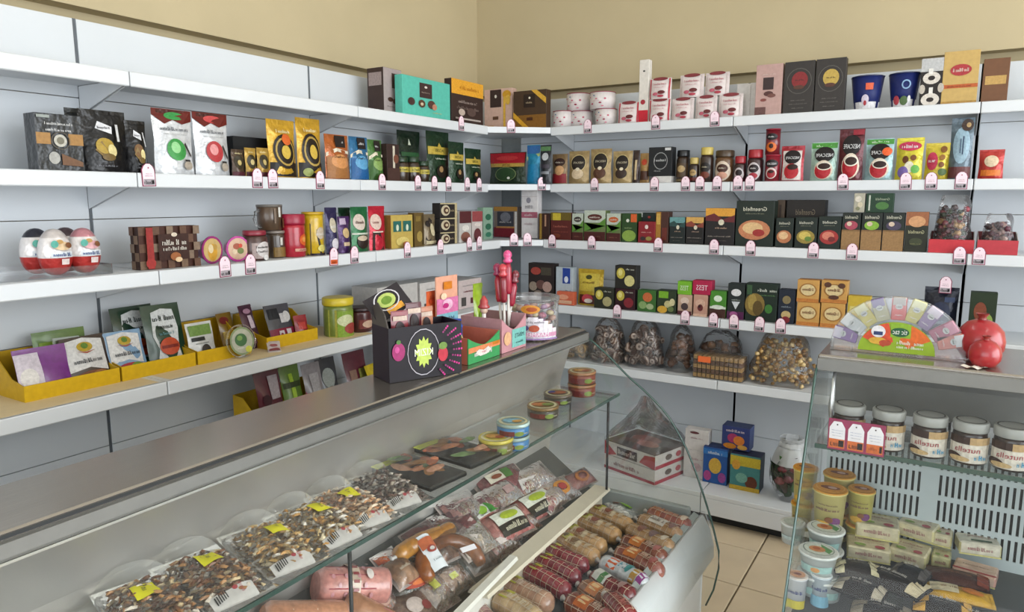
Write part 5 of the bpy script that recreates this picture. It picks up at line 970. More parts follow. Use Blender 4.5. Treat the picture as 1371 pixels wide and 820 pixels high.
# dark display box with open lid and cut-out front
x1 = 1.455
DBR = math.radians(66); DBA = Vector((1.405, -2.605, WZ)); wy = .195; hb = .13; DBC = DBA+Vector((math.cos(DBR), math.sin(DBR), 0))*wy/2
A = B = DBC
t = thing('display_box', 'black and purple sweet display box with raised lid flap', 'display box', DBC, DBR)
dk = '#120b16'
MB().box((-wy/2, 0, 0), (wy/2, .003, hb), dk).obj('front_panel', 'carton', t)
MB().box((-wy/2, .0032, 0), (-wy/2+.003, .095, hb), '#1c1022').obj('side_panel', 'carton', t); MB().box((wy/2-.003, .0032, 0), (wy/2, .095, hb), '#1c1022').obj('side_panel', 'carton', t)
MB().box((-wy/2+.0032, .092, 0), (wy/2-.0032, .095, hb*1.0), '#180e1c').obj('back_panel', 'carton', t); MB().box((-wy/2+.0032, .0035, 0), (wy/2-.0032, .0915, .003), dk).obj('base', 'carton', t)
MB().prism([(.0035, hb), (.092, hb), (.092, hb+.04), (.06, hb+.055), (.02, hb+.03)], 'x', -wy/2-.0005, -wy/2+.0028, '#4a4440').obj('lid_flap', 'carton', t)
fl_ = MB().box((0, 0, 0), (.10, .002, .07), '#2a2428').obj('lid_flap', 'carton', t); fl_.location = (-wy/2+.004, .06, hb+.002); fl_.rotation_euler = (math.radians(-35), math.radians(-25), 0)
printed(lambda u, v: V(u*.10, 0, v*.07), .7, [El(.5, .6, .24, .26, '#b5c46a'), El(.5, .6, .14, .15, '#6a8a30'), Rr(.35, .1, .8, .32, '#e0a03a'), Rg(.5, .6, .34, .38, .9, '#c9c5c9')], fl_)
star = []
for i in range(24):
    a = 2*PI*i/24; q = 1 if i % 2 == 0 else .72; star.append((.46+.155*q*math.cos(a)*.8, .5+.30*q*math.sin(a)))
dec = [El(.46, .5, .2, .40, '#120c16'), Rg(.46, .5, .22, .44, .96, '#b8b4bc'), Pl(star, '#b9cc5a'), Tx('KIZIM', .46, .5, .13, '#f0f2e0', .25), El(.12, .56, .085, .17, '#9c2466'), El(.1, .6, .03, .06, '#c94a90'), El(.12, .74, .03, .04, '#4f7a34'), El(.72, .42, .07, .14, '#b8283c'), El(.72, .58, .06, .07, '#6a8a3a')]
for i in range(9):
    for j in range(5):
        a = -1.0+2.0*i/8; q = .38+.035*j; x = .47+q*math.cos(a)*1.0; y = .5+q*1.15*math.sin(a)
        if .02 < y < .97 and x < .97: dec.append(El(x, y, .012, .02, '#d02a8a' if j > 1 else '#8a2464'))
printed(lambda u, v: V((u-.5)*wy, 0, v*hb), hb/wy, dec, t)
printed(lambda u, v: V(wy/2, u*.095, v*hb), hb/.095, [El(.5, .4, .3, .26, '#120c16'), El(.5, .4, .2, .18, '#b9cc8a')], t, 'printed_side', outward=Vector((1, 0, 0)))
for k, (dx, c, h_, lab) in enumerate(((-.05, '#8a2a34', .03, 'red sweet packet standing in the black display box'), (-.005, '#5a1c24', .045, 'dark red sweet packet standing in the black display box'), (.035, '#c98a70', .03, 'pale orange sweet packet standing in the black display box'))):
    q = thing('sweet_packet', lab, 'sweet packet', DBC+(Matrix.Rotation(DBR, 3, 'Z') @ Vector((dx, .03+.012*k, .0035))), DBR+.1*k, 'sweet packets in the display boxes'); b_pouch(q, .045, hb+h_, .02, c, dec=[El(.5, .7, .3, .14, '#2a1a1c'), Rr(.1, .85, .9, .92, '#d8c0b0')], mt='gloss')
# low tray with scooped front, then pink and teal box
def scoop_box(name, label, u0, u1, v0, vt, c, c2, dec, dx=.0, d=.14):
    xx = 1.455+dx; A = at(u0, v0, x=xx); B = at(u1, v0-14, x=xx); wy = B.y-A.y; h = at((u0+u1)/2, vt, x=xx).z-WZ
    t = thing(name, label, 'display box', (xx, (A.y+B.y)/2, WZ), PI/2, 'sweet display boxes on the counter')
    n = 10; top_ = [(-wy/2+wy*i/n, h*(.62+.38*abs(2*i/n-1)**1.5)) for i in range(n+1)]
    MB().prism([(-wy/2, 0), (wy/2, 0)]+top_[::-1], 'y', 0, .003, c).obj('front_panel', 'carton', t)
    for s in (-1, 1): MB().box((s*wy/2-(.003 if s > 0 else 0), .0032, 0), (s*wy/2+(.003 if s < 0 else 0), d, h), c2).obj('side_panel', 'carton', t)
    MB().box((-wy/2+.0032, d-.003, 0), (wy/2-.0032, d, h), c2).obj('back_panel', 'carton', t); MB().box((-wy/2+.0032, .0035, 0), (wy/2-.0032, d-.0035, .003), c2).obj('base', 'carton', t)
    printed(lambda u, v: V((u-.5)*wy, 0, v*h), h/wy, dec, t); return t, xx, (A.y+B.y)/2, wy, h
t, xx, yc, wy, h = scoop_box('display_tray', 'green and orange sweet display tray with scooped front', 627, 669, 485, 448, '#3f9a5a', '#c9705a', [Rr(0, .42, 1, .62, '#e08a5a'), Rr(.75, .5, .98, .62, '#c97a20'), Gk(.45, .36, .55, .22, '#f0ece8', 3), Pl([(.2, .36), (.3, .5), (.45, .42), (.6, .52), (.7, .36), (.55, .24), (.35, .22)], '#e6ded6'), Tx('Super', .46, .36, .13, '#d05a7a', .4)])
for k, (dx, lab) in enumerate(((-.03, 'blue sweet packet leaning left in the green tray'), (.012, 'blue sweet packet with white flower in the green tray'))):
    q = thing('sweet_packet', lab, 'sweet packet', (xx-.05-.03*k, yc+dx, WZ+.004), PI/2, 'sweet packets in the display boxes'); q.rotation_euler = (math.radians(-14), math.radians(-8+16*k), PI/2)
    b_pouch(q, .055, h*(1.35+.1*k), .02, '#1f3f9a', dec=[El(.5, .45, .24, .14, '#d8dcc8'), El(.5, .45, .1, .06, '#d8b83a'), Rr(.1, .75, .9, .82, '#3a66c0')], mt='gloss')
hc = MB().box((-wy*.32, .123, h+.0003), (wy*.32, .1262, h+.15), '#e3a58a').obj('header_card', 'carton', t)
printed(lambda u, v: V((u-.5)*wy*.64, .123, h+v*.15), .15/(wy*.64), [Rr(0, 0, 1, .32, '#7fb6c4'), Tx('MINTS', .5, .2, .1, '#2a3a5a', .8), Rr(0, .32, 1, .6, '#d978a8'), El(.5, .48, .24, .1, '#e8b8d0'), El(.4, .46, .14, .05, '#c02a7a'), Rr(.3, .76, .7, .9, '#d07a1c'), El(.3, .64, .14, .06, '#f0d0b0')], hc)
t, xx, yc, wy, h = scoop_box('display_tray', 'pink and teal mint display tray next to the green one', 672, 704, 470, 424, '#c9929a', '#b58a8e', [Rr(.4, .08, .98, .62, '#7cc0b8'), Tx('MINTS', .7, .42, .13, '#22303c', .5), Gk(.7, .22, .3, .07, '#3a5a60'), El(.2, .4, .14, .2, '#e6b48a')])
# orange, green packs behind
for lab, u0, u1, vt, c, dx, dec in (('orange crinkled sweet bag behind the black display box', 578, 606, 389, '#e0683c', -.13, [Rr(.6, .1, .95, .8, '#e88a5c'), El(.4, .85, .3, .06, '#c94a2a')]), ('lime green sweet pack behind the mint tray', 640, 652, 380, '#9ab82c', -.12, [El(.5, .4, .3, .16, '#6a8a24'), Rr(.1, .05, .9, .2, '#d8e0a0')])):
    xx = 1.455+dx; A = at(u0, 430, x=xx); B = at(u1, 430, x=xx)
    q = thing('sweet_bag', lab, 'sweet bag', (xx, (A.y+B.y)/2, WZ), PI/2, 'sweet bags on the counter'); b_pouch(q, (B-A).length, at((u0+u1)/2, vt, x=xx).z-WZ, .03, c, dec=dec, mt='gloss', seed=9)
# lollipop toys in a clear cup
cp = at(678, 428, x=1.40)
cup = thing('lolly_cup', 'clear cup holding the toy lollipops', 'cup', (1.40, cp.y, WZ))
MB().lathe([(.026, 0), (.033, .06), (.0335, .06)], '#ffffff', 18, cap=False).obj('cup_wall', 'clear_plastic', cup); MB().lathe([(.026, 0), (.026, .002)], '#ffffff', 18).obj('cup_base', 'clear_plastic', cup)
def lolly(label, du, dv, ang, tilt, c, head, k):
    q = thing('toy_lollipop', label, 'lollipop', (1.40+.008*math.cos(k), cp.y+.008*math.sin(k*1.7), WZ+.003), ang, 'toy lollipops in the cup')
    q.rotation_euler = (tilt, 0, ang)
    L = dv
    MB().tube([(0, 0, 0), (0, 0, L*.62)], .0042, '#d8d2cc', 8).obj('stick', 'plastic', q)
    MB().lathe([(.008, 0), (.011, .01), (.011, L*.3), (.006, L*.38)], c, 12, (0, 0, L*.6)).obj('tube_body', 'gloss', q)
    MB().lathe([(.012, 0), (.014, .006), (.009, .012), (.013, .02), (.011, .03), (.004, .036)], head, 12, (0, 0, L*.97)).obj('figure_head', 'gloss', q)
lolly('tall toy lollipop with pink figure on top', 0, .25, 0, .03, '#a8243c', '#e0508a', 1)
lolly('toy lollipop with red hat tipping left', 0, .21, 0, .05, '#8a2030', '#c9404a', 2)
lolly('toy lollipop with crimson tube tipping right', 0, .21, 1.2, -.12, '#b0243a', '#a02a5a', 3)
lolly('toy lollipop with dark red cap leaning back', 0, .19, 2.3, .14, '#9c1f38', '#7a2a34', 4)
cn = thing('toy_figure', 'small red hatted toy figure on a white stick', 'toy', (1.37, at(648, 430, x=1.37).y, WZ))
MB().tube([(0, 0, 0), (0, 0, .12)], .006, '#e9e4e0', 8).obj('stick', 'plastic', cn); MB().lathe([(.016, 0), (.018, .004), (.012, .012), (.012, .022), (.003, .036)], '#b03a3c', 12, (0, 0, .118)).obj('hat', 'gloss', cn); MB().lathe([(.004, 0), (.011, .008), (.011, .018), (.004, .024)], '#e0c0a8', 12, (0, 0, .10)).obj('head', 'gloss', cn)
# clear round tub of marmalade with a white front label
A = at(703, 440, x=1.44); B = at(766, 430, x=1.44); r = .08; cyy = -1.925
t = thing('marmalade_tub', 'clear round marmalade tub with white arched label', 'sweet tub', (1.398, cyy, WZ))
hh = .13
MB().lathe([(r*.96, 0), (r, .005), (r, hh*.9)], '#ffffff', 28, cap=False).obj('tub_wall', 'clear_plastic', t)
MB().lathe([(r*1.03, hh*.9), (r*1.04, hh*.92), (r*1.04, hh*.99), (r*.98, hh)], '#d8cfcf', 28).obj('lid', 'clear_plastic', t)
rr = random.Random(8); gm = [MB().lathe([(.004, 0), (.013, .004), (.013, .012), (.005, .017)], c, 8).mesh('jelly', 'gloss') for c in ('#c99aa4', '#d8b0a0', '#b56a80', '#d8c8a0', '#a07a98')]
for i in range(72):
    a = rr.uniform(0, 6.28); q = (r-.018)*math.sqrt(rr.random()); mesh_obj('jelly', gm[i % 5], t, (q*math.cos(a), q*math.sin(a), .004+(i//12)*.016), (rr.uniform(-.4, .4), rr.uniform(-.4, .4), 0))
ang0 = math.atan2(CAM.y-cyy, CAM.x-1.398)
def wrapS(h0, h1, span): return lambda u, v: V(r*1.012*math.cos(ang0+(u-.5)*span), r*1.012*math.sin(ang0+(u-.5)*span), h0+(h1-h0)*v)
nr = lambda u, v: V(math.cos(ang0+(u-.5)*2.0), math.sin(ang0+(u-.5)*2.0), 0)
arch = [(0, 0), (1, 0), (1, .35)]+[(.5+.5*math.cos(PI*i/10), .35+.65*math.sin(PI*i/10)) for i in range(1, 10)]+[(0, .35)]
pts = [(.05+.9*x, .0+.95*y) for x, y in arch]
printed(wrapS(.004, .08, 2.0), .076/(2*r), [*[Rr(.04+.092*i, .0, .04+.092*(i+1), (.38+.55*math.sin(PI*(i+.5)/10)), '#e8e2ea') for i in range(10)], Rr(.04, .14, .96, .30, '#d69ab8'), Tx('MARMELAD', .5, .24, .16, '#f7eef4', .8), El(.36, .5, .07, .12, '#5a5a8a'), El(.52, .48, .09, .14, '#b5563c'), Gk(.55, .74, .3, .09, '#5a5a6a'), Rr(.04, .02, .96, .08, '#9a7ab0')], t, 'front_label', nrm=nr, off=.001)
printed(wrapS(.083, .112, 1.0), .5, [El(.4, .5, .36, .46, '#d8943a'), El(.45, .5, .2, .24, '#b0542a')], t, 'orange_sticker', nrm=nr, off=.001)
# ================================================================== meat counter: packs on the inner glass shelf
def frame_ab(a, b):
    d = Vector((b.x-a.x, b.y-a.y, 0)); return (a+b)/2, d.length, math.atan2(d.y, d.x)
def fish_pack(label, y, x0, x1, wid, yaw, cols, sticker, seed, dark=False):
    rr = random.Random(seed); L = x1-x0
    t = thing('fish_pack', label, 'fish pack', ((x0+x1)/2, y, SHZ+.0005), math.radians(yaw), 'clear packs of dried fish on the counter shelf')
    def S(u, v): 
        k = max(0, (1-abs(2*u-1)**3))*max(0, (1-abs(2*v-1)**3)); return V((u-.5)*L, (v-.5)*wid, .002+.028*k+.003*math.sin(17*u+seed)*math.sin(13*v)*k)
    mb = MB(); mb.grid(lambda u, v: V((u-.5)*L, (v-.5)*wid, .0006+.006*abs(2*u-1)**4), 8, 6, '#d4d6d6'); mb.obj('backing', 'clear_plastic', t)
    mb = MB()
    for i in range(430):
        u = rr.uniform(.12, .9); v = rr.uniform(.13, .87); a = rr.uniform(0, PI); l = rr.uniform(.007, .019); p = S(u, v); z = .003+rr.random()*max(.001, p.z-.004)
        dx, dy = math.cos(a)*l/2, math.sin(a)*l/2; wv = rr.uniform(.0015, .004); nx, ny = -math.sin(a)*wv, math.cos(a)*wv; c = lin(rr.choice(cols)); b = len(mb.v)
        mb.v += [(p.x-dx-nx, p.y-dy-ny, z), (p.x+dx-nx, p.y+dy-ny, z+.002), (p.x+dx+nx, p.y+dy+ny, z+.003), (p.x-dx+nx, p.y-dy+ny, z+.001), (p.x, p.y, z+.005)]
        for f in ((0, 1, 4), (1, 2, 4), (2, 3, 4), (3, 0, 4)): mb.face([b+q for q in f], c)
    mb.obj('dried_fish', 'food', t)['kind'] = 'stuff'
    mb = MB(); mb.grid(S, 12, 10, '#ffffff'); sk = mb.obj('clear_film', 'film', t)
    MB().grid(lambda u, v: V(-L/2-.004+.022*u+.012*abs(2*v-1)**2*(1-u), (v-.5)*wid*.97, (.036-.034*u)*(1-.8*abs(2*v-1)**3)+.002), 3, 10, '#ffffff').obj('raised_edge', 'dirty_film', t); MB().grid(lambda u, v: V((u-.5)*L, -wid*.52+.012*v, .014-.012*v+.003*math.sin(11*u+seed)), 10, 2, '#ffffff').obj('side_edge', 'dirty_film', t)
    mb = MB(); mb.grid(lambda u, v: S(.86+.12*u, .12+.6*v)+V(0, 0, .0008), 4, 8, '#d9d6d2'); mb.obj('white_strip', 'gloss', t)
    bars = [Rr(.2, .1+.045*i, .75, .125+.045*i, '#2a2c2e') for i in range(6)]+[Gk(.5, .7, .6, .1, '#a83a44', seed)]+[El(.4, .55, .14, .06, '#b04a50')]
    printed(lambda u, v: S(.86+.12*u, .12+.6*v), .9, bars, t, 'barcode_print', off=.0016, outward=Vector((0, 0, 1)))
    if sticker:
        su, sv = .3+rr.uniform(-.05, .05), .55+rr.uniform(-.1, .1)
        st = MB(); st.grid(lambda u, v: S(su+.2*u, sv-.14+.28*v)+V(0, 0, .0022), 4, 4, '#e3dd1c'); s_ = st.obj('price_sticker', 'paper', t)
        printed(lambda u, v: S(su+.2*u, sv-.14+.28*v), .9, [Gk(.5, .5, .4, .3, '#6a6a1c', 2)], s_, 'price_print', off=.003, outward=Vector((0, 0, 1)))
BR = ['#a8784c', '#c09060', '#86583a', '#dcc49a', '#75503a', '#e0d4c4']; GD = ['#c9a468', '#dcc08c', '#e6d6b4', '#a07c4c', '#cf9c58', '#e8e0d4']; DK = ['#745a50', '#8a766c', '#5a4640', '#a89a90', '#bcae9e', '#d8d0c8']; PK = ['#d8a478', '#e4bc94', '#c48a60', '#ecd4b8', '#e8dccc']
FP = [('nearest dried fish pack with yellow sticker, at the left edge', (165, 800), BR, 1), ('second dried fish pack with yellow sticker and reddish strips', (262, 768), BR, 1), ('third dried fish pack with yellow sticker and golden shreds', (345, 728), GD, 1), ('fourth dried fish pack with yellow sticker and pale shreds', (412, 700), GD, 1), ('fifth dried fish pack of bright golden shreds, sticker face up', (468, 680), PK, 1), ('sixth dried fish pack of dark shreds, without sticker', (535, 662), DK, 0)]
for i, (lab, uv, cols, st) in enumerate(FP):
    p = at(uv[0]+15, uv[1], z=SHZ+.01); fish_pack(lab, p.y, 1.405, 1.615, (.12 if i < 4 else .115), (-14, -9, -13, -8, -15, -20)[i], cols, st, 11+i)
def salmon(label, u, v, seed):
    p = at(u, v, z=SHZ+.01); rr = random.Random(seed)
    t = thing('salmon_tray', label, 'fish tray', (1.505, p.y, SHZ+.0005), math.radians(-6), 'black trays of smoked fish')
    MB().box((-.095, -.06, 0), (.095, .06, .012), '#1a1c1c', bev=.003).obj('black_tray', 'plastic', t)
    mb = MB()
    for i in range(14):
        x = rr.uniform(-.07, .07); y = rr.uniform(-.04, .04); a = rr.uniform(0, PI); c = rr.choice(('#d0784a', '#e0956a', '#c4603a', '#e8b090', '#b8824c', '#6f8a5a'))
        b = len(mb.v); n = 8
        for k in range(n): q = 2*PI*k/n; mb.v.append((x+.03*math.cos(q)*math.cos(a)-.014*math.sin(q)*math.sin(a), y+.03*math.cos(q)*math.sin(a)+.014*math.sin(q)*math.cos(a), .013+.001*i))
        mb.v.append((x, y, .02+.001*i)); 
        for k in range(n): mb.face([b+k, b+(k+1) % n, b+n], lin(c), True)
    mb.obj('fish_slices', 'meat', t)
    mb = MB(); mb.grid(lambda a, b: V((a-.5)*.2, (b-.5)*.13, .012+.024*max(0, 1-abs(2*a-1)**2.5)*max(0, 1-abs(2*b-1)**2.5)), 8, 6, '#ffffff'); mb.obj('clear_film', 'film', t)
    MB().box((-.095, -.062, .0135), (-.07, .02, .0145), '#cfd65a').obj('lime_label', 'paper', t)
salmon('black tray of smoked salmon slices beside the dried fish', 600, 640, 3); salmon('black tray of smoked salmon slices nearest the round tins', 650, 612, 4)
def tin(label, u, v, r, h, c, lid, z=None, cat='fish tin', x=None, dec=None):
    p = at(u, v, z=(z or SHZ)+h); 
    t = thing('fish_tin', label, cat, (p.x if x is None else x, p.y, z or SHZ+.0005), PI/4, 'round fish tins on the counter shelf')
    MB().lathe([(r*.97, 0), (r, .003), (r, h-.004)], c, 26).obj('body', 'gloss', t)
    MB().lathe([(r*1.03, 0), (r*1.04, .003), (r*1.02, .008), (r*.96, .0085), (r*.95, .007)], lid, 26, (0, 0, h-.006)).obj('lid', 'gloss', t)
    printed(lambda u_, v_: V((u_-.5)*2*r, (v_-.5)*2*r, h+.0012), 1, [Rg(.5, .5, .45, .45, .82, '#e0d8b0'), *(dec or [El(.45, .55, .24, .2, '#d8a04a'), El(.6, .42, .14, .12, '#b0582c')]), Gk(.5, .7, .4, .07, '#5a4a3a', 2)], t, 'printed_lid', outward=Vector((0, 0, 1)))
    printed(lambda u_, v_: V(r*math.sin((u_-.5)*3), -r*math.cos((u_-.5)*3), v_*(h-.01)), .5, [Rr(.1, .2, .45, .8, '#7a2c2a'), Gk(.7, .5, .4, .2, '#e0d8c0', 3), El(.55, .5, .1, .3, '#8aa04a')], t, 'printed_wall', nrm=lambda u_, v_: V(math.sin((u_-.5)*3), -math.cos((u_-.5)*3), 0))
    return p
tin('yellow lidded fish tin on the counter shelf', 664, 586, .043, .035, '#7a7040', '#d8c850')
p = at(687, 573, z=SHZ+.07)
tin('blue fish tin beneath the upper blue tin', 687, 573, .041, .032, '#4a90c4', '#b0c4cc', x=p.x, cat='fish tin') if False else None
tx, ty = at(687, 575, z=SHZ+.045).x, at(687, 575, z=SHZ+.045).y
for k, lab in enumerate(('blue fish tin at the bottom of a pair', 'blue fish tin with pale blue lid on top of a pair')):
    t_ = tin(lab, 687, 575, .041, .03, '#3f86c0', '#a8c0b8', z=SHZ+.0005+k*.0345, x=tx, dec=[El(.45, .55, .26, .22, '#8ac0d8'), El(.6, .42, .16, .12, '#d8a04a')])
for o in COL.objects:
    if o.get('label', '').startswith('blue fish tin'): o.location.y = ty
tin('dark fish tin with orange lid print, front of the far tins', 727, 543, .045, .032, '#3f3a34', '#8a6a3a', dec=[El(.4, .55, .28, .2, '#c9783a'), El(.65, .45, .2, .16, '#7a8a3a')])
tin('dark fish tin with coloured lid behind the front one', 747, 527, .043, .028, '#33302c', '#6a5a4a', dec=[El(.5, .5, .3, .2, '#b0643a'), El(.3, .6, .14, .12, '#4a4a9a')])
tx2, ty2 = at(781, 497, z=SHZ+.075).x, at(781, 497, z=SHZ+.075).y
for k, lab in enumerate(('red brown fish tin at the bottom of the far stack', 'red brown fish tin on top of the far stack')):
    tin(lab, 781, 497, .044, .036, '#8a3c24', '#b07a4a', z=SHZ+.0005+k*.041, x=1.52)
for o in COL.objects:
    if o.get('label', '').startswith('red brown fish tin'): o.location.y = -1.82

# ================================================================== meat counter: deck
FZ = .5508
dv = thing('divider_rail', 'long cream plastic divider rail between the meats', 'divider', (0, 0, 0))
a = at(806, 652, z=.632); b = at(640, 795, z=.632)
c0, L, ang = frame_ab(a, b); dv.location = (c0.x, c0.y, FZ); dv.rotation_euler = (0, 0, ang)
MB().box((-L/2, -.0015, 0), (L/2, .0015, .074), '#d8cdb8').obj('panel', 'plastic', dv)
MB().prism([(-.03, .0745), (.03, .0745), (.026, .083), (-.026, .083)], 'x', -L/2, L/2, '#e0d6c0').obj('cap_strip', 'plastic', dv)
dv2 = thing('divider_rail', 'short white divider rail nearest the viewer', 'divider', (0, 0, 0))
a = at(690, 742, z=.65); b = at(606, 828, z=.65); c0, L, ang = frame_ab(a, b); dv2.location = (c0.x, c0.y-.01, FZ); dv2.rotation_euler = (0, 0, ang)
MB().box((-L/2, -.0015, 0), (L/2, .0015, .09), '#e8e6dc').obj('panel', 'plastic', dv2); MB().prism([(-.014, .0905), (.014, .0905), (.01, .099), (-.01, .099)], 'x', -L/2, L/2, '#eeece2').obj('cap_strip', 'plastic', dv2)

def sausage(label, a, b, r, c, c2, lab=None, z=None, tagc='#d6d63a', net=True, ends=True, knobs=True, cat='sausage', squash=1, group='wrapped sausages in the counter', tagpos=.17):
    """a, b: picture points of the two ends; lies with its axis at height z"""
    zc = (z if z is not None else FZ+r*squash+.001)
    if a[0] > 600: a = (a[0]+7, a[1]+3)
    A, B = at(*a, z=zc+r*.5), at(*b, z=zc+r*.5); c0, L, ang = frame_ab(A, B)
    t = thing('sausage', label, cat, (c0.x, c0.y, zc), ang, group)
    n = 14; k = 16; rr = random.Random(int(a[0]*7+a[1])); bow = rr.uniform(-.012, .012)
    def rad(f):
        q = min(f, 1-f)*L/r
        return r*(.25+.75*math.sqrt(max(0, 1-(1-min(1, q*1.1))**2)))*(1+.015*math.sin(f*26))
    pts = [(-L/2+L*i/k, bow*math.sin(PI*i/k), 0) for i in range(k+1)]
    mb = MB(); mb.tube(pts, rad, lambda f: c if (int(f*8) % 2 == 0) else c2, n); body = mb.obj('casing', 'meat', t)
    if squash != 1: body.scale.z = squash
    def S(u, v):
        x = -L/2+L*u; q = rad(u)*1.006; th = PI*(v-.5)*1.2
        return V(x, bow*math.sin(PI*u)+q*math.sin(th), q*math.cos(th)*squash)
    nr = lambda u, v: V(0, math.sin(PI*(v-.5)*1.2), math.cos(PI*(v-.5)*1.2))
    dec = []
    if net:
        for i in range(1, 8): dec.append(Rr(i/8-.004, 0, i/8+.004, 1, '#dcc6ac'))
        for i in range(1, 5): dec.append(Rr(.08, i/5-.008, .92, i/5+.008, '#d4bca2'))
    if lab: dec += lab
    if tagc: dec += [Rr(tagpos, .36, tagpos+.15, .64, tagc), Gk(tagpos+.075, .5, .1, .1, '#7a7a24')]
    if dec: printed(S, .8*2*r/L*1.6, dec, t, 'printed_wrap', off=.0003, mt='gloss', nrm=nr)
    for s in (-1,):
        o = MB().lathe([(.004, 0), (.006, .004), (.004, .01), (.009, .018), (.001, .02)], '#d8d2cc', 8).obj('clip', 'plastic', t); o.location = (s*(L/2-.002), 0, 0); o.rotation_euler = (0, s*PI/2, 0)
    return t
stamp = lambda c='#8a4a34': [Rr(.3, .3, .62, .7, '#dcc8a4'), El(.46, .5, .08, .14, c), Gk(.46, .36, .2, .1, c, 3), El(.75, .5, .05, .14, '#c9b090'), El(.22, .5, .04, .1, c)]
ob = lambda c='#d07a34': [Rr(.25, .25, .5, .75, c), Rr(.3, .35, .45, .65, '#e8c08a'), Gk(.66, .5, .24, .16, '#d8b8a0', 2), El(.8, .5, .06, .16, '#b0605a')]
# column beside the rail
be = ('#c09a6a', '#b58c5c')
sausage('beige netted sausage with yellow tag, farthest of four', (783, 676), (846, 702), .027, *be, stamp())
sausage('beige netted sausage with yellow tag, second of four', (764, 687), (830, 716), .027, *be, stamp())
sausage('beige netted sausage with yellow tag, third of four', (748, 700), (812, 730), .027, *be, stamp())
sausage('beige netted sausage with yellow tag, nearest of four', (742, 713), (802, 744), .027, *be, stamp('#7a5a34'))
rd = ('#8a2a34', '#7a2430')
sausage('dark red netted sausage with yellow tag, farthest of three', (726, 727), (788, 755), .026, *rd)
sausage('dark red netted sausage with yellow tag, middle of three', (710, 741), (776, 772), .026, *rd)
sausage('dark red netted sausage with yellow tag, nearest of three', (696, 754), (762, 790), .026, '#9a3038', '#8a2a34')
sausage('pale tan netted sausage with yellow tag by the rail end', (670, 772), (740, 806), .03, '#b08a70', '#a88068', [Gk(.55, .5, .5, .2, '#d8c0ac', 4)])
sausage('pale cream netted sausage nearest the viewer', (655, 792), (725, 832), .031, '#c9ae86', '#bea078', [Gk(.55, .5, .5, .2, '#e0d0b4', 5)])
sausage('pink beige sausage in clear film beside the rail end', (628, 800), (664, 836), .026, '#b08a86', '#a07a78', None, tagpos=.2)
# column by the front
rb = ('#8a4a30', '#7a3c28')
sausage('copper red wrapped sausage at the far front corner', (862, 678), (926, 702), .028, '#a0502e', '#8a3c28', [Gk(.5, .5, .7, .2, '#c98a5a', 3), El(.85, .5, .06, .16, '#d8c0a8')], tagc=None)
sausage('beige wrapped sausage with white label at the front', (848, 688), (912, 716), .028, '#b08a60', '#a57c54', [Rr(.3, .3, .65, .62, '#e0d8cc'), Gk(.47, .45, .3, .14, '#6a5a58', 2), El(.8, .5, .06, .16, '#8a5a50')], tagc=None)
sausage('tan wrapped sausage with round stamps at the front', (834, 700), (902, 732), .028, '#b28e64', '#a88258', [El(.35, .5, .07, .18, '#8a5a4a'), El(.6, .5, .07, .18, '#7a5a5a'), El(.82, .5, .05, .14, '#d8c8b0')], tagc=None)
sausage('brown wrapped sausage with orange band, far one', (826, 716), (892, 746), .028, *rb, ob(), tagc=None)
sausage('brown wrapped sausage with orange band and pink end', (816, 731), (886, 764), .028, '#9a5a48', '#8a4a3c', ob('#c9702c'), tagc=None)
sausage('white and rainbow wrapped sausage with orange square', (798, 744), (866, 780), .028, '#cfd2d4', '#c4c9cc', [Rr(.22, .2, .4, .8, '#e0622c'), Gk(.55, .5, .24, .3, '#5aa0b0', 2), Rr(.72, 0, .84, 1, '#c9983a'), Rr(.86, 0, .96, 1, '#8a2a7a'), El(.62, .5, .05, .2, '#3a8a8a')], tagc=None, net=False)
sausage('dark red sausage with green and white label', (788, 762), (852, 796), .028, '#7a2c30', '#6f262a', [Rr(.12, .25, .45, .75, '#dcdcd4'), Rr(.28, .25, .4, .75, '#3f7a3a'), El(.75, .5, .06, .16, '#b08a84')], tagc=None)
sausage('brown sausage with orange square label, front row', (772, 776), (840, 812), .029, '#8f5a3c', '#845034', ob(), tagc=None)
sausage('rust sausage with orange label, nearest of the front row', (752, 794), (826, 836), .03, '#8a4630', '#7c3c2a', ob('#c9682c'), tagc=None)
sausage('deep red sausage below the green labelled one', (806, 790), (846, 826), .027, '#7a2a28', '#702422', [Gk(.5, .5, .5, .2, '#b06a60', 2)], tagc=None, z=FZ+.06)

def on_slope(u, v, up=0):
    x = 1.45
    for _ in range(8): p = at(u, v, z=slope_z(x)+up); x = min(1.535, max(1.30, p.x))
    return p
PILE = []
def slope_frame(t, a, b, up=0, lift=0, wid=.08, thick=.03):
    A, B = on_slope(*a, up=up), on_slope(*b, up=up); c0, L, _ = frame_ab(A, B)
    for (px_, py_, rr_, top_) in PILE:
        if math.hypot(px_-c0.x, py_-c0.y) < .55*(rr_+(L+wid)/4): lift = max(lift, min(top_, .045))
    PILE.append((c0.x, c0.y, (L+wid)/4, lift+thick*.75)); up = up+lift
    A, B = on_slope(*a, up=up), on_slope(*b, up=up); c0, L, ang = frame_ab(A, B)
    th = math.atan(SLP); x = min(1.5, max(1.36, c0.x))
    t.matrix_world = Matrix.Translation((x, c0.y, slope_z(x)+.0015+lift)) @ Matrix.Rotation(th, 4, 'Y') @ Matrix.Rotation(ang, 4, 'Z')
    return L
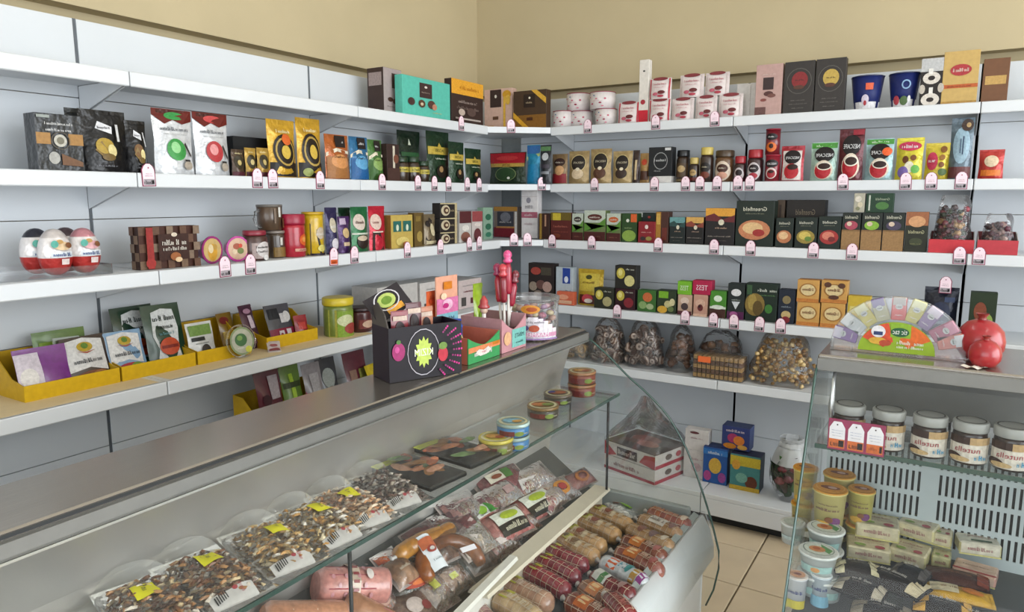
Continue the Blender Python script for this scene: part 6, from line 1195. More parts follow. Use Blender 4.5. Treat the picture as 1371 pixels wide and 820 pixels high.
def vac(name, label, a, b, wid, th, c, dec, cat='meat pack', z=FZ, lift=0, film=True, group='vacuum packed meats in the counter'):
    A, B = at(*a, z=z+th*.6), at(*b, z=z+th*.6); c0, L, ang = frame_ab(A, B)
    t = thing(name, label, cat, (c0.x, c0.y, z+.001), ang, group)
    if c0.x < 1.56 and z == FZ and name != 'cheese_pack': th *= .75; L = slope_frame(t, a, b, th*.5, lift, wid, th)
    sd = int(a[0]+a[1])
    def S(u, v):
        k = max(0, 1-abs(2*u-1)**2.6)*max(0, 1-abs(2*v-1)**2.6); return V((u-.5)*L, (v-.5)*wid, .002+th*k+.0015*math.sin(11*u+sd)*math.cos(9*v+sd))
    rr = random.Random(sd); cols = c if isinstance(c, (list, tuple)) else [c]
    mb = MB(); mb.grid(lambda u, v: S(.05+.9*u, .06+.88*v)*1, 10, 8, lambda u, v: cols[int((u*3.1+v*1.7+.4*math.sin(9*u*v+sd))*2.3) % len(cols)]); mb.obj('meat', 'meat', t)
    mb = MB(); mb.grid(lambda u, v: V((u-.5)*L, (v-.5)*wid, .0008), 4, 4, '#c9b8b0'); mb.obj('backing', 'gloss', t)
    if film: mb = MB(); mb.grid(lambda u, v: S(u, v)+V(0, 0, .001), 10, 8, '#ffffff'); mb.obj('clear_film', 'film', t)
    if dec: printed(S, wid/L, dec, t, 'printed_label', off=.0022, outward=Vector((0, 0, 1)))
    return t
grl = [Rr(.2, .3, .8, .72, '#e6e6de'), Rr(.5, .3, .8, .72, '#3f8a3a'), El(.36, .5, .1, .16, '#8ab83a'), Gk(.4, .36, .3, .08, '#2a2a2a', 2)]
blk = [Rr(.18, .12, .82, .46, '#26221e'), Rr(.18, .46, .82, .86, '#e4e6d8'), El(.5, .66, .2, .14, '#b5c83a'), Gk(.5, .3, .5, .16, '#d8d2b8', 3)]
HAM = ['#b5706a', '#a8605c', '#c08078']
vac('ham_pack', 'ham pack with green and white label under the shelf edge', (622, 690), (668, 668), .085, .03, HAM, grl)
vac('ham_pack', 'ham slab with black and lime label, nearer the rail', (650, 712), (706, 690), .10, .035, HAM, blk)
vac('ham_pack', 'ham slab with black and lime label, farther along the rail', (690, 688), (742, 664), .10, .035, HAM, blk, z=FZ)
vac('ham_pack', 'dark smoked meat pack with a small white tag', (640, 742), (688, 716), .08, .03, ['#6a3432', '#5a2a2a', '#7a403c'], [Rr(.4, .35, .6, .6, '#e0d4d0')])
vac('meat_pack', 'rosy meat pack with an orange ring label near the rail top', (720, 668), (768, 648), .09, .03, ['#9a5a54', '#8a4a48', '#a86a60'], [Rg(.55, .5, .2, .28, .6, '#d8903a'), El(.55, .5, .1, .14, '#b0342c'), Gk(.3, .5, .2, .1, '#e0d0c8')])
vac('meat_pack', 'rosy meat pack with brown ring label at the far end', (756, 650), (792, 634), .07, .03, ['#8f524a', '#a0645a'], [Rg(.5, .5, .22, .3, .6, '#b5703a')])
vac('meat_pack', 'maroon meat pack with white flap in the far corner', (684, 640), (735, 622), .09, .03, ['#7a3a44', '#6a2e3a', '#8a4a50'], [Pl([(.1, .2), (.5, .45), (.15, .6)], '#d8d0cc')])
vac('meat_pack', 'maroon meat pack with a cream and green label, far row', (636, 640), (700, 614), .10, .03, ['#74343c', '#86464a'], [Rr(.2, .4, .5, .75, '#e0d8c4'), Rr(.5, .4, .66, .75, '#4a7a3a'), El(.36, .55, .1, .08, '#8a4a34')])
vac('meat_pack', 'wine red jerky pack beside the salmon trays', (590, 668), (640, 648), .10, .03, ['#5a2a34', '#6f3a40', '#4a2028', '#8a5a54'], [Gk(.5, .6, .4, .08, '#c9a0a0', 2)])
vac('meat_pack', 'dark plum jerky pack under the shelf edge', (585, 690), (630, 672), .10, .03, ['#5f3038', '#7a4a4a', '#4a2a2c'], [Pl([(.2, .2), (.7, .35), (.65, .45), (.18, .3)], '#c9b0ac')], z=FZ)
vac('meat_pack', 'pinkish meat pack between ham slabs and rail', (700, 716), (726, 700), .06, .03, ['#b07068', '#a0605a'], None)
vac('cheese_pack', 'white pack with green apple picture beyond the rail', (800, 662), (852, 688), .075, .022, ['#d8d6d0', '#cfccc4'], [El(.45, .45, .2, .22, '#8a4a2a'), El(.68, .6, .18, .22, '#8ab83a'), Rr(.1, .75, .9, .9, '#e8e8e2')])
vac('smoked_pack', 'black pack with orange lettering and sausage picture', (512, 782), (578, 758), .11, .028, ['#2a2420', '#332a24'], [El(.34, .7, .2, .14, '#d8983a'), Gk(.45, .62, .5, .16, '#e8e4d4', 3), El(.55, .28, .34, .14, '#b5442c'), El(.6, .24, .24, .06, '#e0783a'), El(.5, .36, .24, .06, '#7a1f24')])
vac('meat_pack', 'small orange sliced sausage pack beside the ham log', (505, 742), (535, 728), .07, .025, ['#b0542c', '#c97038', '#a04426'], None)
vac('meat_pack', 'greyish meat pack in crumpled film near the viewer', (590, 830), (632, 800), .10, .03, ['#8f8078', '#9c8c82', '#7a6c68'], [Rr(.4, .5, .6, .75, '#d3d64a')])
vac('meat_pack', 'brown grey liver pack at the bottom edge', (520, 836), (585, 806), .10, .03, ['#8a6c5c', '#7a5c50'], [El(.5, .5, .16, .2, '#d0c0b8'), El(.7, .4, .1, .12, '#8a3a3c')])

for lab, a, b, wid, cols, dec, lf in (
    ('wine red sliced meat pack left of the green labelled ham', (600, 712), (640, 690), .09, ['#7a3a40', '#8f4a4c', '#62282f'], [Pl([(.2, .3), (.7, .5), (.65, .6), (.18, .42)], '#d0b8b4'), Gk(.5, .75, .4, .07, '#c9a8a0')], .0),
    ('plum coloured sliced sausage pack touching the maroon pack', (640, 664), (690, 640), .08, ['#6a2e3c', '#80424a', '#5a2430'], [Rr(.55, .3, .8, .6, '#b89a98')], .012),
    ('pale grey film pack of cutlets beside the plum pack', (612, 735), (655, 712), .09, ['#a8968a', '#b5a498', '#94827a'], [Pl([(.1, .2), (.5, .5), (.2, .8)], '#cfc6be')], .0),
    ('rosy frankfurter pack beside the tan sausages', (560, 716), (604, 694), .08, ['#a86a58', '#b87c68', '#96584c'], [Rr(.2, .35, .45, .7, '#c9402c'), Rr(.45, .35, .6, .7, '#8ab03a')], .008),
    ('deep red salami pack with yellow corner under the shelf', (545, 706), (585, 686), .08, ['#6a2428', '#7c3034'], [Rr(.1, .2, .4, .5, '#d8c83a'), Rr(.4, .2, .6, .5, '#b8322c')], .0),
    ('brown smoked rib pack between frankfurters and cutlets', (575, 742), (612, 728), .07, ['#6f4a34', '#84583c', '#5c3a2a'], None, .016),
    ('light brown liver sausage pack before the ham log', (520, 770), (552, 752), .08, ['#a07858', '#8f6a4e'], [Gk(.5, .5, .4, .1, '#d8c8b0')], .0),
    ('maroon bacon pack beside the rail with clear flap', (742, 690), (770, 668), .07, ['#7f3c40', '#935052', '#b08478'], None, .01),
    ('pale pink ham slices pack close to the rail middle', (700, 742), (728, 722), .06, ['#bb8078', '#c49088', '#a86c66'], [Rr(.3, .4, .6, .65, '#e0d4d0')], .004),
    ('dark pepper coated meat pack near the white divider', (650, 775), (690, 752), .08, ['#4f3a34', '#5f4840', '#3f2c28'], [Gk(.5, .6, .4, .08, '#b8a89c')], .0),
    ('beige meat roll pack below the ring sausage', (610, 806), (650, 780), .08, ['#a5836c', '#b8987e', '#8f6e5c'], [Rr(.3, .4, .5, .6, '#d3d64a')], .0),
    ('brick red sausage slices pack left of the black pack', (480, 822), (530, 796), .08, ['#8f4a3c', '#a05a48'], [El(.5, .5, .2, .2, '#c9a090')], .0),
    ('grey brown meat pack in the near corner under the shelf', (430, 838), (470, 812), .09, ['#8a7468', '#9c8678'], None, .0)):
    vac('meat_pack', lab, a, b, wid, .03, cols, dec, lift=lf)
# ring sausage in a clear bag with white paper label
A, B = at(585, 770, z=.60), at(655, 745, z=.60); c0, L, ang = frame_ab(A, B)
t = thing('ring_sausage', 'smoked ring sausage in clear bag with white and orange label', 'sausage', (c0.x, c0.y, FZ+.024), ang, 'smoked sausages in clear bags')
slope_frame(t, (585, 775), (655, 750), .0, .024)
pts = []
for i in range(17):
    a = PI*1.15*i/16-.25; pts.append((-.02+.075*math.cos(a)*(1.15), .055*math.sin(a)*1.3-.01, 0))
MB().tube(pts, lambda f: .0225*(.6+.4*min(1, 8*min(f, 1-f))), '#8a4c1e', 14).obj('casing', 'meat', t)
mb = MB(); mb.grid(lambda u, v: V((u-.5)*.24, .025+(v-.5)*.2, -.02+.05*max(0, 1-abs(2*u-1)**3)*max(0, 1-abs(2*v-1)**3)+.003*math.sin(14*u)*math.sin(11*v)), 12, 10, '#ffffff'); mb.obj('clear_bag', 'film', t)
lb = MB(); lb.grid(lambda u, v: V(-.1+.04*u, -.02+.1*v, .02+.014*math.sin(PI*u*.8)), 4, 4, '#dfe3e6'); l_ = lb.obj('paper_label', 'paper', t)
printed(lambda u, v: V(-.1+.04*u, -.02+.1*v, .02+.014*math.sin(PI*u*.8)), 2.5, [Rr(.0, .6, 1, .9, '#d8744a'), El(.5, .55, .3, .1, '#b04a3c'), El(.5, .55, .16, .05, '#e8e0d8'), Gk(.5, .25, .6, .06, '#7a8a90', 2)], l_, off=.0015, outward=Vector((0, 0, 1)))
MB().box((.0, .0, .03), (.05, .014, .032), '#dcd8dc').obj('white_tag', 'paper', t)
for lab, pa, pb, c in (('tan smoked sausage lying behind the ring sausage', (528, 738), (598, 712), '#b07a34'), ('second tan smoked sausage lying against the first', (536, 722), (610, 704), '#a8702e')):
    s_ = sausage(lab, pa, pb, .022, c, c, None, tagc=None, net=False, group='smoked sausages in clear bags'); slope_frame(s_, pa, pb, .0, .022)
# boiled ham logs
def log(label, a, b, r, c, cut, dec, group='boiled sausage logs'):
    A, B = at(*a, z=FZ+r*1.3), at(*b, z=FZ+r*1.3); c0, L, ang = frame_ab(A, B)
    t = thing('sausage_log', label, 'sausage', (c0.x, c0.y, FZ+r+.001), ang, group)
    slope_frame(t, a, b, .0, r)
    mb = MB(); mb.tube([(-L/2, 0, 0), (-L/2+.012, 0, 0), (-L*.1, 0, 0), (L/2-.004, 0, 0), (L/2, 0, 0)], lambda f: r*(.75 if f < .1 else (.985 if f > .9 else 1)), c, 24); mb.obj('casing', 'meat', t)
    o = MB().lathe([(r*.975, 0), (r*.97, .0025)], cut, 24).obj('cut_face', 'meat', t); o.location = (L/2, 0, 0); o.rotation_euler = (0, PI/2, 0)
    if dec: printed(lambda u, v: V(-L/2+L*u, r*math.sin(PI*(v-.5)*1.5), r*math.cos(PI*(v-.5)*1.5)), 1.0, dec, t, 'printed_wrap', nrm=lambda u, v: V(0, math.sin(PI*(v-.5)*1.5), math.cos(PI*(v-.5)*1.5)), off=.00025, mt='gloss')
redp = [Rr(.1, .02, .78, .98, '#a8464e'), *[El(.16+.09*i, .08+.1*j, .025, .028, '#d09498') for i in range(7) for j in range(9) if (i+j) % 2 == 0], Rr(.4, .1, .54, .9, '#d9c2ac'), El(.68, .5, .05, .06, '#efe2da'), *[Rr(.43, .16+.08*j, .51, .19+.08*j, '#9a4448') for j in range(9)]]
log('red patterned boiled sausage log with a pink cut face', (444, 756), (492, 786), .041, '#c98a80', '#b58a88', redp)
log('peach boiled sausage log in netting at the bottom edge', (376, 800), (432, 834), .04, '#c08868', '#b88a78', [Rr(.3, 0, .31, 1, '#e0c0a0'), Rr(.6, 0, .61, 1, '#e0c0a0'), Rr(.1, .3, .9, .31, '#e0c0a0'), Rr(.1, .65, .9, .66, '#e0c0a0')])
log('tan boiled sausage log with red speckled wrap at the bottom', (470, 816), (520, 846), .038, '#a8785a', '#b08a80', [Rr(.6, .1, .9, .9, '#b5606a')])

# ================================================================== dairy counter: jars on the glass shelf
def spread(label, u, yy=-1.775):
    cx = at(u, 580, y=yy-.04).x
    t = thing('spread_jar', label, 'spread jar', (cx, yy, JZ), 0, 'chocolate spread jars on the dairy counter shelf')
    r, h = .0395, .108
    MB().lathe([(r*.93, 0), (r, .006), (r*1.0, h*.55), (r*.94, h*.68), (r*.9, h*.74)], '#2a1712', 28).obj('glass_body', 'gloss', t)
    MB().lathe([(r*.97, 0), (r*1.0, .003), (r*1.0, h*.2), (r*.95, h*.23)], '#a9aaa6', 28, (0, 0, h*.75)).obj('white_cap', 'plastic', t)
    printed(lambda u_, v_: V(r*1.005*math.sin((u_-.5)*2.9), -r*1.005*math.cos((u_-.5)*2.9), .006+v_*(h*.66-.006)), .62, [Rr(.04, .0, .97, .74, '#e6ded0'), Rr(.04, .72, .5, 1.0, '#3a221a'), Rr(.5, .72, .97, 1.0, '#c9a878'), Tx('nutella', .46, .52, .2, '#a8243a', .66), El(.2, .2, .17, .16, '#3a1e14'), El(.32, .14, .2, .1, '#d8b884'), Gk(.72, .25, .26, .2, '#4a9ac0', 3)], t, 'front_label', nrm=lambda u_, v_: V(math.sin((u_-.5)*2.9), -math.cos((u_-.5)*2.9), 0), off=.0008)
    printed(lambda u_, v_: V((u_-.5)*2*r*.9, (v_-.5)*2*r*.9, h*.981), 1, [Rg(.5, .5, .47, .47, .9, '#2c2724')], t, 'cap_ring', outward=Vector((0, 0, 1)))
spread('chocolate spread jar, first behind the magenta price holder', 1133); spread('chocolate spread jar, second behind the magenta price holder', 1187); spread('chocolate spread jar with a clear label, third in the row', 1244); spread('chocolate spread jar, last one towards the right edge', 1300); spread('chocolate spread jar past the right edge', 1358)
A = at(1109, 572, y=-1.845); B = at(1186, 578, y=-1.845)
t = thing('price_holder', 'magenta price holder with three white and orange tags', 'price holder', ((A.x+B.x)/2, -1.8405, JZ-.006), 0)
ww = B.x-A.x; hh = .084
MB().box((-ww/2, -.004, 0), (ww/2, -.001, hh), '#a3245a', bev=.001).obj('holder', 'gloss', t)
for k in range(3):
    cx = -ww/2+ww*(k+.5)/3; q = MB()
    q.prism([(cx-ww*.14, .006), (cx+ww*.14, .006), (cx+ww*.14, hh*.72), (cx+ww*.07, hh*.92), (cx-ww*.07, hh*.92), (cx-ww*.14, hh*.72)], 'y', -.0055, -.0045, '#e9e6ea'); tg = q.obj('price_tag', 'paper', t)
    printed(lambda u, v: V(cx+(u-.5)*ww*.28, -.0055, .006+v*(hh*.92-.006)), 1.5, [Rr(0, .0, 1, .34, '#e8783a'), Rr(.62, .06, .95, .3, '#241c1c') if k < 2 else Rr(.8, .06, .95, .3, '#241c1c'), Gk(.35, .18, .5, .22, '#3a2420', 2) if k < 2 else Gk(.4, .18, .5, .12, '#b0522c'), Gk(.5, .58, .7, .03, '#7a8ac0'), Gk(.5, .68, .7, .03, '#7a8ac0'), Gk(.5, .48, .6, .03, '#9a9aa4'), El(.5, .9, .05, .03, '#3a2a30')], tg)
# ---- tub contents
def tz(y): return TUBZ-.055*(y+1.572)/(gy(.5)+.012+1.572)
def cupy(label, u, v, r, h, c, lid, cat, dec, topdec, base=None, name='yogurt_cup', taper=.16):
    zt = None
    y = -1.7
    for _ in range(6):
        z = (base if base is not None else tz(y)+.004); p = at(u, v, z=z+h); y = p.y
    t = thing(name, label, cat, (p.x, p.y, z), 0, cat+'s in the dairy counter')
    MB().lathe([(r*(1-taper), 0), (r, h*.93), (r*1.07, h*.935), (r*1.08, h*.96), (r*1.04, h*.965)], c, 26).obj('cup', 'plastic', t)
    MB().lathe([(r*1.06, 0), (r*1.08, .002), (r*1.02, .004), (r*.95, .0035)], lid, 26, (0, 0, h*.966)).obj('lid', 'gloss', t)
    printed(lambda a, b: V((a-.5)*2*r, (b-.5)*2*r, h*.966+.004), 1, topdec, t, 'printed_lid', outward=Vector((0, 0, 1)))
    printed(lambda a, b: V(r*(1-taper*(1-b))*math.sin((a-.5)*2.6), -r*(1-taper*(1-b))*math.cos((a-.5)*2.6), b*h*.92), h/(2.6*r), dec, t, 'printed_wall', nrm=lambda a, b: V(math.sin((a-.5)*2.6), -math.cos((a-.5)*2.6), 0), off=.001)
    t['_top'] = z+h; return t
yd = [Gk(.5, .75, .5, .05, '#8a6a5a', 2), Gk(.5, .62, .6, .08, '#7a4a5a', 3), El(.7, .3, .16, .12, '#7a4a78'), El(.4, .2, .2, .1, '#e0b04a'), El(.55, .35, .1, .08, '#8a5a3a')]
yt = [El(.5, .5, .5, .5, '#e39a2c'), El(.5, .5, .3, .16, '#8a4a34'), El(.56, .5, .14, .1, '#d8b0a0'), Rg(.5, .5, .44, .44, .93, '#f0b95a')]

for lab, u, v, r, h, c in (('tall yellow yogurt cup with orange lid at the back', 1124, 634, .042, .115, '#e2d488'), ('tall yellow yogurt cup with orange lid in front', 1112, 654, .043, .115, '#e2d68c'), ('yellow yogurt cup with orange lid at the right', 1154, 655, .034, .10, '#dcd274'), ('yellow yogurt cup half hidden against the end glass', 1079, 626, .034, .11, '#dccb78')):
    q = cupy(lab, u, v, r, h, c, '#e0a032', 'yogurt cup', yd, yt, base=.648)
    s_ = cupy('lower '+lab.replace('with orange lid', 'under another'), u, v, r, .08, c, '#e0a032', 'yogurt cup', yd, yt, base=tz(q.location.y)+.004)
    s_.location = (q.location.x, q.location.y, .648-.0855); 
gt = [El(.5, .5, .48, .48, '#e9ebe4'), El(.5, .5, .40, .36, '#dfe4d6'), Pl([(.5, .86), (.86, .6), (.8, .35), (.6, .5)], '#5f9a5a'), El(.46, .5, .22, .18, '#d8925a'), El(.44, .52, .1, .09, '#b55a2c'), Rg(.5, .5, .42, .38, .95, '#6a7a6a')]
for lab, u, v, bz in (('white cheese tub with green and orange lid, upper', 1106, 708, .615), ('white cheese tub with green and orange lid, front', 1096, 738, .60), ('small white cheese tub before the green lidded stack', 1104, 772, .535)):
    cupy(lab, u, v, .046, .055, '#dfe6e2', '#eef0ea', 'cheese tub', [Rr(.1, .2, .9, .6, '#a8cfc8'), El(.5, .4, .1, .14, '#e0a05a')], gt, base=bz, name='cheese_tub')
for lab, u, v, bz in (('lower white cheese tub beneath the upper green lidded tub', 1106, 708, .615), ('white cheese tub lowest of the front stack by the glass', 1096, 738, .60)):
    q = cupy(lab, u, v, .046, .055, '#dfe6e2', '#eef0ea', 'cheese tub', [Rr(.1, .2, .9, .6, '#a8cfc8')], gt, base=bz, name='cheese_tub'); q.location.z -= .0605
cupy('white tub pressed against the end glass', 1062, 700, .034, .06, '#dfe4e0', '#e6eae6', 'cheese tub', [Rr(.1, .3, .9, .5, '#c9d8d4')], [El(.5, .5, .4, .36, '#d0dcd4')], name='cheese_tub')
cupy('white and yellow yogurt cup with rosy lid, nearest', 1068, 770, .024, .085, '#e4e6e8', '#e0d6cc', 'yogurt cup', [Rr(0, 0, 1, .3, '#d8c83a'), Gk(.5, .6, .6, .12, '#2c3f8a', 3)], [El(.5, .5, .4, .4, '#d8a078'), El(.5, .5, .2, .14, '#7a3a2a')])
cupy('white and blue yogurt cup with clear lid, nearest', 1100, 768, .025, .085, '#d8e4ea', '#d9dedc', 'yogurt cup', [Rr(0, 0, 1, .4, '#8ac4dc'), Gk(.5, .66, .6, .12, '#2c3f8a', 5)], [El(.5, .5, .44, .44, '#cfd6d4')])
def slab(name, label, cat, a, b, wid, th, c, dec, z, group, tilt=0, pitch=0, side=None, pillow=False):
    A, B = at(*a, z=z+th), at(*b, z=z+th); c0, L, ang = frame_ab(A, B)
    t = thing(name, label, cat, (c0.x, c0.y, z), ang, group); t.rotation_euler = (math.radians(tilt), math.radians(pitch), ang)
    if pillow:
        sd = int(a[0])
        def S(u, v):
            s, q = 2*u-1, 2*v-1; k = max(0, 1-abs(s)**3)*max(0, 1-abs(q)**4); return V(s*L/2, q*wid/2*(1+.04*abs(s)), th*.5+th*.5*k+.002*math.sin(20*v+sd)*abs(s))
        mb = MB(); mb.grid(S, 12, 8, c); mb.grid(lambda u, v: V(S(u, v).x, S(u, v).y, th-S(u, v).z), 12, 8, side or c); mb.obj('wrapper', 'wrap', t)
        for s in (0, 1): MB().grid(lambda u, v: S(.002+.05*u if s == 0 else .948+.05*u, .02+.96*v)+V(0, 0, .0012), 2, 8, side or c).obj('crimped_end', 'wrap', t)
        printed(S, wid/L, dec, t, off=.0016, outward=Vector((0, 0, 1)))
    else:
        MB().box((-L/2, -wid/2, 0), (L/2, wid/2, th), c, c, side or c, bev=.004).obj('wrapper', 'foil', t)
        printed(lambda u, v: V((u-.5)*L, (v-.5)*wid, th), wid/L, dec, t, outward=Vector((0, 0, 1)))
        printed(lambda u, v: V((u-.5)*L, -wid/2, v*th), th/L, [Gk(.5, .55, .6, .3, '#b0787a', 3), Rr(0, 0, 1, .12, '#d8cf8a')], t, 'printed_side')
BT = 'butter packs in the dairy counter'
bd = [Gk(.5, .72, .6, .12, '#a8606a', 2), Gk(.5, .48, .7, .08, '#b57a80', 4), El(.75, .2, .12, .12, '#b04a54'), El(.3, .22, .14, .1, '#8aa84a'), Rr(0, .88, 1, .94, '#d8c86a')]
bc, bs = '#e0d6b4', '#d8cf9a'
slab('butter_pack', 'long cream butter block beside the yellow yogurts, upper', 'butter', (1146, 692), (1204, 702), .085, .04, bc, bd, TUBZ+.062, BT, side=bs)
slab('butter_pack', 'long cream butter block under and before the upper one', 'butter', (1134, 722), (1192, 732), .08, .036, bc, bd, TUBZ+.024, BT, side=bs, pitch=0)
slab('butter_pack', 'cream butter block right of the upper pair', 'butter', (1207, 692), (1256, 706), .08, .038, bc, bd, TUBZ+.058, BT, side=bs)
slab('butter_pack', 'cream butter block with green print, middle row', 'butter', (1194, 726), (1244, 740), .078, .036, bc, bd, TUBZ+.02, BT, side=bs)
slab('butter_pack', 'small cream butter block near the grille', 'butter', (1250, 708), (1276, 714), .06, .036, bc, bd, TUBZ+.05, BT, side=bs)
slab('butter_pack', 'small cream butter block below the grille pack', 'butter', (1248, 738), (1274, 744), .055, .034, '#d3d0a0', bd, TUBZ+.012, BT, side=bs)
slab('butter_pack', 'white cream pack with dark letters at right', 'butter', (1282, 718), (1338, 726), .06, .036, '#e2dcc8', [Rr(.3, .2, .8, .36, '#2f5a3a'), Gk(.5, .7, .6, .12, '#b5606a', 2)], TUBZ+.05, BT, side=bs)
slab('butter_pack', 'pale pink pack with red edge at right', 'butter', (1278, 752), (1336, 768), .07, .03, '#d8b8a4', [Rr(0, 0, 1, .12, '#b03a40'), Gk(.5, .55, .6, .12, '#8a6a60', 2)], TUBZ+.015, BT, side='#c99a8a')
GZ = 'glazed curd bars in the dairy counter'
ga = lambda c: [Rr(.02, .04, .22, .34, c), Rr(.02, .34, .27, .66, c), Rr(.02, .66, .2, .96, c), Rr(.8, .04, .98, .5, c), Rr(.84, .5, .98, .96, c), Gk(.52, .55, .4, .16, '#c9c4bc', 3), Gk(.52, .34, .3, .08, '#8f8780', 5)]
for lab, a, b, wid, z, c, g in (
    ('black curd bar with silver ends, left front', (1120, 770), (1186, 792), .07, TUBZ-.002, '#1e1a1a', '#b8ad98'),
    ('black curd bar with cream ends, beside the butter', (1152, 752), (1240, 788), .075, TUBZ+.012, '#221c1b', '#d3c4a0'),
    ('black curd bar lying across the back row', (1116, 750), (1176, 758), .06, TUBZ+.022, '#2a2420', '#c9bf9a'),
    ('black curd bar with white letters, right of the middle', (1196, 752), (1244, 768), .06, TUBZ+.03, '#1a1819', '#4a4440'),
    ('black curd bar with golden ends, front middle', (1222, 796), (1304, 816), .075, TUBZ-.008, '#1e191a', '#d3a03a'),
    ('black curd bar at the bottom edge, left', (1140, 800), (1222, 822), .075, TUBZ-.022, '#1c191b', '#8a8070'),
    ('black curd bar with beige ends at the bottom, middle', (1196, 822), (1262, 842), .075, TUBZ-.03, '#241d1d', '#b5a37c'),
    ('black curd bar at the bottom edge, right', (1272, 812), (1345, 838), .075, TUBZ-.022, '#201a1c', '#c99a3a')):
    slab('curd_bar', lab, 'curd bar', a, b, wid*1.15, .042, c, ga(g), z+.012, GZ, pillow=True)
slab('curd_bar', 'brown chocolate curd bar behind the golden one', 'curd bar', (1240, 758), (1326, 778), .075, .03, '#4a2a20', [Gk(.5, .5, .5, .14, '#8a5a44', 3), Rr(.8, .1, .98, .9, '#7a3a2a')], TUBZ+.022, GZ, pillow=True)
slab('curd_bar', 'golden yellow curd bar with cream picture, right', 'curd bar', (1236, 780), (1332, 800), .07, .028, '#d8a838', [Rr(.1, .2, .5, .8, '#e6d8b4'), El(.7, .5, .16, .2, '#c9782c'), Gk(.4, .5, .3, .14, '#9a6a3a', 3)], TUBZ+.012, GZ, pillow=True)
slab('curd_bar', 'cream wrapped curd bar at the bottom left corner', 'curd bar', (1140, 812), (1178, 826), .05, .022, '#d6c3a8', [Gk(.5, .5, .5, .16, '#8a6a5a', 3)], TUBZ-.03, GZ, pillow=True)

# ================================================================== top of the dairy counter
yy = -1.70; c0 = at(1199, 470, y=yy); rad = (at(1290, 470, y=yy).x-at(1108, 470, y=yy).x)/2
t = thing('fan_display', 'clear half round sweet display with green and orange centre', 'sweet display', (c0.x, yy, TZ+.0006), 0)
n = 24; out = [(rad*math.cos(PI*i/n), .006+rad*.92*math.sin(PI*i/n)) for i in range(n+1)]
MB().prism(out, 'y', -.001, .0, '#ffffff').obj('front_sheet', 'clear_plastic', t); MB().prism(out, 'y', .022, .023, '#ffffff').obj('back_sheet', 'clear_plastic', t)
MB().tube([(x, .011, z) for x, z in out], .0035, '#ffffff', 6).obj('clear_rim', 'clear_plastic', t)
MB().box((-rad, -.012, 0), (rad, .05, .005), '#ffffff').obj('foot', 'clear_plastic', t)
ri = rad*.57; half = [(ri*math.cos(PI*i/n), .006+ri*.9*math.sin(PI*i/n)) for i in range(n+1)]
ic = MB().prism(half, 'y', -.005, -.0025, '#9ab82c').obj('centre_card', 'carton', t)
S = lambda u, v: V((u-.5)*2*ri, -.005, .006+v*ri*.9)
arc = lambda a0, a1, k0, k1: [(.5+.5*k1*math.cos(a), k1*math.sin(a)) for a in [a0+(a1-a0)*i/8 for i in range(9)]]+[(.5+.5*k0*math.cos(a), k0*math.sin(a)) for a in [a1+(a0-a1)*i/8 for i in range(9)]]
printed(S, .45, [Pl(arc(.5, 1.35, .35, .985), '#df6a24'), Pl(arc(1.8, 2.7, .35, .985), '#d8502c'), Rr(.42, .5, .68, .96, '#8ab02c'), El(.54, .68, .12, .15, '#1f5a34'), Tx('tic tac', .54, .69, .15, '#f0f4e8', .19), El(.26, .66, .095, .2, '#e6e4e8'), Rr(.2, .54, .32, .66, '#2a3a6a'), El(.26, .35, .12, .12, '#d8a83a'), El(.36, .3, .08, .1, '#b84a2c'), Gk(.68, .36, .34, .13, '#eef2dc', 3), Gk(.68, .22, .34, .1, '#eef2dc', 5)], ic, outward=Vector((0, -1, 0)))
for k, (deg, c, c2, lab) in enumerate(((168, '#7a3a94', '#d8d0dc', 'purple and white mint box in the fan display'), (146, '#cfd2d0', '#e8e8e6', 'clear white mint box in the fan display'), (128, '#cfc04a', '#e0dcae', 'yellow mint box left in the fan display'), (110, '#b9b48a', '#7a6a9a', 'cream mint box with purple label in the fan display'), (90, '#d83a28', '#b8b0a8', 'bright red mint box at the top of the fan display'), (72, '#c9bd4a', '#e2dfae', 'yellow mint box right in the fan display'), (56, '#8a6a9a', '#d8ccd8', 'violet mint box in the fan display'), (34, '#b04a6a', '#d08aa0', 'rosy mint box in the fan display'), (14, '#d87a64', '#dfe2e2', 'salmon and white mint box low in the fan display'))):
    a = math.radians(deg); q = thing('mint_box', lab, 'mint box', (c0.x+rad*.79*math.cos(a), yy+.003, TZ+.0066+rad*.92*.79*math.sin(a)), 0, 'mint boxes in the fan display'); q.rotation_euler = (0, PI/2-a, 0)
    wq, hq = .036, .06
    if deg in (168, 14): q.location.z += .012
    MB().box((-wq/2, 0, -hq/2), (wq/2, .014, hq/2), c, bev=.002).obj('case', 'gloss', q); MB().box((-wq/2+.002, -.0008, hq*.16), (wq/2-.002, .0135, hq/2+.003), c2, bev=.0015).obj('cap', 'plastic', q)
    printed(lambda u, v: V((u-.5)*wq, 0, (v-.5)*hq), hq/wq, [El(.5, .62, .24, .12, '#dfe0dc'), Gk(.5, .62, .34, .07, '#3a4a3a', 2), Gk(.5, .25, .5, .06, '#eeeeee', 4)], q, off=.0016)
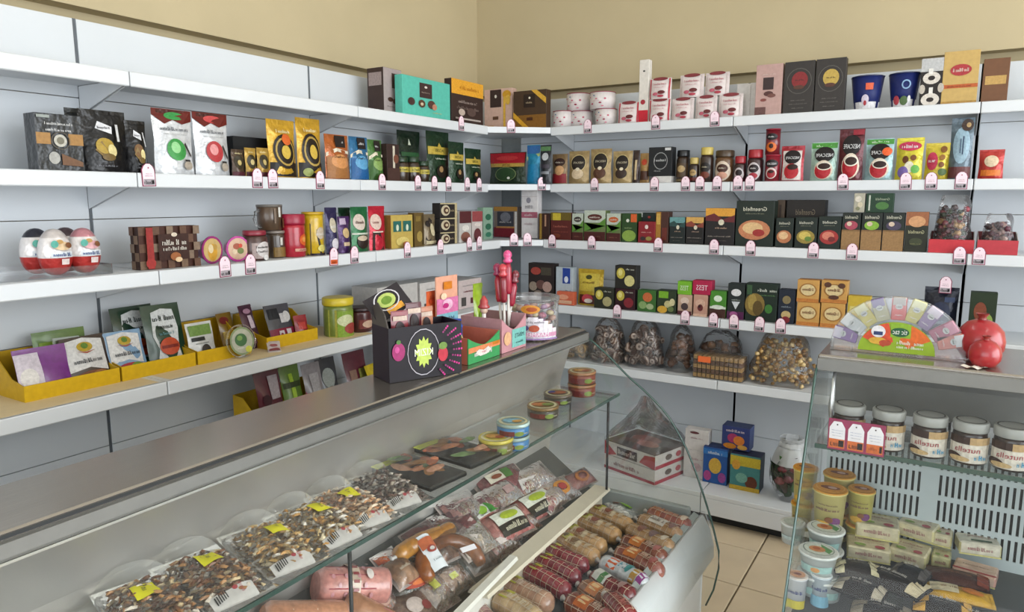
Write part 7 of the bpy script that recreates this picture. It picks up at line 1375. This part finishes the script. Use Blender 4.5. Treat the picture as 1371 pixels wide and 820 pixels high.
# red pomegranates
for lab, u, v, r in (('large red pomegranate on the dairy counter', 1314, 440, .056), ('smaller red pomegranate in front of the large one', 1320, 462, .036)):
    y0 = -1.66 if r > .04 else -1.745; p = at(u, v, y=y0)
    q = thing('pomegranate', lab, 'pomegranate', (p.x, y0, TZ+.0008), 0, 'pomegranates on the dairy counter')
    MB().lathe([(r*.25, 0), (r*.7, r*.12), (r*.97, r*.55), (r, r*.95), (r*.9, r*1.4), (r*.6, r*1.75), (r*.25, r*1.9)], '#a81f28', 22).obj('fruit', 'gloss', q); MB().lathe([(r*.2, 0), (r*.16, r*.15), (r*.28, r*.32)], '#8a2a24', 8, (0, 0, r*1.86), cap=False).obj('crown', 'food', q)
p = at(1303, 482, z=TZ); q = thing('receipt', 'crumpled white paper slip beside the pomegranates', 'paper slip', (p.x, -1.775, TZ+.0006), .5)
MB().grid(lambda u, v: V((u-.5)*.05, (v-.5)*.03, .004+.004*math.sin(9*u)*math.cos(7*v)), 6, 4, '#e4ddd0').obj('slip', 'paper', q)

# ================================================================== price tags along the shelf lips
q = MB(); tw, th_ = .046, .072
arch = [(-tw/2, 0), (tw/2, 0), (tw/2, th_*.72), (tw*.36, th_*.9), (tw*.14, th_), (-tw*.14, th_), (-tw*.36, th_*.9), (-tw/2, th_*.72)]
q.prism(arch, 'y', -.0014, 0, '#8a2f50'); hold_me = q.mesh('holder', 'plastic')
q = MB(); q.prism([(x*.86, .003+z*.94) for x, z in arch], 'y', -.0022, -.0015, '#ead2dc'); pap_me = q.mesh('paper_card', 'paper')
prm = []
for k in range(4):
    S = lambda u, v: V((u-.5)*tw*.8, -.0022, .004+v*th_*.9)
    o = printed(S, 1.6, [Rr(.0, .0, 1, .3, '#b5acb2'), Gk(.42, .14, .8, .2, '#1a1418', 3+k), Rr(.74, .05, .95, .24, '#1a1418'), Gk(.5, .45, .7, .05, '#8a7a84', 2+k), Gk(.5, .55, .6, .04, '#8a7a84', 5), El(.5, .84, .07, .04, '#b06a84')], None, 'price_print', off=.0004); prm.append(o.data); bpy.data.objects.remove(o)
o = printed(lambda u, v: V((u-.5)*tw*.8, -.0022, .004+v*th_*.9), 1.6, [Rr(.0, .02, 1, .3, '#e0622c'), Gk(.5, .16, .7, .14, '#8a3418', 3), Gk(.5, .45, .7, .05, '#8a7a84', 2), El(.5, .84, .07, .04, '#b06a84')], None, 'price_print', off=.0004); prm.append(o.data); bpy.data.objects.remove(o)
TAGS = {('L', 1): [618], ('L', 2): [200, 345, 366, 429, 512, 560, 582, 601, 626, 642], ('C', 1): [685], ('C', 2): [724], ('C', 3): [681, 706], ('L', 3): [301, 335, 447, 475, 546, 590, 629, 642], ('R', 1): [787, 878, 957], ('R', 2): [796, 876, 918, 937, 960, 988, 1004, 1129, 1213, 1247, 1287], ('R', 3): [739, 792, 881, 956, 1005, 1089, 1141, 1286, 1312], ('R', 4): [826, 917, 955, 983, 1017, 1046]}
used = {}; rows = []
for (W, S_), us in TAGS.items():
    for u in us:
        near = min(REG.get((W, S_), [(0, 'shelf goods')]), key=lambda r: abs(r[0]-u))[1]; rows.append([W, S_, u, near]); used[(W, S_, near)] = used.get((W, S_, near), 0)+1
seen = {}
shelfn = {1: 'top', 2: 'second', 3: 'third', 4: 'fourth'}
for i, (W, S_, u, near) in enumerate(rows):
    key = (W, S_, near); k = seen.get(key, 0); seen[key] = k+1
    words = near.split(); short = ' '.join(words[:9])
    if used[key] > 1: lab = ('left' if k == 0 else 'right')+' price tag below the '+short
    else: lab = 'price tag on shelf edge below the '+short
    zt = SZ[S_]-.042
    if W == 'L':
        p = at(u, {1: 160, 2: 243, 3: 345}[S_], x=DL[S_]+.003); loc = (DL[S_]+.0008, p.y, zt); rz = PI/2
    elif W == 'R':
        p = at(u, {1: 160, 2: 243, 3: 332, 4: 425}[S_], y=-DR[S_]-.003); loc = (p.x, -DR[S_]-.0008, zt); rz = 0
    else:
        dl, dr = DL[S_]-.012, DR[S_]-.004; a = V(dl, -.509, 0); b = V(.547, -dr, 0); d = b-a; f = (u-655)/80; n_ = V(d.y, -d.x, 0).normalized()*.0115
        p = a+d*max(.1, min(.9, f))+n_; loc = (p.x, p.y, zt+.008); rz = math.atan2(d.y, d.x)
    t = thing('price_tag', lab, 'price tag', loc, rz, 'arched price tags on the shelf edges')
    t.rotation_euler = (0, math.radians(R_.uniform(-2, 2)), rz)
    mesh_obj('holder', hold_me, t); mesh_obj('paper_card', pap_me, t); mesh_obj('price_print', prm[4] if (W, u) == ('L', 447) else prm[i % 4], t)
p = at(1266, 382, y=-.29); t = thing('price_tag', 'price tag standing on top of the black sweet bag', 'price tag', (p.x, -.305, at(1266, 393, y=-.305).z), 0, 'arched price tags on the shelf edges')
mesh_obj('holder', hold_me, t); mesh_obj('paper_card', pap_me, t); mesh_obj('price_print', prm[1], t)
for o in list(bpy.data.objects):
    if '_top' in o.keys(): del o['_top']
